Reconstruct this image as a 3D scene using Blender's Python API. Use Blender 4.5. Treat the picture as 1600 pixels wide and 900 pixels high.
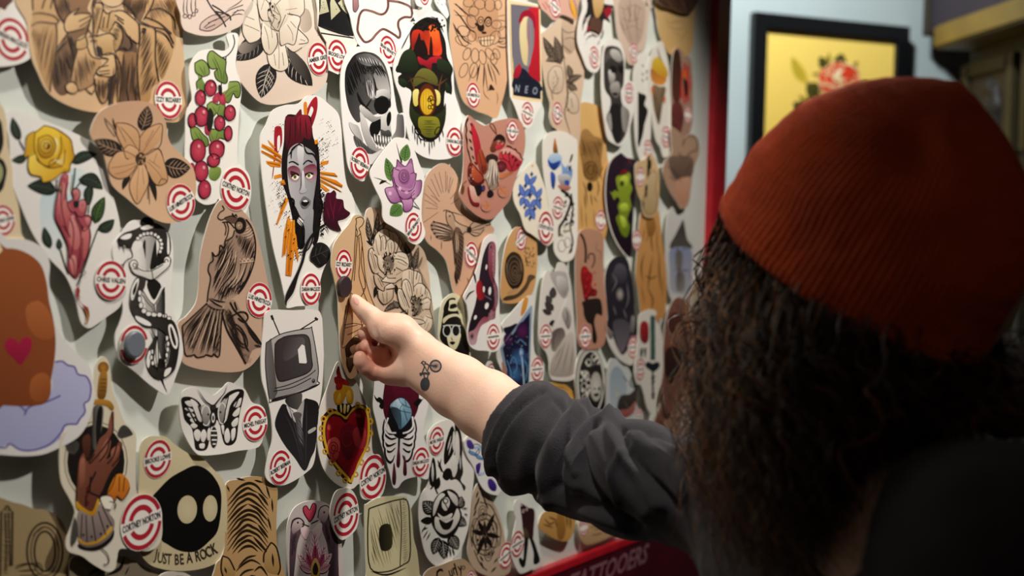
import bpy, bmesh, math, random
import numpy as np
from mathutils import Vector, Matrix, noise
from mathutils.geometry import delaunay_2d_cdt, tessellate_polygon

for _o in list(bpy.data.objects):
    bpy.data.objects.remove(_o)
SC = bpy.context.scene
COL = SC.collection
random.seed(7)

# ------------------------------------------------------------------ camera
F_PX = 2140.0
CAM = Vector((0.0, 0.0, 1.55))
PITCH = math.radians(-1.5)
ROLL = math.radians(-1.6)
_fw = Vector((0, math.cos(PITCH), math.sin(PITCH)))
_r0 = Vector((1, 0, 0))
_u0 = _r0.cross(_fw)
RT = (_r0 * math.cos(ROLL) + _u0 * -math.sin(ROLL)).normalized()
UP = RT.cross(_fw).normalized()
FW = _fw


def W(px, py, z):
    """world point seen at photo position (px,py) at distance z along the view axis"""
    return CAM + (FW + RT * ((px - 800) / F_PX) + UP * (-(py - 450) / F_PX)) * z


def ray(px, py):
    return FW + RT * ((px - 800) / F_PX) + UP * (-(py - 450) / F_PX)


def PX(p):
    d = Vector(p) - CAM
    z = d.dot(FW)
    return 800 + F_PX * d.dot(RT) / z, 450 - F_PX * d.dot(UP) / z, z


cd = bpy.data.cameras.new('camera')
cam = bpy.data.objects.new('camera', cd)
COL.objects.link(cam)
m = Matrix((RT, UP, -FW)).transposed().to_4x4()
m.translation = CAM
cam.matrix_world = m
cd.sensor_width = 36.0
cd.lens = F_PX * 36.0 / 1600.0
cd.clip_start = 0.05
cd.dof.use_dof = True
cd.dof.focus_distance = 1.38
cd.dof.aperture_fstop = 4.2
SC.camera = cam

# ------------------------------------------------------------------ world, lights, exposure
SC.view_settings.view_transform = 'Standard'
SC.view_settings.look = 'None'
SC.view_settings.gamma = 1.0
SC.view_settings.use_curve_mapping = False
SC.view_settings.exposure = 0.0
SC.cycles.transparent_max_bounces = 16
w = bpy.data.worlds.new('room_dark')
SC.world = w
w.use_nodes = True
w.node_tree.nodes['Background'].inputs[0].default_value = (0.85, 0.62, 0.45, 1)
w.node_tree.nodes['Background'].inputs[1].default_value = 0.012

# the board: a vertical plane through P0, running along BD, facing BN
TH = math.radians(30.1)
BD = Vector((math.sin(TH), math.cos(TH), 0))
BN = Vector((math.cos(TH), -math.sin(TH), 0))
BZ = Vector((0, 0, 1))
P0 = W(550, 480, 1.45)


def board(s, t, h=0.0):
    """board coordinates: s along, t up, h off the surface"""
    return P0 + BD * s + BZ * t + BN * h


def st(px, py, h=0.0):
    r = ray(px, py)
    k = ((P0 + BN * h) - CAM).dot(BN) / r.dot(BN)
    d = CAM + r * k - P0
    return d.dot(BD), d.dot(BZ)


def spot(name, loc, target, power, size, angle, color, blend=0.5):
    l = bpy.data.lights.new(name, 'SPOT')
    l.energy = power
    l.shadow_soft_size = size
    l.spot_size = math.radians(angle)
    l.spot_blend = blend
    l.color = color
    o = bpy.data.objects.new(name, l)
    COL.objects.link(o)
    o.location = loc
    o.rotation_euler = (Vector(target) - Vector(loc)).to_track_quat('-Z', 'Y').to_euler()
    return o


KEY_LOC = board(0.22, 0.80, 0.72)
spot('ceiling_spot_over_board', KEY_LOC, board(0.22, -0.05, 0.0), 44, 0.025, 95, (1.0, 0.94, 0.865), 0.4)
spot('ceiling_spot_over_arm', Vector((-0.15, 0.72, 2.55)), W(600, 560, 1.4), 46, 0.035, 56, (1.0, 0.94, 0.86), 1.0)
spot('ceiling_spot_over_wall', Vector((0.42, 2.45, 2.75)), Vector((0.62, 3.3, 1.95)), 105, 0.06, 90, (0.90, 0.97, 1.0), 0.9)

fl = bpy.data.lights.new('dim_fill_light', 'AREA')  # added soft fill behind the camera, lifts the shadows
fl.shape = 'RECTANGLE'
fl.size, fl.size_y = 1.6, 1.2
fl.energy = 2.6
fl.color = (1.0, 0.80, 0.62)
flo = bpy.data.objects.new('dim_fill_light', fl)
COL.objects.link(flo)
flo.location = (0.0, -0.9, 2.82)

# ------------------------------------------------------------------ materials
def lin(h):
    if isinstance(h, str):
        h = [int(h[i:i + 2], 16) / 255 for i in (0, 2, 4)]
    return tuple(c / 12.92 if c <= 0.04045 else ((c + 0.055) / 1.055) ** 2.4 for c in h)


def mat(name, col='808080', rough=0.6, metal=0.0, spec=0.5, sheen=0.0, sss=0.0, noise_amt=0.0, noise_scale=8.0,
        bump=0.0, bump_scale=60.0, col2=None):
    M = bpy.data.materials.new(name)
    M.use_nodes = True
    nt = M.node_tree
    b = nt.nodes['Principled BSDF']
    b.inputs['Base Color'].default_value = (*lin(col), 1)
    b.inputs['Roughness'].default_value = rough
    b.inputs['Metallic'].default_value = metal
    b.inputs['Specular IOR Level'].default_value = spec
    if sheen:
        b.inputs['Sheen Weight'].default_value = sheen
    if sss:
        b.inputs['Subsurface Weight'].default_value = sss
        b.inputs['Subsurface Radius'].default_value = (0.010, 0.004, 0.002)
        b.inputs['Subsurface Scale'].default_value = 1.0
    tc = nt.nodes.new('ShaderNodeTexCoord')
    if col2 or noise_amt:
        n = nt.nodes.new('ShaderNodeTexNoise')
        n.inputs['Scale'].default_value = noise_scale
        n.inputs['Detail'].default_value = 5
        nt.links.new(tc.outputs['Object'], n.inputs['Vector'])
        r = nt.nodes.new('ShaderNodeValToRGB')
        r.color_ramp.elements[0].position = 0.35
        r.color_ramp.elements[1].position = 0.68
        r.color_ramp.elements[0].color = (*lin(col), 1)
        r.color_ramp.elements[1].color = (*lin(col2 or col), 1)
        nt.links.new(n.outputs['Fac'], r.inputs['Fac'])
        nt.links.new(r.outputs['Color'], b.inputs['Base Color'])
    if bump:
        n2 = nt.nodes.new('ShaderNodeTexNoise')
        n2.inputs['Scale'].default_value = bump_scale
        n2.inputs['Detail'].default_value = 4
        nt.links.new(tc.outputs['Object'], n2.inputs['Vector'])
        bp = nt.nodes.new('ShaderNodeBump')
        bp.inputs['Strength'].default_value = bump
        bp.inputs['Distance'].default_value = 0.002
        nt.links.new(n2.outputs['Fac'], bp.inputs['Height'])
        nt.links.new(bp.outputs['Normal'], b.inputs['Normal'])
    return M


def print_mat(name, rough=0.42):
    """printed paper: the printed colours are stored with the artwork"""
    M = bpy.data.materials.new(name)
    M.use_nodes = True
    nt = M.node_tree
    b = nt.nodes['Principled BSDF']
    b.inputs['Roughness'].default_value = rough
    b.inputs['Specular IOR Level'].default_value = 0.35
    a = nt.nodes.new('ShaderNodeVertexColor')
    a.layer_name = 'ink'
    n = nt.nodes.new('ShaderNodeTexNoise')
    n.inputs['Scale'].default_value = 900
    tc = nt.nodes.new('ShaderNodeTexCoord')
    nt.links.new(tc.outputs['Object'], n.inputs['Vector'])
    mx = nt.nodes.new('ShaderNodeMix')
    mx.data_type = 'RGBA'
    mx.blend_type = 'OVERLAY'
    mx.inputs[0].default_value = 0.12
    nt.links.new(a.outputs['Color'], mx.inputs[6])
    nt.links.new(n.outputs['Color'], mx.inputs[7])
    nt.links.new(mx.outputs[2], b.inputs['Base Color'])
    return M


M_PRINT = print_mat('printed_vinyl')
M_EDGE = mat('cut_white_edge', 'f4efe4', 0.5)
M_BOARD = mat('board_enamel', 'dfe2da', 0.32, noise_amt=1, noise_scale=3.0, col2='d6dbd3')
M_RED = mat('frame_red_paint', 'b81a28', 0.35, noise_amt=1, noise_scale=30, col2='a01422')
M_MAROON = mat('maroon_sign_paint', '4a0f1c', 0.35, noise_amt=1, noise_scale=12, col2='3a0b16')
M_LETTER = mat('sign_letters', '84585e', 0.6)
M_WALL = mat('blue_grey_wall_paint', 'b3bcba', 0.8, noise_amt=1, noise_scale=2.5, col2='a7b0ae', bump=0.15, bump_scale=40)
M_FLOOR = mat('dark_floor', '2c2825', 0.5, noise_amt=1, noise_scale=6, col2='1d1a18')
M_CEIL = mat('dark_ceiling', '26262a', 0.9)
M_BLACK = mat('black_lacquer', '0b0c0e', 0.35)


# ------------------------------------------------------------------ object helpers
def link(name, me, material=None, parent=None, smooth=False):
    o = bpy.data.objects.new(name, me)
    COL.objects.link(o)
    if material is not None:
        for mm in (material if isinstance(material, (list, tuple)) else [material]):
            me.materials.append(mm)
    if parent is not None:
        o.parent = parent
    if smooth:
        me.polygons.foreach_set('use_smooth', [True] * len(me.polygons))
    return o


def tag(o, label=None, cat=None, group=None, kind=None):
    if label:
        o['label'] = label
    if cat:
        o['category'] = cat
    if group:
        o['group'] = group
    if kind:
        o['kind'] = kind
    return o


def mesh(name, verts, faces):
    me = bpy.data.meshes.new(name)
    me.from_pydata([tuple(v) for v in verts], [], faces)
    me.update()
    return me


def box_mesh(name, origin, ax, ay, az, bevel=0.0):
    """box from a corner and three edge vectors"""
    bm = bmesh.new()
    vs = [bm.verts.new(origin + ax * i + ay * j + az * k) for i in (0, 1) for j in (0, 1) for k in (0, 1)]
    for f in ((0, 1, 3, 2), (4, 6, 7, 5), (0, 4, 5, 1), (2, 3, 7, 6), (0, 2, 6, 4), (1, 5, 7, 3)):
        bm.faces.new([vs[i] for i in f])
    bmesh.ops.recalc_face_normals(bm, faces=bm.faces)
    if bevel:
        bmesh.ops.bevel(bm, geom=bm.edges[:], offset=bevel, segments=2, affect='EDGES')
    me = bpy.data.meshes.new(name)
    bm.to_mesh(me)
    bm.free()
    return me


def empty(name, loc):
    o = bpy.data.objects.new(name, None)
    o.empty_display_size = 0.05
    COL.objects.link(o)
    o.location = loc
    return o


def child(name, me, material, root, smooth=False):
    """mesh given in world coordinates, parented to an unrotated root"""
    me.transform(Matrix.Translation(-root.location))
    return link(name, me, material, root, smooth)
# ------------------------------------------------------------------ the room
def box_obj(name, origin, ax, ay, az, material, bevel=0.0, kind=None):
    o = link(name, box_mesh(name, origin, ax, ay, az, bevel), material)
    if kind:
        o['kind'] = kind
    return o


X0, X1, Y0, Y1, ZC = -2.2, 2.2, -2.2, 5.2, 2.9
box_obj('floor', Vector((X0 - .2, Y0 - .2, -.1)), Vector((X1 - X0 + .4, 0, 0)), Vector((0, Y1 - Y0 + .4, 0)), Vector((0, 0, .1)), M_FLOOR, kind='structure')
box_obj('ceiling', Vector((X0 - .2, Y0 - .2, ZC)), Vector((X1 - X0 + .4, 0, 0)), Vector((0, Y1 - Y0 + .4, 0)), Vector((0, 0, .1)), M_CEIL, kind='structure')

# wall the board hangs on: it ends just past the board's right rail
S_R = st(1103, 300, 0.0)[0]           # inner edge of the right rail
B_BOT = st(890, 869, 0.0)[1]          # inner edge of the bottom rail
S_L = -1.25
B_TOP = 1.05
RAIL_R, RAIL_B, RAIL_H = 0.060, 0.15, 0.012
WALL_END = S_R + RAIL_R - 0.004
o = link('wall_left', box_mesh('wall_left', board(-2.2, -P0.z, -0.16), BD * (WALL_END + 2.2), BN * 0.13, Vector((0, 0, ZC))), M_WALL)
o['kind'] = 'structure'
# far wall with the framed picture
PA = W(1178, 200, 3.3)
WDIR = Vector((math.sin(math.radians(69.6)), math.cos(math.radians(69.6)), 0))
WN = Vector((WDIR.y, -WDIR.x, 0))


def wallp(s, t, h=0.0):
    return PA + WDIR * s + BZ * t + WN * h


def wst(px, py, h=0.0):
    r = ray(px, py)
    k = ((PA + WN * h) - CAM).dot(WN) / r.dot(WN)
    d = CAM + r * k - PA
    return d.dot(WDIR), d.dot(BZ)


o = link('wall_far', box_mesh('wall_far', wallp(-2.0, -PA.z, -0.02), WDIR * 4.0, WN * -0.12, Vector((0, 0, ZC))), M_WALL)
o['kind'] = 'structure'

# ------------------------------------------------------------------ the framed board
br = empty('display_board', board(0, B_BOT - RAIL_B, -0.03))
tag(br, 'large pale enamel board in a red frame, covered with cut out tattoo designs', 'board')
child('panel', box_mesh('panel', board(S_L, B_BOT - .02, -0.028), BD * (S_R - S_L + .02), BN * 0.028, BZ * (B_TOP - B_BOT + .04)), M_BOARD, br)
child('frame_rail', box_mesh('rail_r', board(S_R, B_BOT - RAIL_B, -0.028), BD * RAIL_R, BN * (0.028 + RAIL_H), BZ * (B_TOP - B_BOT + RAIL_B + .06), .002), M_RED, br)
child('frame_rail', box_mesh('rail_b', board(S_L - .06, B_BOT - .012, -0.028), BD * (S_R - S_L + .06), BN * (0.028 + RAIL_H + .001), BZ * .012, .0015), M_RED, br)
child('sign_panel', box_mesh('sign_panel', board(S_L - .06, B_BOT - RAIL_B, -0.028), BD * (S_R - S_L + .06), BN * (0.028 + RAIL_H), BZ * (RAIL_B - .012), .001), M_MAROON, br)
child('frame_rail', box_mesh('rail_l', board(S_L - .06, B_BOT, -0.028), BD * .06, BN * (0.028 + RAIL_H), BZ * (B_TOP - B_BOT), .002), M_RED, br)
child('frame_rail', box_mesh('rail_t', board(S_L - .06, B_TOP, -0.028), BD * (S_R - S_L + .06), BN * (0.028 + RAIL_H), BZ * .06, .002), M_RED, br)

# ------------------------------------------------------------------ text as flat outlines
_TC = {}


def text_tris(s, shear=0.0):
    """triangulated glyph outlines, height about 1"""
    key = (s, shear)
    if key in _TC:
        return _TC[key]
    c = bpy.data.curves.new('t', 'FONT')
    c.body = s
    c.size = 1.0
    c.resolution_u = 2
    c.shear = shear
    c.offset = 0.02
    c.align_x = 'CENTER'
    c.align_y = 'CENTER'
    o = bpy.data.objects.new('t', c)
    COL.objects.link(o)
    dg = bpy.context.evaluated_depsgraph_get()
    me = bpy.data.meshes.new_from_object(o.evaluated_get(dg))
    me.calc_loop_triangles()
    V = np.array([v.co[:2] for v in me.vertices])
    Fc = [tuple(t.vertices) for t in me.loop_triangles]
    bpy.data.objects.remove(o)
    bpy.data.curves.remove(c)
    bpy.data.meshes.remove(me)
    _TC[key] = (V, Fc)
    return V, Fc


V, Fc = text_tris('TATTOOERS', 0.35)
p_a, p_b = st(886, 899, RAIL_H), st(1010, 850, RAIL_H)
wtx = p_b[0] - p_a[0]
sc_x = wtx / (V[:, 0].max() - V[:, 0].min())
hh = st(950, 862, RAIL_H)[1] - st(950, 893, RAIL_H)[1]
sc_y = hh / (V[:, 1].max() - V[:, 1].min())
vs = [board((p_a[0] + p_b[0]) / 2 + v[0] * sc_x, B_BOT - .022 - hh / 2 + v[1] * sc_y, RAIL_H + .0006) for v in V]
tag(child('lettering', mesh('lettering', vs, Fc), M_LETTER, br), 'faded slanted lettering along the bottom rail')
# ------------------------------------------------------------------ cut-out stickers and their printed artwork
INK = dict(w='f3efe6', k='1a1512', K='0e0c0b', tan='dcb68c', tn2='c99e70', tn3='b58458', pk='d9a898', br='5a3a2a', cr='efe2c4', gy='8e8c8a',
           lg='c4c2bf', dg='4a4745', rd='b5232f', wn='6b1626', mr='4c0f22', gr='7f9a3c', dgn='39441f', yl='e3b21f', dy='b9850f', og='e0861f',
           bl='2f4da3', lb='9ab7d8', pu='6a4b93', pp='a0648f', sk='b98a70', rg='c4414e')


def col(c):
    return lin(INK.get(c, c))


def cr(pts, closed=True, n=5):
    """Catmull-Rom through the points"""
    P = [np.array(p, float) for p in pts]
    m_ = len(P)
    if m_ < 3:
        return P
    out = []
    rng = range(m_) if closed else range(m_ - 1)
    for i in rng:
        if closed:
            a, b, c, d = P[i - 1], P[i], P[(i + 1) % m_], P[(i + 2) % m_]
        else:
            a, b, c, d = P[max(i - 1, 0)], P[i], P[i + 1], P[min(i + 2, m_ - 1)]
        for k in range(n):
            t = k / n
            out.append(0.5 * ((2 * b) + (c - a) * t + (2 * a - 5 * b + 4 * c - d) * t * t + (3 * b - a - 3 * c + d) * t ** 3))
    if not closed:
        out.append(P[-1])
    return out


def inside(p, poly):
    c = False
    j = len(poly) - 1
    x, y = p
    for i in range(len(poly)):
        xi, yi = poly[i]
        xj, yj = poly[j]
        if (yi > y) != (yj > y) and x < (xj - xi) * (y - yi) / (yj - yi) + xi:
            c = not c
        j = i
    return c


def fill(poly, step=9.0):
    """triangulate a polygon (photo px), with inner points so that it can bend"""
    pts = [Vector((float(p[0]), float(p[1]))) for p in poly]
    n = len(pts)
    xs = [p.x for p in pts]
    ys = [p.y for p in pts]
    if (max(xs) - min(xs)) > step * 1.3 or (max(ys) - min(ys)) > step * 1.3:
        x = min(xs) + step / 2
        r = 0
        while x < max(xs):
            y = min(ys) + step / 2 * (1 + (r % 2))
            while y < max(ys):
                if inside((x, y), poly):
                    pts.append(Vector((x, y)))
                y += step
            x += step
            r += 1
    try:
        v, e, f, _, _, _ = delaunay_2d_cdt(pts, [], [list(range(n))], 1, 1e-4)
    except Exception:
        return [], []
    return [(p.x, p.y) for p in v], [tuple(q) for q in f]


class Sheet:
    """one cut-out: collects coloured triangles in board coordinates"""

    def __init__(self, outline, h0, amp, seed):
        self.h0 = h0
        q = [st(x, y, h0) for x, y in outline]
        s = [a for a, b in q]
        t = [b for a, b in q]
        self.cs, self.ct = (min(s) + max(s)) / 2, (min(t) + max(t)) / 2
        self.rs, self.rt = max(1e-3, (max(s) - min(s)) / 2), max(1e-3, (max(t) - min(t)) / 2)
        R = random.Random(seed)
        self.c = [R.uniform(-1, 1) * amp * .5, R.uniform(-1, .2) * amp * .5, R.uniform(.3, 1) * amp * .6, R.uniform(-.2, 1) * amp * .5, R.uniform(0, 6.28), R.uniform(1.5, 3)]
        self.amp = amp
        self.v, self.f, self.k = [], [], []

    def h(self, s, t):
        u, v = (s - self.cs) / self.rs, (t - self.ct) / self.rt
        a, b, c, d, ph, fr = self.c
        r = a * u + b * v + c * u * u + d * v * v + 0.22 * self.amp * math.sin(fr * v + ph) * u
        return self.h0 + r

    def px(self, x, y, lift):
        h = self.h0
        for _ in range(3):
            s, t = st(x, y, h + lift)
            h = self.h(s, t)
        return board(s, t, h + lift)

    def bst(self, s, t, lift):
        return board(s, t, self.h(s, t) + lift)

    def add(self, verts, faces, cols):
        b = len(self.v)
        self.v += verts
        self.k += cols
        self.f += [tuple(i + b for i in q) for q in faces]

    def mesh(self, name, flip=True):
        fs = []
        for f in self.f:
            a, b, c = (self.v[i] for i in f[:3])
            n = (b - a).cross(c - a)
            fs.append(f if n.dot(BN) > 0 else tuple(reversed(f)))
        me = mesh(name, self.v, fs)
        ca = me.color_attributes.new('ink', 'FLOAT_COLOR', 'POINT')
        arr = np.ones((len(self.v), 4), np.float32)
        if self.k:
            arr[:, :3] = np.array(self.k, np.float32)[:, :3]
        ca.data.foreach_set('color', arr.ravel())
        return me


def parse_pts(s):
    return [tuple(float(q) for q in p.split(',')) for p in s.split()]


def col_fn(spec, pts):
    """'c' flat, 'c1/c2/deg' linear across the shape, 'c1/c2' from the middle outwards"""
    a = spec.split('/')
    if len(a) == 1:
        c = col(a[0])
        return lambda x, y: c
    c1, c2 = np.array(col(a[0])), np.array(col(a[1]))
    P = np.array(pts)
    if len(a) == 3:
        g = math.radians(float(a[2]))
        d = np.array([math.cos(g), math.sin(g)])
        q = P @ d
        lo, hi = q.min(), max(q.max(), q.min() + 1e-6)
        return lambda x, y: tuple(c1 + (c2 - c1) * min(1, max(0, ((x * d[0] + y * d[1]) - lo) / (hi - lo))))
    m_ = (P.min(0) + P.max(0)) / 2
    r = np.maximum((P.max(0) - P.min(0)) / 2, 1e-6)
    return lambda x, y: tuple(c1 + (c2 - c1) * min(1, math.hypot((x - m_[0]) / r[0], (y - m_[1]) / r[1])))


def ribbon(pts, w, taper):
    q = [np.array(pts[0], float)]
    for p in pts[1:]:
        p = np.array(p, float)
        m_ = int(np.linalg.norm(p - q[-1]) / 6.0) + 1
        a = q[-1]
        for i in range(1, m_ + 1):
            q.append(a + (p - a) * i / m_)
    pts = q
    n = len(pts)
    L, R = [], []
    for i, p in enumerate(pts):
        a, b = pts[max(i - 1, 0)], pts[min(i + 1, n - 1)]
        d = np.array(b) - np.array(a)
        d = d / (np.linalg.norm(d) + 1e-9)
        nn = np.array([-d[1], d[0]])
        t = i / max(1, n - 1)
        k = w / 2 * (math.sin(math.pi * (0.04 + 0.92 * t)) if taper == 1 else (1 - 0.92 * t) if taper == 2 else 1.0)
        L.append(np.array(p) + nn * k)
        R.append(np.array(p) - nn * k)
    vs = [tuple(q) for q in L + R]
    fs = [(i, i + 1, n + i + 1, n + i) for i in range(n - 1)]
    return vs, fs


EPS = 0.000024
LW, HW = 1.4, 1.3      # pen weights


class Art:
    def __init__(self, sheet, ctx, seed):
        self.s = sheet
        self.ox, self.oy, self.k = ctx
        self.lift = EPS
        self.R = random.Random(seed)

    def G(self, pts):
        return [(self.ox + x / self.k, self.oy + y / self.k) for x, y in pts]

    def put(self, vs, fs, fn):
        if not vs or not fs:
            return
        self.lift += EPS
        self.s.add([self.s.px(x, y, self.lift) for x, y in vs], fs, [fn(x, y) for x, y in vs])

    def poly(self, pts, spec, step=6.0):
        """pts in photo px"""
        fn = col_fn(spec, pts)
        vs, fs = fill(pts, 5.0 if '/' in spec else step)
        self.put(vs, fs, fn)

    def many(self, shapes, spec):
        """several strokes sharing one level: shapes = list of (verts, faces)"""
        V_, F_ = [], []
        for vs, fs in shapes:
            b = len(V_)
            V_ += vs
            F_ += [tuple(i + b for i in f) for f in fs]
        if V_:
            self.put(V_, F_, col_fn(spec, V_))

    def ell(self, cx, cy, rx, ry, rot=0, n=22):
        a = math.radians(rot)
        n = max(8, int(min(n, 6 + 1.6 * max(rx, ry) / self.k * 2)))
        return [(cx + rx * math.cos(q) * math.cos(a) - ry * math.sin(q) * math.sin(a),
                 cy + rx * math.cos(q) * math.sin(a) + ry * math.sin(q) * math.cos(a)) for q in [2 * math.pi * i / n for i in range(n)]]

    def hatch(self, poly, w, sp, ang, taper=1, spec='k'):
        """engraving lines clipped to a polygon, photo px"""
        a = math.radians(ang)
        d = np.array([math.cos(a), math.sin(a)])
        nn = np.array([-d[1], d[0]])
        P = np.array(poly)
        lo, hi = (P @ nn).min(), (P @ nn).max()
        out = []
        q = lo + sp * .5
        while q < hi:
            hits = []
            for i in range(len(P)):
                p1, p2 = P[i - 1], P[i]
                a1, a2 = p1 @ nn - q, p2 @ nn - q
                if (a1 > 0) != (a2 > 0):
                    x = p1 + (p2 - p1) * (a1 / (a1 - a2))
                    hits.append(x @ d)
            hits.sort()
            for i in range(0, len(hits) - 1, 2):
                l0, l1 = hits[i], hits[i + 1]
                if l1 - l0 < 1.0:
                    continue
                jl = self.R.uniform(.0, .25) * (l1 - l0)
                jr = self.R.uniform(.0, .25) * (l1 - l0)
                l0, l1 = l0 + jl, l1 - jr
                ns = max(3, int((l1 - l0) / 6) + 1)
                bend = self.R.uniform(-.04, .04) * (l1 - l0)
                pts = [d * (l0 + (l1 - l0) * j / (ns - 1)) + nn * (q + bend * math.sin(math.pi * j / (ns - 1))) for j in range(ns)]
                out.append(ribbon(pts, w, taper))
            q += sp * self.R.uniform(.8, 1.2)
        self.many(out, spec)

    def run(self, text):
        k = self.k
        for line in text.strip().splitlines():
            line = line.strip()
            if not line or line[0] == '#':
                continue
            op, rest = line.split(None, 1)
            if op == 'C':
                self.ox, self.oy, self.k = (float(q) for q in rest.split(','))
                k = self.k
                continue
            if op in 'Pp':
                spec, rest = rest.split(None, 1)
                for part in rest.split('|'):
                    pts = self.G(parse_pts(part))
                    if op == 'P':
                        pts = cr(pts, True, 4)
                    self.poly([tuple(q) for q in pts], spec)
            elif op in 'LlTV':
                spec, w_, rest = rest.split(None, 2)
                sh = []
                for part in rest.split('|'):
                    pts = self.G(parse_pts(part))
                    if op != 'l' and len(pts) > 2:
                        pts = cr(pts, False, 4)
                    sh.append(ribbon(pts, float(w_) * (LW if float(w_) < 6 else 1.1) / k, 1 if op == 'T' else 2 if op == 'V' else 0))
                self.many(sh, spec)
            elif op == 'E':
                spec, rest = rest.split(None, 1)
                for part in rest.split('|'):
                    a = part.replace(',', ' ').split()
                    a = [float(q) for q in a] + [0] * (5 - len(a))
                    self.poly(self.G(self.ell(*a)), spec)
            elif op == 'O':
                spec, w_, rest = rest.split(None, 2)
                sh = []
                for part in rest.split('|'):
                    a = part.replace(',', ' ').split()
                    a = [float(q) for q in a] + [0] * (5 - len(a))
                    pts = self.G(self.ell(*a))
                    sh.append(ribbon(pts + pts[:2], float(w_) * (LW if float(w_) < 6 else 1) / k, 0))
                self.many(sh, spec)
            elif op == 'H':
                spec, w_, sp, ang, rest = rest.split(None, 4)
                for part in rest.split('|'):
                    pts = cr(self.G(parse_pts(part)), True, 4)
                    self.hatch([tuple(q) for q in pts], float(w_) * HW / k, float(sp) / k, float(ang), 1, spec)
            elif op == 'N':
                spec, n, r, rest = rest.split(None, 3)
                x0, y0, x1, y1 = [float(q) for q in rest.replace(',', ' ').split()]
                sh = []
                for _ in range(int(n)):
                    cx, cy = self.R.uniform(x0, x1), self.R.uniform(y0, y1)
                    rr = float(r) * self.R.uniform(.3, 1)
                    p = self.G([(cx + rr * self.R.uniform(.6, 1) * math.cos(q), cy + rr * self.R.uniform(.6, 1.3) * math.sin(q)) for q in [i * 1.047 for i in range(6)]])
                    sh.append((p, [(0, 1, 2, 3, 4, 5)]))
                self.many(sh, spec)
            elif op == 'LF':      # leaf: fill vein width base tip [curve]
                spec, vein, w_, rest = rest.split(None, 3)
                for part in rest.split('|'):
                    a = [float(q) for q in part.replace(',', ' ').split()]
                    x0, y0, x1, y1 = a[:4]
                    cv = a[4] if len(a) > 4 else 0.0
                    self.leaf(x0, y0, x1, y1, float(w_), cv, spec, vein)
            elif op == 'RS':      # layered rose: light mid line cx,cy rx,ry rot
                c1, c2, ln, rest = rest.split(None, 3)
                a = [float(q) for q in rest.replace(',', ' ').split()] + [0]
                self.rose(c1, c2, ln, *a[:5])
            elif op == 'B':
                a, name = rest.split('"')[0], rest.split('"')[1]
                v = [float(q) for q in a.replace(',', ' ').split()]
                self.badges.append((*self.G([(v[0], v[1])])[0], v[2] / k, v[3] if len(v) > 3 else 0, name))
            elif op == 'X':
                spec, sz, sx, rot, xy, name = rest.split(None, 5)
                self.lettering(spec, float(sz) / k, float(sx), float(rot), self.G(parse_pts(xy))[0], name)

    badges = None

    def leaf(self, x0, y0, x1, y1, w_, cv, spec, vein):
        d = np.array([x1 - x0, y1 - y0], float)
        L_ = np.linalg.norm(d)
        d /= L_
        n = np.array([-d[1], d[0]])
        mid = lambda t: np.array([x0, y0]) + d * L_ * t + n * cv * math.sin(math.pi * t)
        wd = lambda t: w_ / 2 * (math.sin(math.pi * t ** .8)) ** .8 if 0 < t < 1 else 0
        T = [i / 9 for i in range(10)]
        pts = [mid(t) + n * wd(t) for t in T] + [mid(t) - n * wd(t) for t in reversed(T[1:-1])]
        self.poly(self.G([tuple(p) for p in pts]), spec)
        if vein != '-':
            sh = [ribbon(self.G([tuple(mid(t)) for t in T]), 1.3, 1)]
            for t in (.2, .33, .46, .6, .73):
                for sd in (-1, 1):
                    a = mid(t)
                    b = mid(min(1, t + .2)) + n * sd * wd(min(.98, t + .16)) * .85
                    c = (a + b) / 2 - d * L_ * .02
                    sh.append(ribbon(self.G([tuple(a), tuple(c), tuple(b)]), 1.0, 1))
            self.many(sh, vein)

    def rose(self, c1, c2, ln, cx, cy, rx, ry, rot):
        R = self.R
        lv = [(1.0, 6, .55), (.72, 5, .5), (.46, 4, .42), (.24, 3, .3)]
        ph = R.uniform(0, 6)
        for r, n, pr in lv:
            for i in range(n):
                a = ph + 2 * math.pi * i / n
                px_, py_ = cx + rx * r * .62 * math.cos(a), cy + ry * r * .62 * math.sin(a)
                pts = []
                for j in range(12):
                    q = 2 * math.pi * j / 12
                    e = 1.0 + (0.14 if j in (1, 11) else 0)
                    u, v = r * pr * .9 * e * math.cos(q), r * pr * 1.12 * math.sin(q)
                    pts.append((px_ + rx * (u * math.cos(a) - v * math.sin(a)), py_ + ry * (u * math.sin(a) + v * math.cos(a))))
                g = self.G(pts)
                self.poly(g, f'{c1}/{c2}/{math.degrees(a) + 180:.0f}')
                self.many([ribbon(g + g[:2], 1.3 if ln != '-' else .5, 0)], ln if ln != '-' else c2)
            ph += .5

    def lettering(self, spec, size, sx, rot, xy, name):
        V_, F_ = text_tris(name.strip())
        a = math.radians(rot)
        pts = []
        for x, y in V_:
            x, y = x * size * sx, -y * size
            pts.append((xy[0] + x * math.cos(a) - y * math.sin(a), xy[1] + x * math.sin(a) + y * math.cos(a)))
        self.put(pts, F_, col_fn(spec, pts))


def ring_part(r0, r1, a0, a1, n=18):
    vs, fs = [], []
    for i in range(n + 1):
        a = math.radians(a0 + (a1 - a0) * i / n)
        vs += [(r0 * math.cos(a), r0 * math.sin(a)), (r1 * math.cos(a), r1 * math.sin(a))]
    for i in range(n):
        fs.append((2 * i, 2 * i + 1, 2 * i + 3, 2 * i + 2))
    return vs, fs


BADGE_RED = 'b02331'


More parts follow.
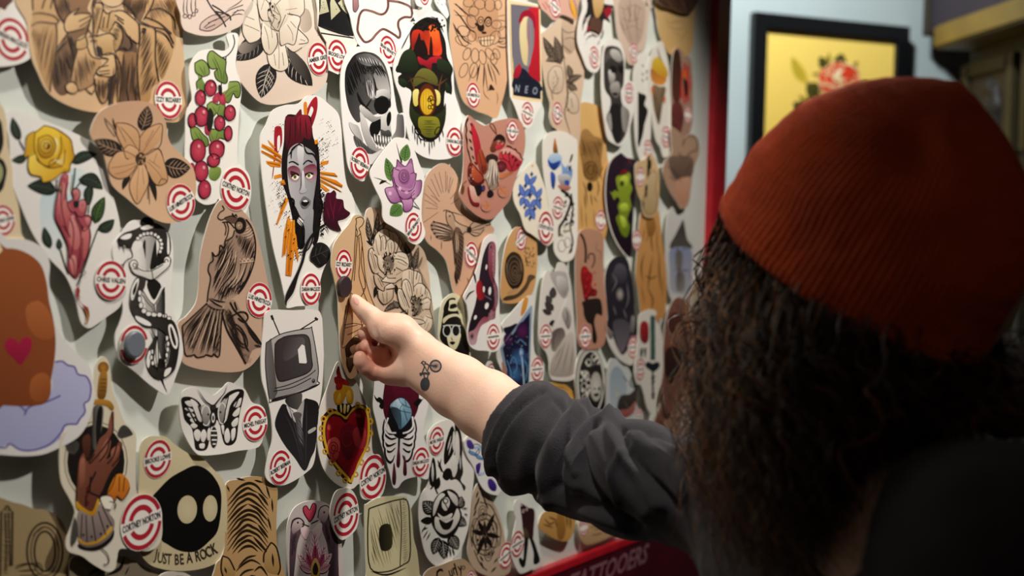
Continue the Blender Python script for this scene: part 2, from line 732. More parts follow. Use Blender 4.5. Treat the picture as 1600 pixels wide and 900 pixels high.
def make_badge(root, sheet, lift, x, y, r, rot, name, backing=True):
    """round printed emblem: two red half rings over and under a name band. r = half height in photo px"""
    b = Sheet.__new__(Sheet)
    b.__dict__.update(sheet.__dict__)
    b.v, b.f, b.k = [], [], []
    s0, t0 = st(x, y, sheet.h0)
    s1, t1 = st(x, y - r, sheet.h0)
    R_ = abs(t1 - t0)
    a = math.radians(rot)
    ca, sa = math.cos(a), math.sin(a)

    def put(vs, fs, c, lf):
        V_ = []
        for u, v in vs:
            u, v = u * R_, v * R_
            V_.append(b.bst(s0 + u * ca - v * sa, t0 + u * sa + v * ca, lift + lf))
        b.add(V_, fs, [c] * len(V_))
    if backing:
        n = 28
        rr = (.26, .52, .78, 1.03)
        vs = [(0, 0)] + [(q * math.cos(2 * math.pi * i / n), q * math.sin(2 * math.pi * i / n)) for q in rr for i in range(n)]
        fs = [(0, 1 + i, 1 + (i + 1) % n) for i in range(n)]
        for j in range(3):
            fs += [(1 + j * n + i, 1 + (j + 1) * n + i, 1 + (j + 1) * n + (i + 1) % n, 1 + j * n + (i + 1) % n) for i in range(n)]
        put(vs, fs, lin('f0e9e0'), .00006)
    for sg in (1, -1):
        put(*ring_part(.83, 1.0, 14 * sg, 166 * sg), lin(BADGE_RED), .00014)
        put(*ring_part(.44, .64, 22 * sg, 158 * sg), lin(BADGE_RED), .00014)
    if name == '-':      # too small to read: only a grey line of print shows
        n = 12
        put([(-.85 + 1.7 * i / n, v) for v in (-.07, .07) for i in range(n + 1)], [(i, i + 1, n + 2 + i, n + 1 + i) for i in range(n)], lin('6f6a66'), .0003)
    elif name:
        V_, F_ = text_tris(name)
        wd = V_[:, 0].max() - V_[:, 0].min()
        hgt = V_[:, 1].max() - V_[:, 1].min()
        put([(p[0] / wd * 1.88, p[1] / hgt * .26) for p in V_], F_, lin('1c1a1a'), .0003)
    me = b.mesh('badge')
    me.transform(Matrix.Translation(-root.location))
    return link('badge', me, M_PRINT, root)


GROUP = 'cut out tattoo designs on the board'
N_ST = [0]


def S(ctx, label, layer, base, outline, art='', amp=4.0, sharp=False, name='tattoo_sticker', cat='sticker'):
    """one cut-out design. coordinates are read off an enlargement: ctx = (left, top, scale)"""
    N_ST[0] += 1
    seed = N_ST[0] * 13 + 5
    ox, oy, k = ctx
    pts = [(ox + x / k, oy + y / k) for x, y in parse_pts(outline)]
    poly = pts if sharp else [tuple(q) for q in cr(pts, True, 6)]
    amp = amp * .0008
    sh = Sheet(poly, 0.0035 + 0.0024 * layer + amp * .6, amp, seed)
    A = Art(sh, ctx, seed)
    A.badges = []
    fn = col_fn(base, poly)
    vs, fs = fill(poly, 6.0)
    A.put(vs, fs, fn)
    A.run(art)
    loc = board(sh.cs, sh.ct, sh.h0)
    me = sh.mesh(name)
    # thickness: side wall and back
    base_n = len(vs)
    n = len(poly)
    TK = 0.0011
    top = [sh.px(x, y, EPS * 2) for x, y in poly]
    bot = [p - BN * TK for p in top]
    bm = bmesh.new()
    bm.from_mesh(me)
    lay = bm.verts.layers.float_color.get('ink')
    tv = [bm.verts.new(p) for p in top]
    bv = [bm.verts.new(p) for p in bot]
    for q in tv + bv:
        q[lay] = (*lin('f4efe4'), 1)
    for i in range(n):
        f = bm.faces.new((tv[i], tv[(i + 1) % n], bv[(i + 1) % n], bv[i]))
        f.material_index = 1
    bk = [bm.verts.new(sh.px(x, y, EPS * 2) - BN * TK) for x, y in vs]
    for f in fs:
        try:
            g = bm.faces.new([bk[i] for i in f])
            g.material_index = 1
        except ValueError:
            pass
    bm.to_mesh(me)
    bm.free()
    me.transform(Matrix.Translation(-loc))
    o = link(name, me, [M_PRINT, M_EDGE])
    o.location = loc
    tag(o, label, cat, GROUP)
    for (x, y, r, rot, nm) in A.badges:
        make_badge(o, sh, A.lift, x, y, r, rot, nm)
    return o, sh


c1, c2, c3, c4 = (0, 0, 3.913), (270, 0, 3.913), (520, 0, 3.913), (790, 0, 3.914)
c5, c6, c7, c8 = (0, 160, 3.913), (270, 200, 3.913), (520, 200, 3.913), (790, 200, 3.914)
d1, d2, d3, d4 = (0, 360, 3.913), (170, 320, 3.103), (400, 380, 3.913), (680, 360, 3.75)
d5, d6, d7, d8 = (830, 360, 3.752), (0, 550, 2.57), (230, 580, 2.813), (480, 560, 2.647)
e1, e2, e3, e7 = (640, 640, 3.4625), (820, 500, 3.4625), (780, 760, 4.0), (520, 430, 3.6)
# ------------------------------------------------------------------ the stickers, roughly from the top left
S(c1, 'white cut out in the top left corner with a brown flourish above its emblem', 1, 'e9e4dc',
  '-60,-60 168,-60 172,120 198,300 178,360 100,395 0,408 -60,400', '''
P 5a2a22 -60,-60 60,-60 78,5 50,30 30,62 5,50 -60,40
T 2a1512 4 10,55 40,40 72,5 | 0,60 -20,70 -50,60
B 70,240 130 -14 "DARIAN MACLEOD"''')

S(c1, 'large tan cut out of robed figures holding a child, engraved in brown ink', 0, 'cfb088/c4a078/90',
  '160,-60 166,150 190,340 228,440 290,560 390,632 520,678 640,692 800,720 1000,745 1085,745 1125,700 1142,640 1132,440 1116,200 1118,-60', '''
C 40,0,4.552
P c39c6c/a8804e/90 50,-60 50,90 40,190 50,300 80,450 140,600 180,660 190,560 210,400 225,200 240,120 210,60 200,-60
P 8a6440/5c4028/90 205,-60 215,80 250,150 300,220 250,320 215,370 205,470 190,600 250,680 320,650 300,620 340,500 380,400 360,330 370,280 430,240 470,110 440,60 460,-60
P 6a4c34/4a3424/90 490,-60 470,60 500,20 540,-60 | 640,180 690,210 740,280 790,310 780,480 700,520 640,380 680,300
P 9a744a/6a4a30/90 720,-60 900,-60 860,60 810,160 780,110 700,70
P c8a070/b0885a/90 880,-60 850,120 870,170 960,220 1030,300 1060,340 1070,200 1060,-60
P c39c6c/a07848/90 815,180 860,190 925,230 930,320 920,440 950,580 900,620 880,720 800,720 795,560 800,380 805,280
P c39c6c/a07848/90 930,240 1010,290 1050,350 1020,460 970,560 930,440
P 8a6440/5c4028/90 640,380 800,380 790,480 800,720 600,740 590,560 650,520
P c8a070/a07848/0 640,380 700,385 670,500 660,730 625,730 640,600
P cfae80/bf9868/60 275,170 300,110 385,55 350,100 400,90 460,100 470,130 430,180 380,210 300,225 280,200
P cfae80/bf9868/90 235,190 275,170 300,230 260,280 225,340 220,270
P cfae80/bf9868/60 630,80 680,72 740,110 790,160 808,210 805,300 780,300 730,260 700,200 650,160 630,110
P caa878/a8804e/60 360,290 430,250 440,330 400,345 370,350
P caa878/a8804e/90 470,40 500,20 545,30 540,120 510,240 480,230 480,120
P caa878/a8804e/90 540,50 580,90 620,70 640,150 610,220 530,200
P caa878/a07848/60 600,200 650,180 690,220 680,290 640,370 620,290
P caa878/a8804e/90 500,260 600,240 640,280 620,360 560,390 520,350
P c8a070/98724a/70 370,360 440,330 480,400 530,430 540,470 490,530 480,600 420,630 370,640 320,600 330,540 350,440
P cfae80/b89060/60 285,610 320,580 360,600 372,640 340,665 300,650 | 430,630 470,610 488,640 470,668 440,655
P cfae80/bf9868/60 500,500 560,450 580,420 540,405 580,380 620,385 640,440 640,520 600,545 530,535
P b89060/98724a/90 495,560 590,560 580,700 545,730 520,690 500,640
P 2a1a12 505,330 540,340 548,385 520,390
P 22140e 595,570 625,565 618,640 605,745 590,745
L 2a1a12 6 275,170 300,110 385,55 345,100 | 345,105 400,92 465,98 | 380,150 470,108 | 385,190 430,160 465,135 | 275,170 280,205 300,228 380,210 420,200
L 2a1a12 6 630,80 690,75 750,115 800,165 808,215 805,305 770,290 725,250 690,190 640,150 | 635,105 700,145 | 650,130 700,170
L 2a1a12 6 50,100 100,90 200,110 240,150 | 45,180 100,155 220,165 240,140 | 220,165 225,260 215,400 185,560 175,650 | 225,340 270,280 300,230 | 205,-40 220,60 270,150 | 270,-40 300,40 320,90 | 50,-40 55,70 | 150,-40 120,60 | 200,-40 180,60
L 2a1a12 6 360,290 430,250 470,110 | 360,290 365,350 440,330 430,260 | 370,360 345,450 320,590 | 440,330 470,400 540,420 | 540,470 490,530 480,600 400,640 370,640 | 285,610 320,580 360,600 372,645 335,665 295,645 285,612 | 430,630 470,668 488,640
L 2a1a12 6 500,500 545,470 590,420 540,405 580,378 625,385 640,440 640,520 600,545 530,535 500,510 | 515,480 590,465 | 520,510 600,500 | 530,530 600,522
L 2a1a12 5 490,60 500,20 550,30 540,120 510,240 | 550,60 580,95 625,75 | 480,60 485,240 | 600,90 580,200 | 560,120 550,200 | 640,150 600,220 | 440,200 480,260 500,380 540,400 | 500,260 600,235 650,280 | 520,350 560,390 640,370 690,290 685,210 650,180 | 450,260 520,250 | 460,290 510,290
L 2a1a12 7 810,160 815,280 798,400 800,560 815,720 | 815,165 880,185 925,215 925,420 950,580 | 925,215 1000,250 1050,340 | 820,150 900,190 1000,215 1055,310 | 850,120 950,160 1040,240 | 870,80 960,60 1050,120 1065,200 | 840,140 900,40 920,-40
L 2a1a12 6 640,380 680,480 660,600 655,730 | 640,400 655,520 630,620 | 700,385 690,520 670,720 | 740,480 720,600 735,720 | 780,480 770,600 790,720 | 495,560 500,640 545,735 580,700 590,560 | 520,570 530,690 | 550,570 555,700
P 2a1a12 830,200 860,205 845,245
T 2a1a12 12 220,380 260,330 300,290 | 300,240 330,330 350,420 | 320,250 350,340 | 215,420 230,520 240,600 | 290,400 330,500 | 740,250 760,330 700,370 | 640,360 700,340 730,360 | 700,20 760,70 800,150 | 490,0 475,60
H 5c3e26 5 16 100 60,190 210,190 200,420 160,600 100,480 60,330
H 3a2618 6 15 80 220,380 340,320 360,420 320,580 240,660 200,560
H 3a2618 5 15 75 230,-20 300,-20 320,80 270,130 230,60
H 3a2618 6 14 100 700,-20 880,-20 800,140 700,60
H 3a2618 6 15 95 650,390 790,400 790,560 790,710 610,720
H 4a3220 5 16 115 830,210 915,240 920,430 930,570 820,700 805,400
H 4a3220 5 16 115 935,260 1040,350 960,550 930,430
H 4a3220 4 14 75 380,360 470,400 500,470 440,610 340,590
H 4a3220 4 13 80 490,50 540,60 500,230 485,200
H 4a3220 4 14 60 880,-20 1050,0 1050,100 900,150
H 4a3220 4 12 30 610,200 680,210 660,300 630,340
H 3a2618 5 12 85 500,570 585,570 570,700 520,690
O 2a1a12 5 620,-30 95,80
C 0,0,3.913
B 1020,612 114 4 "IZZY IRIZARRY"''', amp=5)

S(c2, 'pink grey cut out at the top edge with a feathered wing and twig', 2, 'd8c4b6',
  '48,-60 50,100 65,175 120,205 200,220 290,212 370,180 420,150 440,80 470,-60', '''
T 33211c 5 70,-20 65,60 75,100 | 90,-20 85,60 100,105 | 115,-20 112,50 125,90 | 140,-20 138,30 142,70
O 33211c 4 75,98 12,12 | 103,102 11,12 | 127,88 10,12 | 144,66 9,11
P cdb5a8/b79a8c/45 165,180 175,140 240,95 310,90 350,100 300,150 230,190 190,192
L 33211c 4 165,180 175,140 240,95 300,88 350,60 430,30 | 165,180 230,188 310,140 400,60 | 190,170 240,130 320,100 | 200,175 260,150 | 215,140 270,120
L 241512 8 200,-20 240,50 290,100 325,165 | 240,30 290,60 340,100 | 260,70 340,90 355,125 | 255,70 300,120
T 33211c 4 360,80 420,60 440,70 | 350,100 400,85 430,90 | 330,60 400,20 430,-10''')

S(c3, 'white cut out at the top edge showing a red emblem, right of the ribbon design', 3, 'e9e6e0',
  '505,-60 508,20 530,40 560,44 590,36 605,10 608,-60', 'B 557,-30 62 0 "-"')
S(c3, 'white cut out at the top edge with thin grass-like ink strokes', 0, 'e9e6e0',
  '615,-60 625,10 650,55 690,105 700,110 720,60 730,-60', '''
T 33302c 3 640,-10 660,20 690,50 | 660,-20 680,10 695,40 | 630,0 650,30 | 690,-20 705,20 | 670,30 690,70 | 650,-30 700,0''')

S(c2, 'pinkish white gardenia in black line with dark leaves and a red emblem', 1, 'e2d5c4/d5c0ae/90',
  '440,-60 420,150 405,250 395,330 390,450 430,520 500,600 560,635 640,640 740,620 830,590 910,540 945,470 950,300 905,200 880,120 870,-60', '''
P cbbaa8/a89888/0 760,60 830,60 850,160 800,200 770,130
LF 1a1614 8c8078 130 560,250 385,370 10
P 2c2624/8f8378/200 400,300 430,260 540,235 500,300 430,330
LF 1a1614 cfc2b4 125 600,385 540,600 5
LF 1a1614 cfc2b4 135 690,330 855,525 10
P 57504a/1a1614/0 700,300 760,330 830,420 850,520 790,470 730,400
H cfc2b4 2 14 120 560,430 620,420 610,520 560,560
P e6dbca/d8c9b4/90 575,320 640,300 690,280 710,390 690,425 655,435 610,415 585,380
P e6dbca/d8c9b4/120 465,20 430,110 425,190 450,245 480,262 540,225 530,120 515,20
P e8ddcc/d6c6b2/90 765,175 820,230 825,260 790,290 740,318 700,290 690,250
P e8ddcc/cdbda8/60 545,140 600,120 660,190 640,270 600,330 560,310 540,230
P e8ddcc/cdbda8/120 650,180 740,90 780,110 760,180 745,270 700,265 660,275 640,220
P e8ddcc/d2c2ae/150 680,-40 800,-40 805,60 780,100 720,85 700,40
P e8ddcc/d2c2ae/60 470,-50 560,-50 590,40 540,60 515,40
P e8ddcc/cdbda8/90 560,-40 680,-40 710,80 640,180 560,140 525,50
P d8cab6/b9a994/90 590,20 640,20 665,100 655,180 620,190 590,100
L 3d322c 3 465,20 430,110 425,190 450,245 480,262 540,225 530,120 515,20 | 545,140 540,230 560,310 600,332 640,270 635,200 | 650,180 660,275 700,265 745,270 765,180 780,110 740,90 700,85 | 765,175 820,230 825,260 770,270 | 790,290 740,318 700,290 | 575,320 585,380 610,415 655,435 690,425 710,390 690,280 | 800,-40 805,60 780,100 | 515,-40 520,40 545,120 600,130
L 3d322c 2.5 600,0 595,60 620,110 600,170 650,190 | 620,20 640,60 660,110 640,170 | 580,60 590,130 640,190 660,160 690,90 | 610,60 650,90 | 600,90 640,120 | 590,20 560,-10 | 630,30 670,-10 720,-30
L 75685c 1.5 560,160 580,220 590,300 | 600,150 610,230 | 640,200 650,300 650,420 | 440,150 490,170 530,190 | 450,100 500,120 | 700,150 730,200 735,250 | 720,130 755,170 | 780,240 810,250 | 690,60 760,50 | 620,330 630,400 | 670,320 680,400 | 560,0 540,60
T 241e1b 4 590,25 600,60 610,90 | 620,30 625,70 | 600,80 630,100 | 585,100 610,150 | 640,150 660,120
E 241e1b 595,22 8,10 0 | 610,40 7,9 0 | 588,60 6,9 0
B 885,360 98 16 "AMBER GREY"''')

S(c2, 'white cut out with red berries and green fan leaves on a black stem', 2, 'ede8df',
  '330,215 345,290 310,310 230,300 160,320 110,390 100,480 118,600 105,640 82,700 76,860 75,960 82,1010 95,1110 130,1200 170,1240 210,1252 260,1240 280,1215 300,1260 360,1280 430,1305 452,1290 478,1200 470,1080 420,1010 395,980 405,700 420,560 405,470 395,450 385,380 400,215', '''
L 1c1613 5 368,212 378,260 360,310 325,345 280,350 245,310 | 325,345 320,430 300,500 290,560 270,640
P 8aa04e/5d7330/60 245,310 290,345 325,370 322,430 335,480 325,510 290,500 265,480 255,440 275,420 235,420 215,385 212,345 225,315
P 8aa04e/5d7330/60 135,385 175,365 210,390 225,450 180,470 200,520 215,560 165,550 145,520 155,470 135,440
P 8aa04e/5d7330/60 345,500 400,500 415,540 408,590 385,595 370,570 350,620 325,625 300,590 305,565 335,545
P 8aa04e/5d7330/60 210,640 240,620 275,640 310,615 320,660 310,720 285,730 270,690 245,715 215,690
P 8aa04e/5d7330/60 105,770 150,780 185,820 215,850 215,890 170,905 155,870 120,850
P 8aa04e/5d7330/60 215,790 280,790 325,800 320,850 285,845 260,885 230,860
P 8aa04e/5d7330/60 235,1020 290,1025 292,1070 262,1105 225,1090 222,1050
L 20240f 4 245,310 290,345 325,370 322,430 335,480 325,510 290,500 265,480 255,440 275,420 235,420 215,385 212,345 225,315 245,310 | 135,385 175,365 210,390 225,450 180,470 | 135,385 140,440 180,470 145,500 150,550 | 345,500 400,500 415,540 408,590 385,595 370,570 350,620 325,625 300,590 | 210,640 240,620 275,640 310,615 320,660 310,720 285,730 270,690 245,715 215,690 210,640 | 105,770 150,780 185,820 215,850 215,890 170,905 155,870 120,850 105,770 | 215,790 280,790 325,800 320,850 285,845 260,885 230,860 215,790
T 3d4d1e 2 300,490 290,430 245,330 | 310,490 315,430 | 280,470 270,420 240,350 | 200,460 190,400 | 195,460 160,400 | 310,590 350,540 400,520 | 320,600 370,560 400,560 | 270,690 240,650 | 275,690 290,640 | 180,880 130,800 | 190,880 160,810 | 250,860 230,810 | 260,860 280,800
E c8485a/97203a 232,538 36,50 | 170,598 32,48 | 268,598 20,38 30 | 300,600 22,44 -20 | 178,710 44,62 | 350,690 34,48 | 288,752 32,46 | 120,735 26,44 | 215,790 20,36 | 340,815 24,46 | 270,900 50,46 | 150,900 44,50 | 155,920 46,70 | 270,915 45,55
E c8485a/97203a 250,980 38,40 | 175,1045 42,62 | 118,1030 18,36 | 195,1158 38,56
O 2a0f14 4 232,538 36,50 | 170,598 32,48 | 178,710 44,62 | 350,690 34,48 | 288,752 32,46 | 120,735 26,44 | 340,815 24,46 | 270,915 45,55 | 155,920 46,70 | 250,980 38,40 | 175,1045 42,62 | 195,1158 38,56
E f0c4c4/d06070 240,520 9,13 | 180,580 8,11 | 190,685 11,14 | 355,672 9,12 | 295,735 8,11 | 275,895 11,13 | 160,895 10,14 | 190,1025 10,13 | 205,1140 9,12 | 255,965 8,10
P 1c1613 280,520 300,530 300,580 285,560 | 225,660 250,700 240,780 220,800 210,740
B 380,1155 130 -13 "CORTNEY NORTON"''')

S(c2, 'white cut out with black snack triangles poster above a red emblem', 2, 'eae2d4',
  '868,-60 885,60 888,160 905,200 940,260 955,430 1010,455 1050,440 1100,330 1128,270 1118,180 1095,60 1082,-60', '''
p 0e0d0d 884,-60 888,160 1105,230 1100,120 1078,-60
p c9c6a6/b5b08c/90 905,-20 895,90 955,72 938,0
p c9c6a6/b5b08c/90 970,-30 962,20 968,122 1026,66 1000,20
p c9c6a6/b5b08c/90 1040,-10 1010,18 1040,60 1075,95 1070,0
N 2a2820 40 3 900,-10,1070,90
l e8e2d2 4 905,195 1106,226
l 0e0d0d 6 905,202 1106,233
B 1003,340 97 -3 "BROOKE LOWE"''', sharp=True)

S(c3, 'white cut out with a loose looping brown ribbon and a red emblem', 2, 'ece9e4',
  '95,-60 110,120 140,240 175,285 235,290 300,370 345,405 380,400 395,340 430,260 480,220 500,120 505,-60', '''
L 6b4238 13 345,5 400,12 440,25 475,45 485,80 478,105 440,105 405,125 400,160 412,200 405,232 380,215 330,185 300,180 265,210 235,245 200,258 175,235 152,190 155,140 165,90 190,62 240,70 290,88 320,78 338,40 335,-30
L 94665a 6 440,25 475,45 | 300,180 265,210 235,245 | 190,62 240,70 290,88 | 345,5 400,12
P b98a8e/8a5a60/90 122,-30 150,-30 158,40 140,75 124,60
L 241816 2.5 122,-30 124,60 140,75 | 150,-30 158,40 140,75
B 332,305 86 -17 "BRIAN BENNETT"''')

S(c3, 'white oval cut out with a black and grey shaded skull in profile', 3, 'ece9e5',
  '185,282 110,300 68,370 48,480 50,600 62,760 78,900 95,1020 130,1080 175,1108 200,1095 222,1040 240,990 300,960 345,910 372,880 440,850 440,700 400,690 380,600 352,420 300,330 245,292', '''
P 5e5b59/0f0e0e/200 185,316 215,318 250,326 280,345 303,372 322,405 337,450 348,500 354,545 356,600 345,640 330,660 300,680 262,700 240,700 205,680 175,665 165,690 168,740 150,748 125,722 105,685 90,640 80,590 74,540 73,490 76,440 88,400 105,370 125,342 150,325
P 9a9693/3a3838/200 140,345 175,330 215,328 255,345 290,375 312,412 322,455 300,440 270,415 240,405 200,400 170,385
P 6e6b6a/232122/110 215,350 255,360 285,385 300,415 270,420 240,405
P c4c0bb/6b6867/250 262,425 290,412 315,430 332,470 345,520 350,565 335,590 310,575 290,560 270,535 255,495 250,455
P 8b8785/2d2b2b/200 180,455 215,440 240,470 256,520 262,575 250,610 225,600 205,560 190,510
P e2deda/8b8785/180 205,500 225,490 243,520 250,565 244,600 222,590 208,560
P dedad5/8f8b88/60 262,560 290,548 320,545 345,560 357,590 350,608 325,592 295,585 270,600 255,590
P 0b0a0a 258,612 275,598 305,590 332,600 346,625 345,655 330,685 305,698 280,695 262,675 252,645
P d6d2cc/7f7c79/100 163,650 180,640 205,662 235,690 262,712 300,708 330,690 345,672 352,690 330,712 300,728 272,745 245,748 215,728 185,705 168,685
P 0b0a0a 236,752 262,740 290,728 300,745 292,790 272,828 245,838 228,812 226,780
P dcd8d2/7b7875/80 296,712 325,700 345,690 354,712 352,750 356,790 362,840 350,868 325,878 300,865 290,830 294,780
P 0b0a0a 334,700 350,682 357,700 356,735 346,765 334,770 328,735
P 55524f/2a2828/90 292,790 318,800 345,795 358,830 330,838 300,832
P d8d4cf/85817e/110 166,690 182,700 205,735 222,790 238,845 262,885 300,912 340,915 330,935 295,948 255,938 222,905 196,850 176,780
P 2b2929/77736f/0 245,822 280,826 320,835 360,845 362,880 330,895 290,892 258,870
T f0ece6 8 255,818 260,868 | 272,822 276,872 | 290,825 293,874 | 307,828 310,876 | 323,832 326,877 | 340,835 343,874 | 354,835 357,866
T f0ece6 7 262,875 268,905 | 279,878 284,912 | 297,880 302,915 | 316,882 320,915 | 335,880 338,908
P 9d9a96/d0ccc7/180 100,745 130,758 155,770 172,815 185,865 160,850 130,820 108,785
P 6a6764/3a3836/0 128,830 165,850 200,885 240,915 290,940 270,965 215,955 170,925 140,880
P 8c8986/4a4745/0 395,702 412,700 430,706 436,760 437,835 415,848 385,852 360,862 368,830 388,790
P b0ada9/ece9e5/200 160,930 200,935 240,942 300,915 340,912 300,955 255,995 222,1005 190,975
H 0f0e0e 5 12 70 90,400 150,360 200,420 170,520 120,600 90,540
H 0f0e0e 4 11 60 250,380 300,400 330,470 290,470 260,440
H 3a3836 4 11 80 185,470 230,470 250,560 240,610 210,590
H e8e4df 3 14 65 150,350 240,350 300,400 250,400 180,380
H 3a3836 4 12 70 120,820 220,900 250,950 180,930
T 0f0e0e 8 160,580 180,625 205,655 235,680 | 150,560 165,610 190,650 | 250,470 262,530 262,590 | 240,600 215,640 200,660 | 350,600 352,640 348,660
N 1a1818 60 5 190,400,260,450
B 158,998 97 -15 "ROBERT BEEMAN"''')

S(c3, 'white cut out with a dark burning treehouse over a round yellow door', 2, 'ebe8e3',
  '560,58 500,75 480,130 440,240 405,300 372,400 380,500 420,620 445,760 470,860 500,920 560,960 625,975 700,972 745,955 785,930 790,830 785,700 745,560 735,400 700,220 690,120 640,75', '''
P 1b1613 590,105 640,130 665,190 690,260 700,350 735,420 725,470 730,550 720,580 690,545 680,640 690,720 670,800 640,845 600,862 545,845 500,780 470,700 470,640 480,560 440,530 405,500 400,470 420,450 385,435 395,400 430,390 410,370 425,330 470,290 470,200 500,150 545,115
P e0431c/6e140f/200 480,210 520,180 560,190 600,150 640,170 660,250 665,330 620,340 560,330 500,340 480,280
P f2702a/c83018/90 590,160 640,170 655,260 640,320 610,260 595,220
P c3301a/5a0f10/90 490,190 540,185 560,230 540,300 500,300 482,250
P 1b0d0b 515,240 530,200 540,245 560,250 580,340 490,350 500,280 | 590,330 598,230 606,240 612,340
P b81c2c/5e0f1a/90 520,345 570,370 600,350 660,345 665,390 610,385 600,430 560,400 530,390
P 27331c/141a0f/90 430,320 480,300 510,350 520,420 470,450 420,440 390,440 400,390 | 640,360 690,370 730,420 720,460 670,440 640,420 | 400,490 430,480 455,510 440,535 410,520 | 690,500 720,540 725,570 690,560
P 6e6a2c/4a4a1e/90 495,480 540,420 600,430 640,480 630,520 560,500 500,530
T 5a3a22 9 460,500 520,470 600,500 | 480,650 500,560 470,470 | 660,620 650,540 670,450 | 600,500 640,520 700,480
P e8dc88/c9bb54/90 490,560 525,550 520,640 495,640 | 620,550 655,570 655,630 630,640
E 7a3416/4d1e10 578,612 58,102
E e8c33a/c99a1c 577,622 43,80
T a87c14 3 555,560 555,690 | 570,548 570,700 | 585,545 585,700
O 2b2008 4 600,600 12,14 | 612,625 12,14 | 590,610 10,12 | 610,655 10,12 | 592,655 9,11
P 2d3317/171b0c/90 480,640 500,680 545,720 530,780 500,770 470,700 | 690,630 690,720 660,790 640,740 620,710 670,680
P 8b8524/57561a/90 525,720 580,712 640,720 655,780 625,835 570,838 530,800
H 3b3a12 4 14 0 540,740 640,740 620,820 560,820
O 0f0d0b 6 520,800 14,26 -30 | 540,835 12,22 -40 | 640,800 12,26 30 | 600,855 20,10 | 575,852 18,10
T 1b1613 4 500,800 505,860 | 515,820 520,890 | 560,860 562,900 | 590,860 592,950 | 620,850 622,900 | 650,820 655,870 | 670,790 678,840 | 605,860 608,910 | 535,840 540,880 | 488,760 490,820
T 141210 6 600,100 640,120 660,160 | 610,115 650,140 680,200 | 560,110 600,120 | 470,200 440,260 420,300
N 141210 60 9 480,110,690,190
B 735,867 88 0 "DARIAN MACLEOD"''', amp=5)

S(c3, 'tan oval cut out with a large line drawn chrysanthemum and face', 1, 'd9b08c/cfa27c/90',
  '735,-60 722,100 715,220 730,350 755,480 790,600 830,650 880,680 940,700 1000,722 1030,640 1060,520 1080,350 1075,150 1055,-60', '''
P c79a74/b98a66/90 800,0 950,-20 1010,60 1000,220 950,260 870,250 820,150
O 4a3224 3 830,15 32,28 | 862,70 30,30 | 900,25 34,30 20 | 960,30 32,40 | 1010,30 22,30 | 850,130 28,42 -20 | 800,190 40,30 30 | 790,250 44,26 30 | 850,220 26,34 | 1000,150 30,26 | 1040,200 28,40 20 | 990,230 30,44 30 | 1040,250 24,20
O 4a3224 3 820,330 22,38 20 | 870,340 24,44 | 915,350 22,44 -10 | 960,330 22,40 -30 | 1000,330 20,34 -20 | 800,430 24,46 20 | 860,430 24,46 10 | 985,360 20,36
E 2c1c14 880,150 14,8 40 | 905,165 22,30 -10 | 950,125 22,26 20 | 925,200 16,8
E d0a078 905,130 18,24 | 950,135 16,22
O 2c1c14 4 905,130 19,27 | 950,135 18,26 | 905,130 9,12 | 950,135 8,12
P e0bc96 890,230 985,220 975,265 950,282 910,275
L 2c1c14 3 890,230 985,220 975,265 950,282 910,275 890,230 | 905,228 907,270 | 925,226 927,278 | 945,224 947,278 | 962,222 963,272 | 895,250 980,244
T 33221a 7 740,60 780,100 830,170 870,200 | 750,20 790,60 850,110 | 760,170 800,240 850,270 | 735,140 770,210 | 900,390 890,440 880,500 | 925,390 925,450 920,540 | 945,380 960,440 980,500 | 960,370 1000,420 1020,460 | 1000,280 1040,290 1065,285 | 1000,260 1050,250
T 4a3224 3 740,160 790,270 850,300 | 870,400 850,450 830,500 | 900,390 870,470 | 960,390 990,460 1000,520 | 930,400 940,500 950,560 | 1010,200 1060,160 | 1010,100 1060,90 | 1010,120 1060,130 | 800,60 740,20 | 810,100 745,90
P 33221a 955,550 965,515 990,548 970,550
T 6b4c38 2 920,540 930,580 960,610 | 1000,560 1010,600 1000,640 | 940,560 960,540
B 852,583 78 2 "LUIS HINESTROZA"''')

S(c4, 'portrait poster in red and blue blocks lettered NEO, with a pointed white tab below', 3, 'eae4da',
  '10,-30 14,300 28,590 60,660 100,770 130,785 160,770 185,700 222,640 224,600 218,300 212,30', '''
p e8cf9c 17,2 43,602 223,624 212,40
p 6d6a74 32,25 48,580 215,607 204,45
p c02230/a81a28/90 140,40 204,46 214,500 140,480
P e0cf9e/cdb888/90 85,230 90,150 115,105 150,110 172,160 172,250 160,320 150,380 120,400 98,350
P 8c8a8e/77757c/0 135,108 165,130 174,190 172,280 158,350 148,395 132,405 138,300 128,200
P 1c1c2c 48,545 60,450 92,415 125,430 158,470 205,505 214,560
P b3202e/96172c/90 46,470 58,420 88,390 96,430 75,475
P 96172c 80,130 100,75 140,62 175,95 184,170 174,175 160,120 120,100 92,140
p 1b1c2b 45,480 48,582 215,606 214,512
X 8a97a4 62 .62 8 72,543 N
X 8a97a4 62 .62 8 127,550 E
X 8a97a4 62 .62 8 180,558 O
B 128,693 70 -10 "-"''', sharp=True)

S(c4, 'salmon pink cut out at the top edge with an orange pencil tip', 3, 'd6a896',
  '205,-60 212,40 250,80 300,125 340,90 400,110 436,128 440,60 440,-60', '''
P e6a63c 398,-10 420,30 436,90 432,122 410,100 395,50
T 3a2a22 3 385,-20 400,60 432,122 | 410,-20 430,40 436,120
L b0383c 3 225,20 250,60 | 240,10 265,50
B 297,38 74 -14 "-"''')

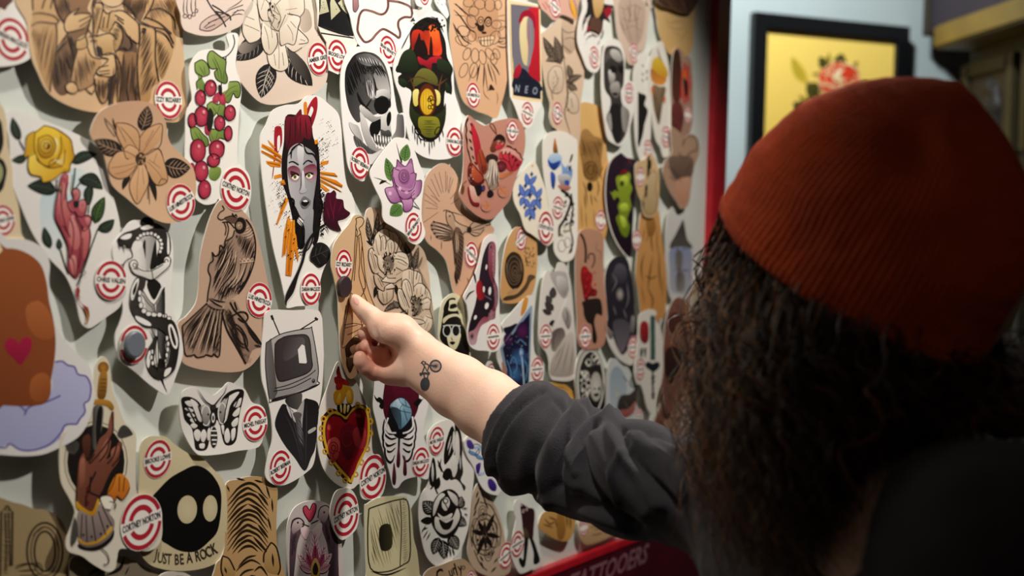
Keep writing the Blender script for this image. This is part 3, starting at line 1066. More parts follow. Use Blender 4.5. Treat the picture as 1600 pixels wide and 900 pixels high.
S(c4, 'pale tan cut out with grey line blossoms and dark paired leaves', 1, 'd8bfa4/cfb296/90',
  '345,95 290,150 235,195 214,230 225,420 250,560 272,640 268,720 285,770 310,790 330,830 380,860 430,900 455,850 460,640 480,470 470,300 445,150 400,100', '''
P cbb198/b59a82/90 350,110 400,120 430,180 440,260 400,330 360,310 345,220
LF 3b3029 8a7866 60 330,390 230,225 -8
LF 4a3d34 8a7866 56 335,395 300,220 6
LF 3b3029 8a7866 40 310,370 245,375 12
LF 3b3029 8a7866 44 375,510 470,460 -8
LF 3b3029 8a7866 40 395,480 380,395 6
LF 3b3029 8a7866 46 385,510 440,550 6
P d8c4ac/c2aa90/90 265,440 300,405 345,420 355,500 340,560 300,570 270,540 255,490
P d8c4ac/c2aa90/90 375,590 400,560 440,600 445,680 400,690 370,640
L 5c4a3e 2.5 265,440 300,405 345,420 355,500 340,560 300,570 270,540 258,490 265,440 | 300,430 320,500 290,540 | 280,560 290,610 | 375,590 400,560 440,600 445,680 400,690 370,640 375,590 | 400,600 410,660 | 350,180 380,200 430,190 | 360,240 400,230 440,250 | 355,280 400,320
T 33271f 6 355,330 365,420 375,510 380,620 360,690 400,830 | 345,160 352,330 370,360 | 315,580 325,560 | 370,680 395,665
N 33271f 16 4 290,470,330,560
B 310,693 70 -14 "LUIS"''')

S(c4, 'white cut out at the top with a brown bird body over curling black feathers', 2, 'e8e4dc',
  '480,-60 470,60 445,150 440,260 470,350 500,420 545,445 575,410 585,300 600,200 640,100 668,-60', '''
P 2b2420 500,-20 560,-40 600,20 660,35 640,70 625,90 640,140 600,120 590,190 550,230 520,200 500,150 520,90 490,120 500,40
P d9b884/b98f52/90 535,-40 600,-40 600,30 580,90 555,110 538,60
P 93202c 600,60 640,40 650,70 625,110 610,95 | 500,160 520,165 510,200 495,195
P 5b4034 520,110 580,120 590,190 550,220 520,190
T 1e1a17 8 470,190 480,120 500,70 | 478,230 500,190 560,200 580,250 | 490,250 520,220 560,240 | 470,160 500,110 | 480,270 500,262 | 560,280 590,220 600,180
L efeae2 5 480,225 520,200 570,225 580,260 | 500,240 540,225 565,250
E 8a7b70 490,120 9,13
B 537,352 68 -20 "-"''')

S(c4, 'pale pinkish tan cut out at the top with a faint sketched figure', 1, 'd6c2b0/cfb6a2/90',
  '672,-60 672,100 690,240 720,310 745,380 775,398 800,385 815,320 850,300 870,150 880,-60', '''
P c2aa98/b39a88/90 700,0 780,-20 850,20 850,150 820,260 770,280 720,200 690,100
L 8d7668 3 700,40 740,60 780,30 840,60 | 710,110 760,130 820,110 | 730,180 780,160 830,190 | 720,60 740,150 770,250 | 820,40 800,140 810,240 | 760,0 765,100
T 75604f 4 740,20 760,90 750,160 | 800,20 790,90 810,160 | 700,120 730,210
B 782,325 62 -16 "-"''')

S(c4, 'white oval cut out with a grey tattooed man in sunglasses', 3, 'e9e5dc',
  '650,236 612,270 592,340 584,480 590,640 605,760 625,850 680,888 700,892 735,860 760,780 790,640 790,520 735,470 730,350 700,260', '''
P 3a3633 600,400 608,300 650,280 700,300 722,370 725,440 720,520 705,560 715,640 750,680 755,740 735,820 700,875 670,870 640,790 615,720 640,660 640,600 605,540
P c9c4bd/8b8680/90 650,300 690,310 715,360 690,380 650,350 640,320
P d2cdc6/75706b/90 630,430 660,440 670,480 650,520 635,500
P b2ada6/5d5854/90 640,520 690,500 700,560 680,600 650,580
P 1b1918 640,400 675,410 680,440 650,445 | 690,400 722,410 720,450 695,440
E 1b1918 670,575 18,9
P 23201f 640,650 700,640 715,720 700,860 660,840 645,760
P a39e98/77726c/0 710,650 755,680 755,740 735,810 715,780
P 8d8882/aaa59f/0 615,720 640,690 650,780 640,800 625,760
H 8b8680 3 12 80 605,310 640,300 640,380 608,400
B 755,570 63 4 "-"''')

S(c4, 'narrow white cut out with a black pine sprig over a dark body', 1, 'e4e0d6',
  '845,312 810,340 790,400 780,480 785,700 795,860 815,960 840,985 880,900 890,700 885,400 878,340', '''
T 26231f 9 860,350 850,440 845,560 | 820,430 850,470 | 880,410 850,460 | 825,470 848,510 | 875,460 850,500 | 830,390 855,420
P 211d1b 800,575 830,570 860,590 850,640 870,680 850,760 840,820 815,900 805,830 800,700
B 862,915 60 0 "-"''')

S(c4, 'white cut out with a yellow cap design over orange and brown shapes', 2, 'e2dccf',
  '950,250 905,300 880,380 872,520 890,640 900,760 920,860 945,900 965,960 1000,945 1012,860 1005,600 1000,420 975,300', '''
P d9b83c/c08a24/90 900,370 940,350 985,420 990,470 940,480 895,450
P a26a34/d98c34/90 890,420 940,460 985,480 960,520 910,510 890,480
P 8b7256/5c4a3a/90 900,520 940,530 980,540 960,640 940,760 920,720 900,620
T 4a3c30 5 930,290 940,340 960,380 | 905,560 930,650 | 970,520 950,620 | 940,640 930,760
P c8682c 890,540 905,530 900,590 | 965,590 980,600 970,640
B 975,838 66 -8 "-"''')

S(c4, 'tan round cut out under the dark shade sheet at the top right of the board', 1, 'd8b77e/cda468/90',
  '930,-20 925,120 940,210 975,290 1005,330 1060,345 1110,340 1145,290 1150,150 1150,-20', '''
T a88a58 4 970,100 1000,140 1060,130 1110,150 | 980,150 1040,180 1100,170 | 1020,200 1080,220 | 990,60 1060,90 1120,80 | 1120,180 1060,260''')
S(c4, 'dark brown shaggy sheet standing in for shade at the top edge beside the red frame', 4, '4a3226',  # dark sheet added in place of a shadow on the board
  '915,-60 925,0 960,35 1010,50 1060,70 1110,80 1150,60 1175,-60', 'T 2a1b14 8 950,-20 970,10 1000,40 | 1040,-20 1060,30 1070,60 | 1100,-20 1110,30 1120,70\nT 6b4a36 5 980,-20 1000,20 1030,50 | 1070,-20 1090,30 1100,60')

S(c4, 'brown cut out with a bright red disc behind a long dark shape', 2, 'b08d78/9c7a68/90',
  '1060,292 1030,310 1018,380 1012,520 1010,700 1015,840 1025,900 1060,915 1110,850 1140,760 1145,640 1140,420 1130,360 1095,330', '''
E d42a2a/b81f24 1098,510 42,128
P d8642c 1075,440 1110,430 1115,470 1085,480
P 3b2018/5a3226/90 1025,330 1060,310 1075,420 1070,520 1060,640 1030,620 1015,520
P 33201a 1085,480 1110,500 1115,560 1100,590
P 6e3430/4a2220/90 1020,640 1070,630 1090,700 1080,780 1060,840 1030,850 1015,760
N b04a40 20 8 1020,660,1080,820
B 1113,703 52 0 ""''')

S(c8, 'brown cut out with a curling ribbon, under the red disc design', 5, 'a98a70/b8907a/90',
  '1010,0 1015,150 975,200 960,270 985,350 1010,400 1045,450 1070,492 1095,490 1120,460 1135,360 1150,250 1185,150 1170,60 1130,38 1090,60 1060,20', '''
P 7a6252/5c483c/90 1000,180 1060,170 1140,180 1150,250 1130,300 1060,330 1010,270
L 6b5140 8 1060,150 1090,190 1130,150 1170,130 1170,70 1130,48 1095,70 1085,110
P c9987c/b88468/90 1040,330 1100,300 1130,310 1120,400 1090,470 1050,430
T 4a382e 6 980,230 1030,260 1080,340 | 1000,290 1040,330 | 1140,200 1100,280''')

S(c4, 'tan cut out with a beast faced engraving on a straight topped card', 0, 'd8ad6c/cf9f60/90',
  '462,630 455,760 440,900 430,1100 432,1300 440,1420 560,1415 600,1470 630,1340 640,1120 615,900 600,770 580,660', '''
P a57c48/8a6336/90 465,805 500,790 540,830 590,850 595,900 585,980 590,1040 560,1100 520,1110 480,1080 465,1000 450,900
H 4f3418 5 12 70 465,820 540,840 590,870 580,960 520,990 470,960 455,880
H 5c3e20 4 12 110 480,990 560,990 570,1060 520,1100 480,1070
O 4f3418 5 520,1040 38,52 | 520,1040 22,30
E 201408 515,1142 18,30
T 4f3418 5 470,1110 490,1160 500,1260 | 560,1100 570,1150 560,1200 | 520,1180 530,1260 | 480,1180 490,1280 | 600,1020 580,1060 590,1100 | 540,1200 560,1240
T 8a6336 4 460,1240 470,1400 | 490,1290 495,1400 | 540,1280 545,1400
B 577,1348 64 -5 ""''', sharp=False)

S(c4, 'black and white flower half hidden at the far top, beside the pale sketched figure', 0, 'cfc8ba',
  '870,-60 860,20 890,50 905,40 925,10 930,-60', 'T 4a4038 4 880,-20 890,20 900,30 | 905,-20 900,20')
S(c5, 'white cut out of a red hand holding up a yellow rose with dark leaves', 1, 'e8e4dd/e2ddd6/90',
  '60,48 28,75 20,110 50,190 62,320 72,480 130,640 200,800 300,950 400,1060 460,1200 490,1330 520,1372 560,1376 640,1320 738,1240 742,1130 720,950 735,760 690,560 660,420 620,310 555,240 440,180 280,115 130,60', '''
P c3d6dc/e4e2dc/90 250,580 330,540 420,560 480,640 520,720 440,800 380,900 400,1000 340,960 280,900 250,760
P c9dade/e4e2dc/0 430,420 520,420 560,520 540,640 470,600
LF 16201a 40503c 62 120,235 75,90 -6
LF 16201a 40503c 54 165,330 70,355 -8
LF 16201a 40503c 96 345,545 165,510 14
LF 16201a 40503c 70 440,370 595,315 -14
LF 16201a 40503c 90 480,470 630,530 -26
LF 16201a 40503c 60 555,500 545,635 10
LF 1f3317 5c7a3a 78 580,740 640,575 -8
LF 16201a 40503c 70 600,780 700,715 12
LF 16201a 40503c 56 310,890 270,760 -6
LF 16201a 40503c 36 365,900 360,830 0
L 1c2a1c 5 120,235 150,290 | 350,470 345,520 365,560 | 460,400 455,470 440,550 | 445,550 490,490 | 545,635 540,680 | 600,770 560,880 520,1000 470,1120 | 370,900 400,1000 420,1050
P d9ae24/b88412/90 270,140 330,155 385,185 435,230 445,290 455,330 430,380 425,420 380,430 330,470 265,488 250,455 190,440 172,390 175,330 150,335 160,280 165,210 200,180 225,178
P edc93c/d0a01f/90 215,180 270,145 340,165 370,210 375,280 340,350 300,390 240,370 215,300 210,230
P f2d358/d2a225/45 175,330 215,310 245,370 300,400 380,390 385,420 330,465 265,485 250,452 190,438 172,390
P e8be30/c08c16/0 380,200 440,250 450,320 425,400 390,400 370,330 400,290
P e0b528/a87610/90 235,220 290,200 330,230 340,280 310,330 260,335 232,290
P f2d660/c9971c/90 250,240 285,225 310,250 305,290 270,310 248,280
P f4e6b0/e8c040/90 335,215 355,240 350,300 330,330 345,270
P efe0a8/d8b040/0 330,345 370,350 395,300 390,380 340,365
O 5a3c0c 3 285,265 22,24 | 285,265 12,14 | 285,268 38,42
L 5a3c0c 3.5 270,140 225,178 200,180 165,210 155,290 150,335 175,330 172,390 190,438 250,455 265,488 330,470 380,430 425,420 430,380 455,330 445,290 435,230 385,185 330,155 270,140 | 215,180 210,240 215,300 245,365 300,390 350,350 375,280 370,210 | 235,220 290,200 330,230 340,280 310,330 260,335 232,290 235,220 | 175,330 215,310 | 300,400 305,360 340,345 | 225,340 235,360 300,400 380,390 | 400,290 390,380
P 7e2030/5c1622/90 290,260 300,255 305,275 290,285
C 50,260,3.6
P b0525a/8e3640/90 165,60 185,38 205,50 205,90 195,120 195,170 200,200 235,180 225,140 240,122 268,135 270,170 260,195 285,185 308,200 305,250 298,275 320,275 335,305 325,350 330,400 318,470 295,540 270,600 250,630 215,600 200,560 205,500 200,440 175,380 150,330 130,280 132,220 145,150
P d08a86/b0525a/90 150,150 172,95 185,110 175,180 160,270 142,260
P d08a86/b8605e/90 215,290 240,280 265,350 275,420 250,470 215,440 205,380
P c87670/a84a50/90 180,190 200,200 215,250 200,330 175,330 160,270
P d08a86/b0525a/90 232,140 255,130 268,150 262,180 240,185 | 262,200 290,190 302,215 295,250 272,260 | 300,290 325,290 325,320 308,330
P c87670/a84a50/90 285,360 318,350 318,440 300,520 280,500 275,420
P d08a86/b8605e/90 210,520 240,500 250,540 245,610 225,600
L 4a1820 4 165,60 145,150 132,220 130,280 150,330 175,380 200,440 205,500 200,560 | 205,90 195,130 195,180 200,205 | 225,140 240,122 268,135 270,170 255,200 | 225,140 235,180 200,205 215,250 240,260 | 262,200 285,185 308,200 305,250 290,280 262,280 240,250 | 298,275 322,275 335,305 320,340 290,365 285,330 | 325,350 330,400 318,470 295,540 270,600 | 240,260 270,320 285,360
L 6e222c 4 172,100 165,200 180,300 215,400 | 215,290 235,360 230,450 215,520 | 240,285 270,360 275,440 262,540 250,620 | 285,400 280,500 260,580 | 210,500 235,540 240,620 | 175,330 200,370 | 155,330 165,350
P 1a1614 235,195 262,200 262,225 240,230
E d89a98/b0525a 186,60 9,14 | 250,150 8,12 | 286,212 8,12
L 3a5a30 5 165,150 150,110 | 225,130 240,40
C 0,160,3.913
P a8303a/6e1622/90 490,1150 480,1190 500,1230 530,1250 545,1280 540,1330 530,1300 510,1250 470,1190 470,1130
T c99020 5 520,1260 535,1300 530,1350 515,1355
L 5a3010 3 535,1250 545,1300 530,1350 515,1355 | 480,1050 510,1030 525,1040 495,1075 480,1150 490,1200
B 660,1087 118 -4 "CHRIS VALEN"''', amp=5)

S(c5, 'tan peanut shaped cut out with a line dogwood flower and dark ribbed leaves', 3, 'c8a080/d0aa86/90',
  '620,50 575,110 552,190 580,245 630,310 660,420 690,510 780,590 850,650 920,700 1000,735 1080,735 1145,710 1175,640 1200,520 1180,400 1110,320 1050,260 1025,200 1010,110 960,30 890,-5 800,-8 700,10', '''
LF 1d1512 b59274 92 865,175 905,20 6
LF 1d1512 b59274 105 750,300 575,230 -10
LF 1d1512 b59274 125 1000,380 1165,400 14
LF 1d1512 - 36 795,450 750,535 8
LF 1d1512 - 36 905,440 955,605 -8
P d2a47a/bd8e62/90 712,125 780,130 840,170 855,230 850,300 800,320 750,270 715,200
P d2a47a/bd8e62/90 855,215 900,160 985,130 985,200 960,250 900,310 860,300
P d2a47a/bd8e62/90 665,380 710,310 770,300 840,340 830,400 790,450 720,465 670,430
P d8ac82/c39468/90 845,390 890,380 910,450 905,520 870,580 838,620 800,560 795,480
P d2a47a/bd8e62/90 890,350 960,290 1000,350 1025,450 1015,490 960,505 920,450
P d8ac82/c39468/90 755,290 790,260 840,280 850,320 790,345 760,320
L 4a3020 3 712,125 780,130 840,170 855,230 850,300 | 712,125 715,200 760,290 | 855,215 900,160 985,130 992,200 975,270 900,320 | 665,380 710,310 770,300 840,340 | 665,380 670,430 720,465 790,450 840,380 | 845,390 800,470 795,540 838,620 880,560 910,480 890,380 | 890,320 940,285 980,290 1000,350 1025,450 1015,490 960,505 915,450 880,370 | 755,290 790,260 840,285 850,310 | 755,290 770,340 790,345 | 970,500 985,470 1010,470 1020,490
L 6b4a34 1.5 740,150 800,220 850,300 | 720,140 770,240 | 980,140 920,230 870,310 | 940,170 890,260 | 680,400 750,390 830,370 | 700,440 770,420 840,380 | 850,400 840,500 838,600 | 870,400 880,500 | 900,360 960,420 1000,480 | 910,350 980,400 | 960,310 940,370
E 3a281c 860,345 32,40
N c49a70 26 6 836,310,888,380
L 3a281c 2.5 640,95 660,150 705,210 | 640,95 690,150 710,200 | 690,95 712,165 | 910,480 915,620 | 905,500 905,590
P 20150f 690,95 702,130 712,165 696,140
B 1090,612 112 28 "LUIS HINESTROZA"''', amp=5)

S(c5, 'yellowish cut out at the left edge with two black outlined green shapes', 2, 'd6c29c/dcc8a4/90',
  '-60,-10 10,20 40,110 48,260 75,400 82,520 115,640 130,790 150,850 60,862 -60,880', '''
P 171412 -60,100 0,105 18,180 20,260 -10,330 -60,330
P 171412 -60,335 10,345 40,400 36,460 10,540 -60,560
P 9aa06c -60,370 -10,365 18,410 10,470 -30,520 -60,520
B 10,720 92 12 "BROOKE LOWE"''')

S(d1, 'white cut out of a plain brown rounded shape with a heart, above a cloud', 3, 'dedad6',
  '-60,60 40,50 140,52 220,80 280,130 305,210 300,300 310,400 325,520 350,600 400,680 480,760 540,820 560,880 580,1000 568,1080 545,1160 500,1240 440,1290 340,1340 260,1370 150,1380 0,1370 -60,1350', '''
P b8b8d8/a4a6cc/90 340,805 380,800 420,820 460,830 480,880 540,900 560,960 545,1040 520,1050 515,1130 490,1150 470,1180 400,1200 380,1260 300,1320 200,1350 120,1340 60,1310 -60,1320 -60,1060 100,1060 300,1000 320,880
L 5a4a94 9 335,806 380,800 415,825 455,835 478,880 530,895 556,960 545,1035 515,1060 520,1110 490,1150 470,1185 | 470,1185 400,1190 370,1240 300,1310 200,1345 120,1340 60,1305 30,1330 -60,1320 | 150,1130 180,1080 280,1050 370,1010 | -60,1060 0,1050 90,1060 130,1080 160,1110
P 9a5228/7d3e1c/90 -60,130 40,110 120,120 200,160 255,220 285,320 300,430 325,540 340,660 335,780 315,900 300,1000 270,1060 150,1075 20,1070 -60,1070
P a8602f/8a4721/60 200,900 260,870 305,900 312,970 290,1040 210,1045 180,980
P b06636/9a5228/90 160,470 230,430 290,480 325,560 335,630 290,670 220,650 170,580
P a81c40/8e1236/90 30,690 60,658 100,670 118,690 135,662 170,650 195,675 190,730 160,780 125,822 80,780 40,740''', amp=4)

S(d1, 'white cut out of a black and grey snake coiled round a dagger', 2, 'e9e5de',
  '800,-55 745,10 700,80 690,150 710,250 735,340 752,480 735,560 705,640 708,720 730,790 820,860 900,930 960,975 1012,1005 1040,985 1080,880 1118,760 1110,660 1080,560 1052,460 1050,300 1060,150 1045,40 1000,10 940,-40 870,-62', '''
C 170,330,2.823
P cfcbc5/8f8b86/0 130,130 200,112 208,150 180,255 160,255 135,200
P 17130f 150,150 162,128 162,200 158,240 | 196,165 208,130 212,200 215,240 182,258 | 215,185 240,200 250,210 235,240 215,240
P efebe4/c9c5be/0 125,160 145,140 165,250 130,235 118,190
P 17130f 175,300 205,300 232,335 200,395 170,345
P c4c0b8/8a8680/0 150,350 200,412 210,640 228,720 215,700 190,540
P 6a6662/1a1816/0 210,400 245,330 248,520 250,640 232,650 215,560
P efebe4 148,350 165,320 172,345 200,392 232,335 245,335 203,414
P 17130f 222,650 245,660 250,690 240,745 258,800 232,750 215,700
P 3d3935/17130f/90 38,132 45,115 70,95 100,85 125,75 160,58 200,50 240,70 265,100 275,150 268,195 245,230 225,190 235,150 228,125 205,105 170,100 140,115 110,140 95,165 70,150 55,155 42,148
P 17130f 140,60 142,40 160,25 185,30 200,52 170,68
P e8e4dd 108,140 130,125 150,150 120,190 95,240 85,200 100,170
P efebe4 50,118 75,102 100,100 95,118 70,125 | 140,72 175,60 200,68 175,80 150,82 | 255,92 265,115 268,180 258,185 258,120
O 17130f 2.5 52,128 8,5 | 128,120 9,9 | 140,108 9,9 | 155,101 9,9 | 171,98 9,9 | 188,98 9,9 | 205,104 9,9 | 218,114 9,9 | 228,128 8,9 | 233,145 8,9 | 232,162 8,9 | 227,178 8,9 | 222,192 7,7
E e8e4dd 128,120 7,7 | 140,108 7,7 | 155,101 7,7 | 171,98 7,7 | 188,98 7,7 | 205,104 7,7 | 218,114 7,7 | 228,128 7,7 | 233,145 7,7 | 232,162 7,7 | 227,178 6,7
V 17130f 4 45,150 50,172 | 62,152 70,185 | 80,150 84,165
L 17130f 3 38,132 45,118 70,98 110,85 | 42,148 60,155 95,165 | 95,160 105,200 80,215 65,235 | 65,235 50,238 | 65,235 62,268
E efebe4 110,235 18,20 | 258,218 16,19
O 17130f 3 110,235 18,20 | 258,218 16,19 | 114,238 8,9 | 254,220 7,8
P efebe4/c9c5be/90 95,250 130,262 190,258 240,230 270,225 265,250 235,270 195,300 150,290 110,275
L 17130f 3 95,248 112,275 150,290 193,302 235,272 268,240 272,215 | 125,248 150,262 190,262 240,235 | 190,262 195,300
P 3d3935/17130f/0 125,290 160,295 160,330 140,370 140,410 165,450 200,465 250,470 290,490 310,560 308,620 290,700 250,735 215,740 180,710 165,660 172,610 190,580 205,550 215,560 205,610 200,670 220,690 250,690 265,650 270,590 250,540 210,515 160,510 125,480 100,440 92,400 100,340
P efebe4 118,305 132,298 130,325 115,370 108,390 98,388 100,345
P 17130f 120,318 126,312 120,350 108,372 106,350
P efebe4 118,462 145,470 180,490 186,505 160,502 125,482
P efebe4 262,510 275,498 290,520 305,570 300,605 285,600 270,560
P 17130f 270,520 276,512 288,545 297,585 290,592 278,562
P efebe4 175,620 185,620 180,680 172,690 166,660 | 250,700 275,690 268,715 245,730
O 17130f 2.5 137,360 8,13 | 136,388 9,14 | 142,415 10,14 | 155,440 12,12 | 176,453 13,11 | 200,456 13,11 | 224,457 12,11 | 246,462 11,10 | 266,472 10,8 | 257,560 7,12 | 262,585 7,12 | 260,610 7,12 | 256,635 7,12 | 250,660 7,10 | 192,620 6,12 | 188,645 7,12 | 194,670 8,11 | 208,685 9,9
E e8e4dd 137,360 6,11 | 136,388 7,12 | 142,415 8,12 | 155,440 10,10 | 176,453 11,9 | 200,456 11,9 | 224,457 10,9 | 246,462 9,8 | 266,472 8,6 | 257,560 5,10 | 262,585 5,10 | 260,610 5,10 | 256,635 5,10 | 192,620 4,10 | 188,645 5,10 | 194,670 6,9
L 17130f 3 150,350 200,412 245,335 | 200,412 205,450 | 245,335 246,470 | 190,520 205,560 | 215,540 220,650 215,700 | 248,560 245,660
N 17130f 50 2.2 100,380,135,470
N 17130f 40 2.2 175,700,240,735
N 17130f 40 2.2 120,75,250,100
C 0,360,3.913
B 810,697 116 0 ""''')

S(d2, 'tan cut out of a finely engraved bird with a worm, perched on a branch', 2, 'ba9a82/c2a28a/90',
  '545,-25 505,30 470,130 442,260 435,400 420,480 375,540 335,580 345,700 360,765 430,795 520,808 600,812 660,800 710,760 750,690 775,560 778,430 762,330 740,230 705,110 660,40 600,-12', '''
C 285,310,3.214
P 8e7362/a88c78/90 262,105 290,92 320,105 345,140 360,180 368,240 362,310 340,380 310,440 280,480 240,510 200,545 150,540 125,510 130,470 140,400 130,360 150,270 165,290 215,210 250,190 262,170
P 8e7362/a08470/90 125,530 200,545 195,640 185,785 120,790 60,790 12,775 0,700 0,640 60,590
P a2866f/84695a/60 200,570 240,510 270,520 290,560 320,600 340,660 400,735 350,765 320,830 270,740 225,660
P 1b1310 265,110 290,95 315,110 320,145 308,170 285,178 268,165 262,140
E c8a88c/8a6a56 286,137 17,20
E 1b1310 286,137 11,13
O c8a88c 2.5 286,137 8,9
E e8d0b4 285,136 3,4
P 5a4436 212,100 245,88 275,100 262,125 235,118
L 1b1310 4 200,35 210,55 190,70 178,95 195,108 215,100 | 212,98 245,88 272,98 | 200,120 235,120 262,150 | 222,118 232,150 225,190 215,208 | 210,122 220,150 214,185 | 255,90 250,75 262,90 268,80 275,92 | 262,160 250,195 215,215
L 1b1310 5 320,105 345,140 362,190 368,240 362,310 340,380 310,440 280,480 | 215,210 210,250 190,235 185,275 165,290 150,270 155,310 135,330 130,365 142,400 130,470 125,520
T d0b498 3.5 300,180 330,170 350,150 | 305,192 335,182 355,165 | 310,204 340,194 358,180 | 315,165 335,150 | 318,150 335,135
H 1e130e 4 8 110 270,180 355,200 366,290 330,320 290,280
H 1e130e 4 8 118 215,220 262,190 280,260 250,360 200,430 160,480 150,400 180,290
H 1e130e 4 8 112 200,440 260,400 320,400 290,470 220,520 170,530
T 1b1310 7 275,290 255,370 200,440 160,500 | 300,300 280,380 220,450 180,500 | 330,310 300,400 240,460 200,500 | 350,320 320,410 260,470 | 255,250 235,330 190,400 160,470 | 235,240 210,320 175,390 150,450 | 345,360 310,430 270,480 | 215,260 195,330 160,400
T d0b498 4 285,325 320,320 362,315 | 282,318 290,305 300,318 310,303 320,316 330,302 340,314 350,300 360,310 | 290,340 270,400 230,450 | 315,330 290,400 250,450 | 245,270 225,340 190,400 | 270,260 262,330 | 225,250 205,310 180,360
T 1b1310 6 130,500 170,530 205,545 | 120,530 160,555 200,560 | 140,500 180,515 220,520
L 1b1310 5 0,640 12,775 40,790 60,785 75,798 110,792 120,785 150,792 158,780 186,788 195,640 205,555 | 0,640 60,585 125,525
T 1b1310 5 130,540 60,640 15,740 | 145,545 95,660 50,775 | 160,550 125,670 90,780 | 175,552 150,680 125,780 | 190,555 172,680 158,780 | 110,550 30,640 5,700
H 1e130e 3.5 7 125 20,650 110,570 90,680 40,770 15,740
H 1e130e 3.5 7 108 120,570 190,560 180,770 100,780 80,760
T d0b498 3.5 135,550 80,650 32,765 | 152,552 110,665 70,782 | 168,556 138,675 108,785 | 183,560 162,680 142,785
L 1b1310 5 198,570 225,660 270,740 320,830 | 240,520 262,560 300,600 330,640 370,690 402,738 | 262,520 275,560 | 250,590 290,570 320,575 330,600 310,620 280,600
H 1e130e 3.5 7 55 205,570 240,560 300,690 320,810 260,720
H 1e130e 3.5 7 130 205,570 240,560 270,640 300,780 250,710
O 1b1310 3.5 290,690 26,66 -28 | 292,692 15,46 -28
T 1b1310 7 310,620 350,680 400,735 | 330,660 360,700 390,735 | 360,735 400,745 | 340,770 320,740 300,650
N 1b1310 20 3 300,780,345,830
C 170,320,3.103
B 720,461 83 -16 "LUIS HINESTROZA"''', amp=5)

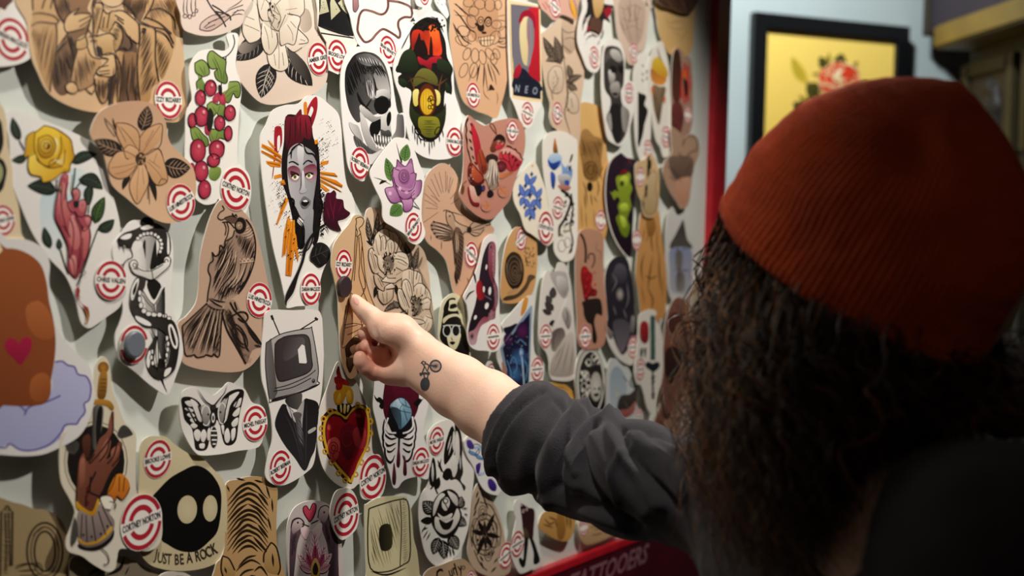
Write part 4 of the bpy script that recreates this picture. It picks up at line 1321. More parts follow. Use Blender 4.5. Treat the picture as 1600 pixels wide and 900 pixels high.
S(c6, 'tall white cut out of a grey faced woman with dark red hair and orange shards', 2, 'ebe7e0',
  '820,-195 770,-150 690,-140 610,-105 570,-20 535,60 540,220 560,400 590,600 620,760 660,920 690,1060 700,1100 760,1090 850,1080 880,1030 920,870 985,760 1060,660 1105,560 1110,450 1060,330 1040,160 1030,0 1010,-90 950,-150 890,-195', '''
P a81c2a/7d1420/90 620,20 635,-10 665,0 668,90 650,140 625,200 615,280 606,310 618,180
P ebe7e0 640,60 655,50 655,120 640,140
P a81c2a/80121e/90 815,-100 850,-170 880,-190 885,-130 870,-60 840,10 820,-20 840,-60 860,-110 845,-130 820,-60
P d9801f 800,-150 820,-152 820,-60 805,-70
P 1b0f12/0e0a0b/90 690,-70 760,-80 835,-75 850,-20 860,60 890,120 900,250 905,400 920,470 905,560 890,680 860,720 840,600 850,500 760,560 800,620 810,700 790,740 760,720 740,600 720,500 700,420 670,330 665,200 680,80
P 6e1424/3e0a14/90 690,-60 740,-70 780,-115 790,-80 800,60 760,110 720,140 690,100
P 8c1a2c/4c0d18/90 760,-60 800,-80 830,-70 850,0 840,70 790,50 770,20
T 2a0a10 6 720,-60 715,60 700,120 | 750,-70 750,80 | 780,-70 780,60 | 810,-60 820,60
p e8901e/cf7414/0 545,95 600,120 665,170 665,195 600,150 542,118 | 540,135 610,165 665,200 665,215 620,195 542,150 | 580,70 600,90 630,120 615,125 590,95 | 570,200 620,205 662,215 660,240 600,235 575,215 | 620,290 660,280 670,300 620,312 | 655,325 680,315 690,345 665,350
p e8901e/cf7414/0 905,205 955,198 950,215 905,235 | 903,265 990,275 1010,298 905,285 | 903,290 1000,320 1040,350 1035,365 905,305 | 903,310 1000,365 1040,395 905,330 | 903,335 960,380 940,390 905,360 | 865,75 885,70 890,95 870,100
p e8901e/cf7414/90 690,420 708,440 640,590 632,590 665,480 | 705,540 722,560 690,770 668,790 680,640 | 722,570 745,560 750,700 725,905 690,900 700,720 | 740,620 755,660 770,790 765,820 745,740
l 7a4208 2 550,105 660,180 | 545,140 660,205 | 580,210 660,228 | 905,275 1005,296 | 905,300 1035,358 | 905,320 1030,390 | 700,560 680,770 | 735,570 710,900 | 722,640 705,880
P b4b2b3/8d8b8d/0 710,140 760,95 800,110 850,140 875,180 880,260 875,350 860,440 850,520 810,565 780,540 760,500 730,440 710,370 700,250
P dddbdb/a8a6a7/90 770,100 800,110 800,180 790,260 770,230 760,150
P 9c9a9c/7c7a7c/90 830,520 860,500 855,620 860,690 820,740 800,650 800,570
P 6e1a32/a88a92/90 705,245 740,230 775,250 780,290 760,330 720,320 705,285 | 805,240 850,220 878,235 878,300 850,330 815,310 800,280
P 45101f 720,262 770,280 765,300 730,300 | 810,278 850,270 860,285 815,300
P f2f0e0 725,300 748,280 772,292 765,310 745,318 | 812,292 832,272 856,285 848,305 828,308
E b8a84c/6e6420 747,298 10,13 | 832,290 10,13
E 0e0a0b 747,298 4,6 | 832,290 4,6
L 0e0a0b 5 710,212 735,205 770,225 | 798,222 825,198 855,210 | 725,300 748,280 772,292 | 812,292 832,272 856,285
P dddbdc/a8a6a8/90 790,270 802,270 808,360 820,385 790,400 775,390 785,360
T 4c4a4c 4 785,270 785,350 775,385 | 805,380 825,385
P 6a686a 780,450 800,418 820,425 845,450 825,485 800,492 785,475
P 0b0909 785,458 805,438 835,452 815,478 795,475
P e8e6e4 795,445 815,440 825,450 805,452
T 0e0a0b 8 800,115 770,100 735,130 705,170 | 780,90 730,130 725,190 | 800,100 820,150 860,160 880,200 | 870,150 890,260 870,420 880,500 | 700,420 740,440 740,500 | 760,550 800,600 805,700
L 0e0a0b 5 770,760 820,750 850,700 860,640 | 790,740 800,700
P 4a0c24/2e0818/90 925,470 940,400 965,395 985,380 1000,400 1000,430 1040,440 1050,490 1085,520 1060,550 1010,570 1030,630 980,620 940,590 920,540
T 700f30 4 960,400 965,470 990,560 | 1000,430 985,500 980,580 | 1040,450 1010,520 | 940,480 960,560
P 151211 955,580 900,620 850,670 820,740 800,820 770,900 740,1000 700,1060 695,1090 685,1060 700,1000 760,880 790,800 800,740 840,660 900,600
P 191615/0e0c0c/90 845,760 870,710 910,700 950,725 965,770 945,820 900,850 860,820 840,800
l 3a3634 3 850,790 950,745 | 870,780 880,730 | 890,775 910,720 | 880,790 900,830 | 910,765 940,790
T 151211 6 920,600 940,610 955,640 | 905,610 920,640
N 0e0c0c 70 5 880,60,960,260
N 0e0c0c 60 5 640,330,690,480
N 0e0c0c 60 7 900,380,930,660
N 0e0c0c 40 4 590,300,700,620
N 0e0c0c 40 6 690,500,780,800
N 0e0c0c 24 4 900,-60,1010,120
N 0e0c0c 20 4 610,-30,690,20
B 828,985 96 0 "DARIAN MACLEOD"''', amp=6)

S(c7, 'tan cut out of two pale line peonies with dark leaves', 1, 'd0b79c/cbae92/90',
  '250,485 210,500 195,560 190,640 195,760 185,900 200,1010 240,1150 300,1260 400,1330 470,1360 560,1300 610,1200 600,1080 590,900 560,760 500,700 430,690 380,640 330,580 305,510', '''
C 565,320,4.286
P 8c7a68/c8ae92/270 150,120 230,170 300,260 330,420 300,480 240,300 200,180
P 8c7a68/b89e84/0 380,420 440,540 475,660 480,800 440,860 430,700 400,560
P 9c8874/c0a68a/180 60,480 110,580 150,680 100,620 70,560
LF 1d1815 8a7866 44 66,260 38,80 -4
LF 1d1815 8a7866 44 82,250 108,50 8
LF 2a2420 8a7866 34 110,200 172,108 -8
LF 1d1815 - 20 74,275 32,240 4
LF 1d1815 8a7866 46 330,430 288,245 8
LF 3a322b 8a7866 44 350,440 382,280 -4
LF 5a5046 8a7866 18 370,430 408,345 4
LF 1d1815 - 26 95,545 84,625 -3
LF 1d1815 8a7866 44 262,660 150,715 10
LF 1d1815 8a7866 40 255,690 212,640 -4
LF 1d1815 - 26 240,600 228,530 0
P d4bfa4/a8927a/90 115,570 160,560 212,570 210,620 180,655 145,665 120,640
P dfcbb2/b8a188/60 50,300 70,288 90,330 110,400 115,450 95,462 70,440 52,380
P dfcbb2/bfa88e/90 80,260 90,210 115,175 150,158 180,165 200,180 225,185 250,215 275,260 290,310 310,350 318,400 300,450 270,490 240,510 215,545 180,560 150,578 115,560 90,520 82,470 110,420 85,340
P e8d8c2/c4ae94/100 80,250 90,205 118,200 130,240 130,300 110,350 90,320
P e8d8c2/c4ae94/100 125,220 150,205 165,240 160,310 135,340 120,290
P e8d8c2/c4ae94/80 160,260 185,232 215,245 222,290 205,330 170,335
P e8d8c2/c4ae94/120 220,330 250,318 300,330 318,380 310,430 270,450 235,420
P e8d8c2/c4ae94/150 105,350 125,340 145,400 150,450 120,420
P e8d8c2/c4ae94/60 130,510 160,480 180,490 230,500 215,525 180,520 150,515
P e8d8c2/c4ae94/60 155,550 200,525 225,550 190,560
L 2b221b 3.6 80,260 90,210 115,175 150,158 180,165 200,180 225,185 250,215 275,260 290,310 312,350 318,400 300,450 270,490 240,510 | 50,300 70,288 85,310 | 50,300 48,360 70,440 95,462 115,455 | 82,470 90,520 115,560 150,578 155,550 200,525 225,550 215,560 165,568 | 130,510 165,478 180,492 230,490 | 130,510 160,518 220,525 240,510 | 118,200 130,240 130,310 | 125,220 150,205 165,240 160,300 | 180,165 190,230 | 160,260 185,232 215,245 222,290 210,330 | 250,215 250,260 230,330 | 275,260 260,300 | 220,325 260,315 300,330 318,370 | 225,360 270,370 310,400 | 230,420 270,440 290,455 | 105,350 85,330 | 105,350 115,420 150,460 | 108,575 112,620 145,665 180,655 210,620 213,570 | 100,460 150,500
L 6a5a4a 2 95,230 105,300 120,340 | 140,215 145,300 | 175,250 185,320 | 200,250 200,320 | 240,340 300,360 | 240,380 305,410 | 60,320 90,430 | 70,310 100,420 | 120,480 150,540 | 110,490 140,550 | 140,590 150,650 | 170,585 170,650 | 210,200 215,240 | 265,450 230,470
E 2e2620/8a7866 182,395 36,58
E c8b090/6f6152 178,402 18,26
N 14100d 45 8 140,315,225,470
T 14100d 8 150,320 160,360 | 165,310 168,345 | 188,315 185,350 | 215,330 200,365 | 140,350 158,375 | 135,380 155,395 | 222,360 205,385 | 225,395 208,405 | 215,430 200,420 | 195,460 188,435 | 170,465 172,440 | 148,430 160,420 | 155,455 168,438
P dfcbb2/bfa88e/90 280,440 320,428 350,440 375,445 400,470 408,520 440,560 462,600 465,650 458,700 475,760 470,820 440,855 400,840 370,800 340,770 310,740 290,700 262,680 245,620 240,570 265,550 270,500
P e8d8c2/c4ae94/60 275,510 300,498 325,530 340,600 330,650 290,620 270,560
P e8d8c2/c4ae94/120 350,550 380,525 425,540 420,590 390,620 350,600
P e8d8c2/c4ae94/90 245,560 270,570 285,620 320,690 310,720 260,680 245,620
P e8d8c2/c4ae94/60 420,640 462,620 465,680 430,710
P e8d8c2/c4ae94/60 340,760 400,770 425,790 380,800
P e8d8c2/c4ae94/60 430,740 475,770 470,820 435,850 400,835
L 2b221b 3.6 280,440 320,428 350,440 375,445 400,470 408,525 440,560 462,600 465,650 458,700 475,760 470,820 440,855 400,840 350,780 | 275,510 300,498 325,530 340,600 325,650 | 275,510 270,560 290,620 | 245,560 240,600 262,680 310,730 | 245,560 275,575 320,690 | 350,440 345,520 350,580 | 375,445 365,500 | 350,550 380,525 425,540 425,600 | 400,640 440,620 462,640 | 420,700 458,700 | 430,745 475,765 | 340,760 400,770 425,790 380,800 345,775 | 262,720 300,705 | 262,720 262,750 | 310,700 308,750
L 6a5a4a 2 290,520 310,600 330,640 | 305,515 325,580 | 250,580 290,680 | 260,575 305,680 | 320,440 320,500 | 335,445 335,530 | 390,470 380,520 | 370,560 370,600 | 400,550 395,600 | 440,580 430,630 | 450,650 420,660 | 450,790 430,840 | 440,760 420,820
E 2e2620/8a7866 370,680 36,62
E c8b090/6f6152 366,682 18,28
N 14100d 45 8 328,605,412,755
T 14100d 8 330,610 345,645 | 360,605 362,640 | 385,612 375,650 | 405,620 385,655 | 325,650 348,668 | 415,660 390,675 | 412,695 390,690 | 405,720 385,712 | 380,745 376,722 | 350,750 358,725 | 330,710 348,700 | 325,685 345,685''', amp=5)

S(d3, 'tan cut out pinched by the hand, with a draped line figure and red emblem', 3, 'd2b088/c8a278/90',
  '600,-170 570,-120 520,-60 480,0 465,60 460,140 480,230 500,330 505,440 510,560 520,700 545,780 575,830 620,800 680,700 720,600 760,520 745,440 700,330 680,230 680,100 670,-30 665,-120 650,-165', '''
P c9a075/d0a678/0 600,0 640,-60 660,60 670,200 700,330 740,420 720,500 600,560 560,480 550,380 575,330 580,240 590,120
P e0bc94/c79c72/90 580,430 640,380 700,420 700,520 620,540 560,560 540,500
L 2c1c12 3.5 610,-150 640,-160 660,-140 650,-110 630,-90 640,-60 615,-40 620,-70 610,-100 615,-130 610,-150 | 612,-100 605,0 600,120 585,230 575,330 560,420 545,500 530,620 | 640,-60 655,60 665,180 680,260 710,350 740,410 | 620,-40 610,100 600,230 | 628,-40 635,100 630,200 660,300 | 650,0 645,130 670,260 640,330 | 575,300 600,320 | 660,200 670,270 655,290 690,380
L 2c1c12 3 540,500 600,490 650,500 | 540,520 620,500 | 550,380 540,480 525,600 535,640 600,570 640,560 | 560,560 640,520 660,470 | 640,470 650,520 630,540
P 2c1c12 560,610 600,575 640,590 650,640 620,690 590,680 560,700 545,650
P c9a075/8a6442/90 575,640 610,620 620,650 590,680
P 6a4a32/2c1c12/90 560,700 600,700 620,690 600,740 580,785 560,770 550,730
L 2c1c12 4 545,640 560,740 575,790 600,720 650,650 | 570,610 610,600 630,630 | 580,600 640,620
B 527,130 92 -2 "IZZY IRIZARRY"''', amp=5)
S(c7, 'white cut out with a single mauve rose, green leaves and thorns', 5, 'ebe6e0',
  '375,65 310,140 250,225 228,280 250,350 300,460 310,560 370,605 440,650 470,695 510,712 545,690 565,640 545,560 545,450 560,300 530,220 500,140 465,75 420,60', '''
T 1c1a14 4 388,90 400,140 412,190 420,225 | 250,302 300,318 360,350 | 480,430 510,470 535,500
P 1c1a14 408,185 418,160 424,215 | 285,345 300,320 330,325 | 490,480 505,478 532,500
LF 5c8040 2c4420 66 440,205 455,98 -4
LF 5c8040 2c4420 62 355,325 325,182 6
LF 5c8040 2c4420 84 420,470 350,535 -4
P a26894/7a4270/60 395,190 440,235 480,185 497,270 512,280 508,320 543,322 535,395 505,425 490,450 490,480 470,508 435,508 425,455 370,460 345,440 320,372 370,355 362,300 370,240 388,240
P c08ab0/9a6090/45 380,240 430,240 480,215 500,270 505,330 480,380 430,385 385,350 372,300
P c894b8/96588a/90 385,340 420,360 480,370 500,330 490,400 460,430 430,435 400,400
P c894b8/8c5082/45 320,375 365,360 400,410 415,450 375,455 345,435
P c894b8/8c5082/90 425,440 460,440 490,435 485,480 465,505 440,505
P cf9cc0/8c5082/0 500,330 540,325 533,390 500,425 480,420
P b47aa4/8c5082/90 405,265 440,245 470,265 475,310 450,345 415,335 400,300
O 4a2244 3 435,295 30,40 | 437,292 18,26 | 437,290 9,14
L 4a2244 3 395,190 388,240 370,245 362,300 370,355 320,372 345,440 372,460 425,452 435,508 470,508 490,478 492,445 535,395 543,322 508,322 512,280 497,270 480,185 445,235 395,192 | 372,300 385,345 430,385 485,378 505,330 | 400,405 430,435 465,430 500,400 | 380,250 410,260 | 500,270 475,280 | 420,450 400,400 385,350 | 490,445 480,410 500,380
E efd8e6/cf9cc0 410,370 10,14 | 450,395 12,10 | 350,400 12,14
B 488,605 88 38 "BRIAN BENNETT"''', amp=4)

S(c7, 'tan cut out with a line hummingbird under a burst of fine rays', 2, 'cfa88c/c49a7c/90',
  '680,215 620,240 570,300 545,400 538,500 545,620 580,700 640,750 690,810 715,900 735,990 760,1050 800,1040 850,970 900,860 940,720 985,635 975,600 920,560 850,530 800,480 780,400 770,320 735,250', '''
l 4a3022 2 600,310 650,420 | 620,280 665,400 | 650,270 676,395 | 690,265 690,390 | 735,310 708,400 | 750,395 718,435 | 775,430 722,465 | 580,350 650,450 | 560,400 640,470 | 560,440 645,485 | 570,490 640,495 | 555,578 645,515 | 600,410 655,450 | 700,290 698,380 | 720,300 705,390
C 655,250,4.286
P b4957a/9c7a62/90 182,390 200,365 225,370 240,400 300,440 330,470 300,490 300,540 285,620 275,700 255,790 245,780 235,700 225,600 215,520 190,470
P c8aa90/a88a72/0 240,415 290,435 330,455 345,480 320,495 280,480 250,450
L 33221a 4 160,342 182,335 215,350 235,380 242,405 275,430 330,450 345,470 | 182,335 180,370 185,410 205,450 222,500 225,560 | 345,490 310,480 295,500
T 33221a 4 175,345 230,352 300,376
E 2a1a14 205,376 5,6
P 9a7c68/6a5040/0 95,410 130,420 180,430 222,455 235,500 230,530 190,545 150,535 115,520 100,490 80,465 75,435
T d8bfa4 4 100,425 160,445 220,470 | 90,445 150,465 220,490 | 85,470 150,485 222,505 | 100,495 160,500 222,515
T 2a1a14 5 92,412 150,425 215,445 | 80,438 150,452 225,478 | 80,462 150,472 225,492 | 92,488 150,492 228,502 | 108,515 160,508 230,512 | 130,530 175,522 230,520 | 160,545 195,534 232,528
P 2a1a14 92,408 108,412 100,422 | 76,432 92,436 84,446 | 80,460 96,462 90,474 | 95,488 110,488 104,500 | 112,512 128,508 120,524
P 6e5444/3e2c22/90 238,460 262,450 285,480 298,530 296,600 290,690 275,780 262,800 250,830 238,790 245,700 240,620 230,540
T d0b498 3.5 245,480 250,560 248,640 | 255,490 262,560 258,620
T 1e130e 5 262,480 300,500 | 262,500 302,530 | 262,520 300,560 | 262,545 300,590 | 260,570 298,620 | 258,600 295,650 | 256,630 292,680 | 254,660 288,710 | 252,690 282,740 | 250,720 278,770 | 248,750 275,810 | 246,770 262,830 | 244,760 250,845 | 240,740 238,800 | 240,650 250,700 | 240,600 252,650
L 33221a 4 240,470 228,540 235,620 240,700
P c4a58a/a88a70/0 340,455 360,420 390,410 440,412 480,430 440,445 432,470 400,500 370,505 345,490 325,475
L 2e1e16 4 330,470 345,435 375,412 430,410 480,428 445,440 | 330,475 350,495 375,508 405,500 435,465 | 340,465 400,440 445,425 | 342,472 400,465 438,450 | 345,480 380,488 405,490
P 2a1a14 322,455 345,445 350,480 325,482
T 6b4a38 3 80,500 80,540 | 150,540 150,600
C 520,200,3.913
B 843,775 80 -28 "LUIS HINESTROZA"''', amp=5)

S(c7, 'pinkish brown cut out of a red winged moth in flash style', 4, 'bd8572/b27a68/90',
  '830,-78 805,-20 800,60 800,200 790,330 775,400 800,460 850,510 900,545 950,560 990,545 1050,480 1085,430 1110,340 1150,220 1175,120 1175,30 1150,-40 1100,-60 1050,-55 990,-40 930,-15 880,-40', '''
C 715,175,5.294
P c89a8a/b4806e/60 75,55 95,60 120,90 160,150 185,230 200,310 190,360 165,420 140,450 120,400 95,310 80,220 72,130
P c42a3a/8e1a24/70 115,85 140,120 170,190 190,270 195,330 185,380 160,440 145,380 135,300 120,220 112,150
P 1a0e0e 80,50 92,60 75,100 82,150 74,190 84,230 82,290 96,330 104,370 116,410 106,412 92,360 78,310 72,250 64,200 70,150 62,100
LF 1c0f10 - 13 105,90 122,125
LF 1c0f10 - 14 98,150 122,192
LF 1c0f10 - 15 95,220 118,258
LF 1c0f10 - 14 105,285 128,322
LF 1c0f10 - 13 120,360 140,395
LF 1c0f10 - 12 140,410 160,440
P a8482c/7a2c20/60 175,320 200,310 225,370 245,440 245,490 215,520 190,500 170,440 165,380
O 3a1a16 3 215,470 16,26 | 215,470 8,14
L 3a1a16 3 175,330 190,400 215,510 | 200,315 225,390 248,450
P 6e2420/3a1412/90 100,420 120,420 150,450 190,500 215,530 220,580 180,610 150,620 110,600 90,560 82,500 88,450
P c05a34/8c3424/60 125,440 150,470 195,520 210,560 170,585 130,560 115,500
N d8a898 14 7 92,450,130,590
P 8c4430/5a2c20/90 285,260 300,220 330,195 370,205 395,250 380,290 340,300 310,330 280,330 270,300
P 241414 300,225 325,190 360,185 392,215 395,255 370,240 345,228 320,235 300,245
P c43a44/9c2430/60 310,290 345,260 385,275 370,300 330,315
N e0b8a8 10 6 300,240,380,270
L 7a4a2c 6 325,185 295,150 268,105 280,92 300,110 320,150 | 325,185 310,130
P c83844/982430/45 350,330 380,300 430,295 480,320 520,360 542,395 520,450 480,485 430,490 380,430 345,380
P d8a094/c47c74/60 355,325 385,300 430,300 480,325 520,365 535,400 515,400 470,360 420,340 370,345
L 1a0e0e 9 405,280 435,285 455,305 480,308 495,335 515,345 525,375 545,395
LF 1c0f10 - 14 362,345 370,320
LF 1c0f10 - 14 392,350 402,320
LF 1c0f10 - 14 425,355 435,325
LF 1c0f10 - 14 450,385 465,358
LF 1c0f10 - 14 475,410 495,385
LF 1c0f10 - 14 490,450 505,425
L 3a1418 3.5 345,385 400,395 440,440 450,485 | 360,330 380,380 400,400 | 420,345 430,390 430,430 | 480,370 470,420 455,460
E a04048/5a1a20 360,450 44,40
O 2a0e12 4 360,450 44,42 | 358,450 28,28 | 356,450 14,15
P c87848/a05838/0 330,520 380,510 470,490 420,525 360,550
P 3a2420/2a1816/90 235,370 280,345 330,365 335,400 310,420 280,440 250,420
P c8b4a0/8a7464/90 265,400 300,395 325,430 335,480 345,540 335,610 300,640 265,640 250,600 235,560 215,545 240,500 255,450
H 4a342c 4 9 95 262,400 320,420 335,520 320,620 260,630 245,560
T ece0d0 5 270,420 255,520 235,550 | 285,410 275,500 262,600 | 305,420 300,520 305,600 | 318,450 322,540
T 241614 7 325,560 335,600 320,630 | 270,600 262,640 | 300,560 285,620 | 240,560 225,540
P 1c1216 140,620 190,600 205,640 190,685 160,690 145,660
E 5a4494/2c2040 214,630 16,26
P d8b0a0/b07868/90 95,615 135,620 160,690 185,720 175,770 140,760 110,720
P 9c2a2c/6a1818/90 90,610 100,640 110,700 135,745 175,750 178,780 130,770 105,730 88,660
P 1c1216 255,650 290,655 298,690 270,705 248,690
L 6a4a28 7 75,570 45,600 38,660 48,670 55,610
E c07848/b27a68 380,655 46,52 | 240,780 46,44
L a8602f 3 350,600 360,640 400,680 | 330,640 400,620 | 230,730 250,780 230,810 | 200,780 270,770
C 520,200,3.913
B 1093,20 70 0 "LUIS ARIAS"''', amp=5)

S(c8, 'cream cut out with a blue tile pattern of leaves and a red emblem', 3, 'e8dfca',
  '165,205 110,260 60,330 45,380 55,460 90,530 120,620 160,650 200,680 250,720 290,690 298,620 280,540 260,470 245,380 215,290 190,225', '''
LF 3a5aa8 7088c8 34 138,350 125,275
LF 3a5aa8 7088c8 34 140,350 192,290
LF 3a5aa8 7088c8 34 112,420 85,340
LF 3a5aa8 7088c8 34 155,345 185,420
LF 3a5aa8 7088c8 34 110,420 90,478
LF 3a5aa8 7088c8 34 150,370 115,425
LF 3a5aa8 7088c8 34 188,432 222,365
LF 3a5aa8 7088c8 34 188,430 215,498
LF 3a5aa8 7088c8 34 115,430 150,490
LF 3a5aa8 7088c8 34 185,435 155,490
LF 3a5aa8 7088c8 34 150,490 120,545
LF 3a5aa8 7088c8 34 152,490 178,560
p 2a3c70 160,265 166,276 172,283 164,288 160,300 155,288 148,282 155,276
p 2a3c70 150,380 156,396 165,408 156,420 150,436 144,420 136,408 145,396
p 2a3c70 122,332 127,345 135,352 127,360 122,372 117,360 110,352 117,345 | 178,472 184,486 192,492 184,500 178,512 172,500 165,492 172,486 | 150,532 155,545 162,550 155,558 150,570 145,558 138,550 145,545 | 212,420 217,432 224,438 217,445 212,458 207,445 200,438 207,432 | 84,392 89,402 95,406 89,412 84,422 79,412 73,406 79,402 | 118,468 122,478 128,484 122,490 118,500 114,490 108,484 114,478
N d0a058 3 6 160,225,170,235
B 244,610 100 -6 "CORTNEY NORTON"''', amp=4)

S(c8, 'white cut out with blue and white flower buds over dark tangled stems', 2, 'e6e0d4',
  '275,25 240,60 228,110 230,250 250,400 270,520 290,680 300,760 340,812 380,815 420,780 440,640 440,300 440,100 420,60 350,20', '''
P d8702c/3a4a28/90 300,60 312,100 320,155 300,165 290,130
P bcd0e0/6a8fc4/90 258,190 280,160 320,155 345,180 335,230 300,250 265,235
P 2a4aa0/1a2c70/90 258,190 285,215 335,200 320,240 295,260 268,235
P 3a5ab0/1a2c70/90 275,270 300,280 305,320 295,375 280,350
P 8fb0d8/4a6cae/90 345,260 340,210 365,240 385,220 385,260 410,250 400,320 370,340 345,320
P 1c1814 400,170 412,160 405,195 390,215 | 385,240 402,230 395,270
P c6c8cc/8b7a74/90 320,290 370,280 400,300 390,340 340,350
P 2a4aa0 360,325 385,320 390,350 370,355
P c08070/8a5a50/90 320,350 370,350 400,360 380,385 340,380
L 1e1a16 14 340,380 370,400 400,440 385,500 360,560 330,610 330,660
L 26221c 8 400,400 412,500 395,600 412,700 390,760
N 1e1a16 40 10 340,400,420,600
N 8a9040 30 7 320,590,410,670
T 1e1a16 6 350,600 390,580 412,560 | 360,640 400,620 | 400,700 405,750 380,770
O a89a90 3 345,720 24,36 | 380,700 20,30
B 318,488 70 -8 "-"''')

S(c8, 'white edged dark purple oval cut out with a lime green frog like figure', 2, '2c1a2a/1c1018/90',
  '700,152 650,190 622,260 612,380 620,500 645,620 680,700 720,760 750,790 770,760 778,600 790,400 805,220 780,190 740,180', '''
P 8ea02c/66781c/90 675,310 690,290 740,265 765,290 760,330 775,370 760,420 770,480 755,520 745,560 760,600 750,650 735,668 710,650 690,600 675,550 695,520 685,480 700,440 680,420 665,440 650,410 640,390 655,395 668,380 690,390 680,350
P c8d850/8ea02c/90 700,310 730,290 750,310 740,350 705,360 | 700,470 740,460 750,500 710,510 | 700,540 730,550 740,600 715,610
E 3a4410 712,340 14,18
P 8a1a1c/3c1218/90 690,290 720,255 750,265 740,280 | 745,190 765,200 760,220
L e8e0d4 5 700,150 650,190 622,260 610,380 618,500 645,620 680,702 720,762 750,792''')

S(c8, 'tan cut out of a pale guitar body with a dark neck slot', 3, 'd4b483/c8a878/90',
  '880,158 850,190 800,215 790,260 795,340 810,410 830,450 835,500 850,540 880,550 910,540 935,480 940,350 935,260 915,190', '''
P 17120d 868,180 885,175 892,230 880,290 868,340 862,280
P c7ae88/b09468/90 870,300 900,260 925,290 920,360 930,440 915,510 880,530 850,510 840,440 860,380
P 241a10 855,350 868,355 862,430 850,410 | 835,455 848,450 845,490 838,490
L 8c6c44 4 870,300 900,260 925,290 918,370 930,440 915,510 880,532 850,510 840,440 862,380
B 822,300 62 4 ""''')

S(c8, 'long orange tan cut out of a flowing haired figure', 2, 'cf9a5c/bd8448/90',
  '870,480 830,510 815,600 812,700 800,800 795,900 810,1000 830,1150 850,1180 900,1190 950,1170 975,1130 985,1000 980,850 960,700 945,560 930,500', '''
T 6a4420 9 870,560 880,620 860,700 | 900,600 890,680 900,760 | 850,760 830,850 840,950 | 900,780 880,900 870,1000 | 940,760 940,880 950,1000 | 860,640 900,640 | 850,900 890,920 930,900 | 870,980 900,1050 890,1120
T 8a5c2c 5 930,600 925,700 940,800 | 850,600 840,700 | 960,900 960,1050 | 830,960 850,1080
P a8743c/8a5c2c/90 860,560 900,540 920,600 900,660 870,650
B 802,685 64 2 ""''')
S(c8, 'white topped cut out of a stone lantern under a dark peaked roof', 1, 'dcdad4/c8c4c0/90',
  '1040,475 1000,510 980,600 978,750 985,900 1000,1020 1040,1060 1100,1050 1130,1000 1150,800 1150,600 1110,500', '''
P 3e3a36/5a544e/90 1085,560 1095,600 1110,680 1140,735 1005,738 1040,650 1065,600
P 8a94b4/b0aeb4/90 1010,740 1130,740 1140,860 1130,1000 1020,1000 1005,860
P 6a6460/8c8680/90 1040,760 1080,760 1080,860 1040,860 | 1045,890 1090,890 1090,990 1045,990
T 3e3a36 6 1060,740 1062,1000 | 1020,870 1130,870''')

S(d4, 'white cut out of a purple and crimson moth wing', 5, 'e6e0da',
  '310,30 280,70 262,160 240,235 200,320 165,390 185,440 195,520 188,600 200,670 240,700 300,705 340,712 378,690 392,620 385,560 378,500 372,300 368,150 365,60 345,22', '''
P 30202c/1e1218/90 330,65 352,80 355,140 345,220 350,290 368,350 355,430 350,500 320,520 280,530 250,590 240,650 215,672 198,650 192,600 205,530 235,430 248,350 262,250 280,150 305,85
P b0202a/6a1a24/0 240,320 262,290 285,340 290,390 262,410 243,380
P 8c3a4a/5a2430/0 315,110 325,120 325,200 335,280 355,310 368,350 368,420 355,470 350,515 320,525 300,520 335,460 350,400 345,340 330,300 315,250 310,180
P a05866/6a2c3a/90 325,75 350,80 355,140 350,270 330,260 315,200 312,120
P 8c3a4a/c09aa0/90 290,505 320,525 300,540 270,560 250,610 240,660 215,672 198,650 195,600 230,580 262,530
H c8a0a8 2.5 8 0 330,130 355,130 350,270 335,270
H c8a0a8 2.5 8 0 340,310 372,360 365,440 345,450
H c8a0a8 2.5 8 -30 320,470 360,470 340,525 300,520
E d8c8c8/7a3c4a 325,98 11,20 | 215,620 12,20
E 30202c 326,98 5,12 | 215,620 6,11
E e8e0dc 300,215 5,16 8 | 235,510 8,14 20 | 285,345 6,18
E e8e0dc 320,355 8,24 4 | 302,442 11,20 14
T 6c5a60 8 285,380 320,400 330,410
T 17100f 9 222,235 232,270 240,310 | 178,408 200,370 232,352
B 333,622 74 2 "-"''', amp=5)

S(d4, 'orange tan cut out of a dark shelled snail climbing right', 2, 'cfa068/c4925a/90',
  '480,-20 440,20 410,100 390,230 382,350 390,410 420,428 480,425 540,400 580,340 598,200 595,80 575,10 545,-10', '''
P 34281e/241a12/90 462,125 500,150 520,220 515,290 490,335 455,345 425,310 408,250 412,180 432,140
O 6a543e 4 462,235 42,84 | 464,240 30,60 | 466,245 18,38 | 467,250 8,18
T 8a7254 3 415,180 425,260 | 500,170 512,250
P 3a2c20/5a4630/0 395,405 420,385 470,375 500,350 530,310 545,265 570,260 588,275 560,300 540,340 510,375 470,400 420,412
P b08a5c 425,360 455,345 490,340 470,365 430,378
N 4a3828 40 6 525,90,585,220
T 4a3828 5 525,150 540,190 530,210 | 550,160 560,120
B 503,50 68 26 "-"''')

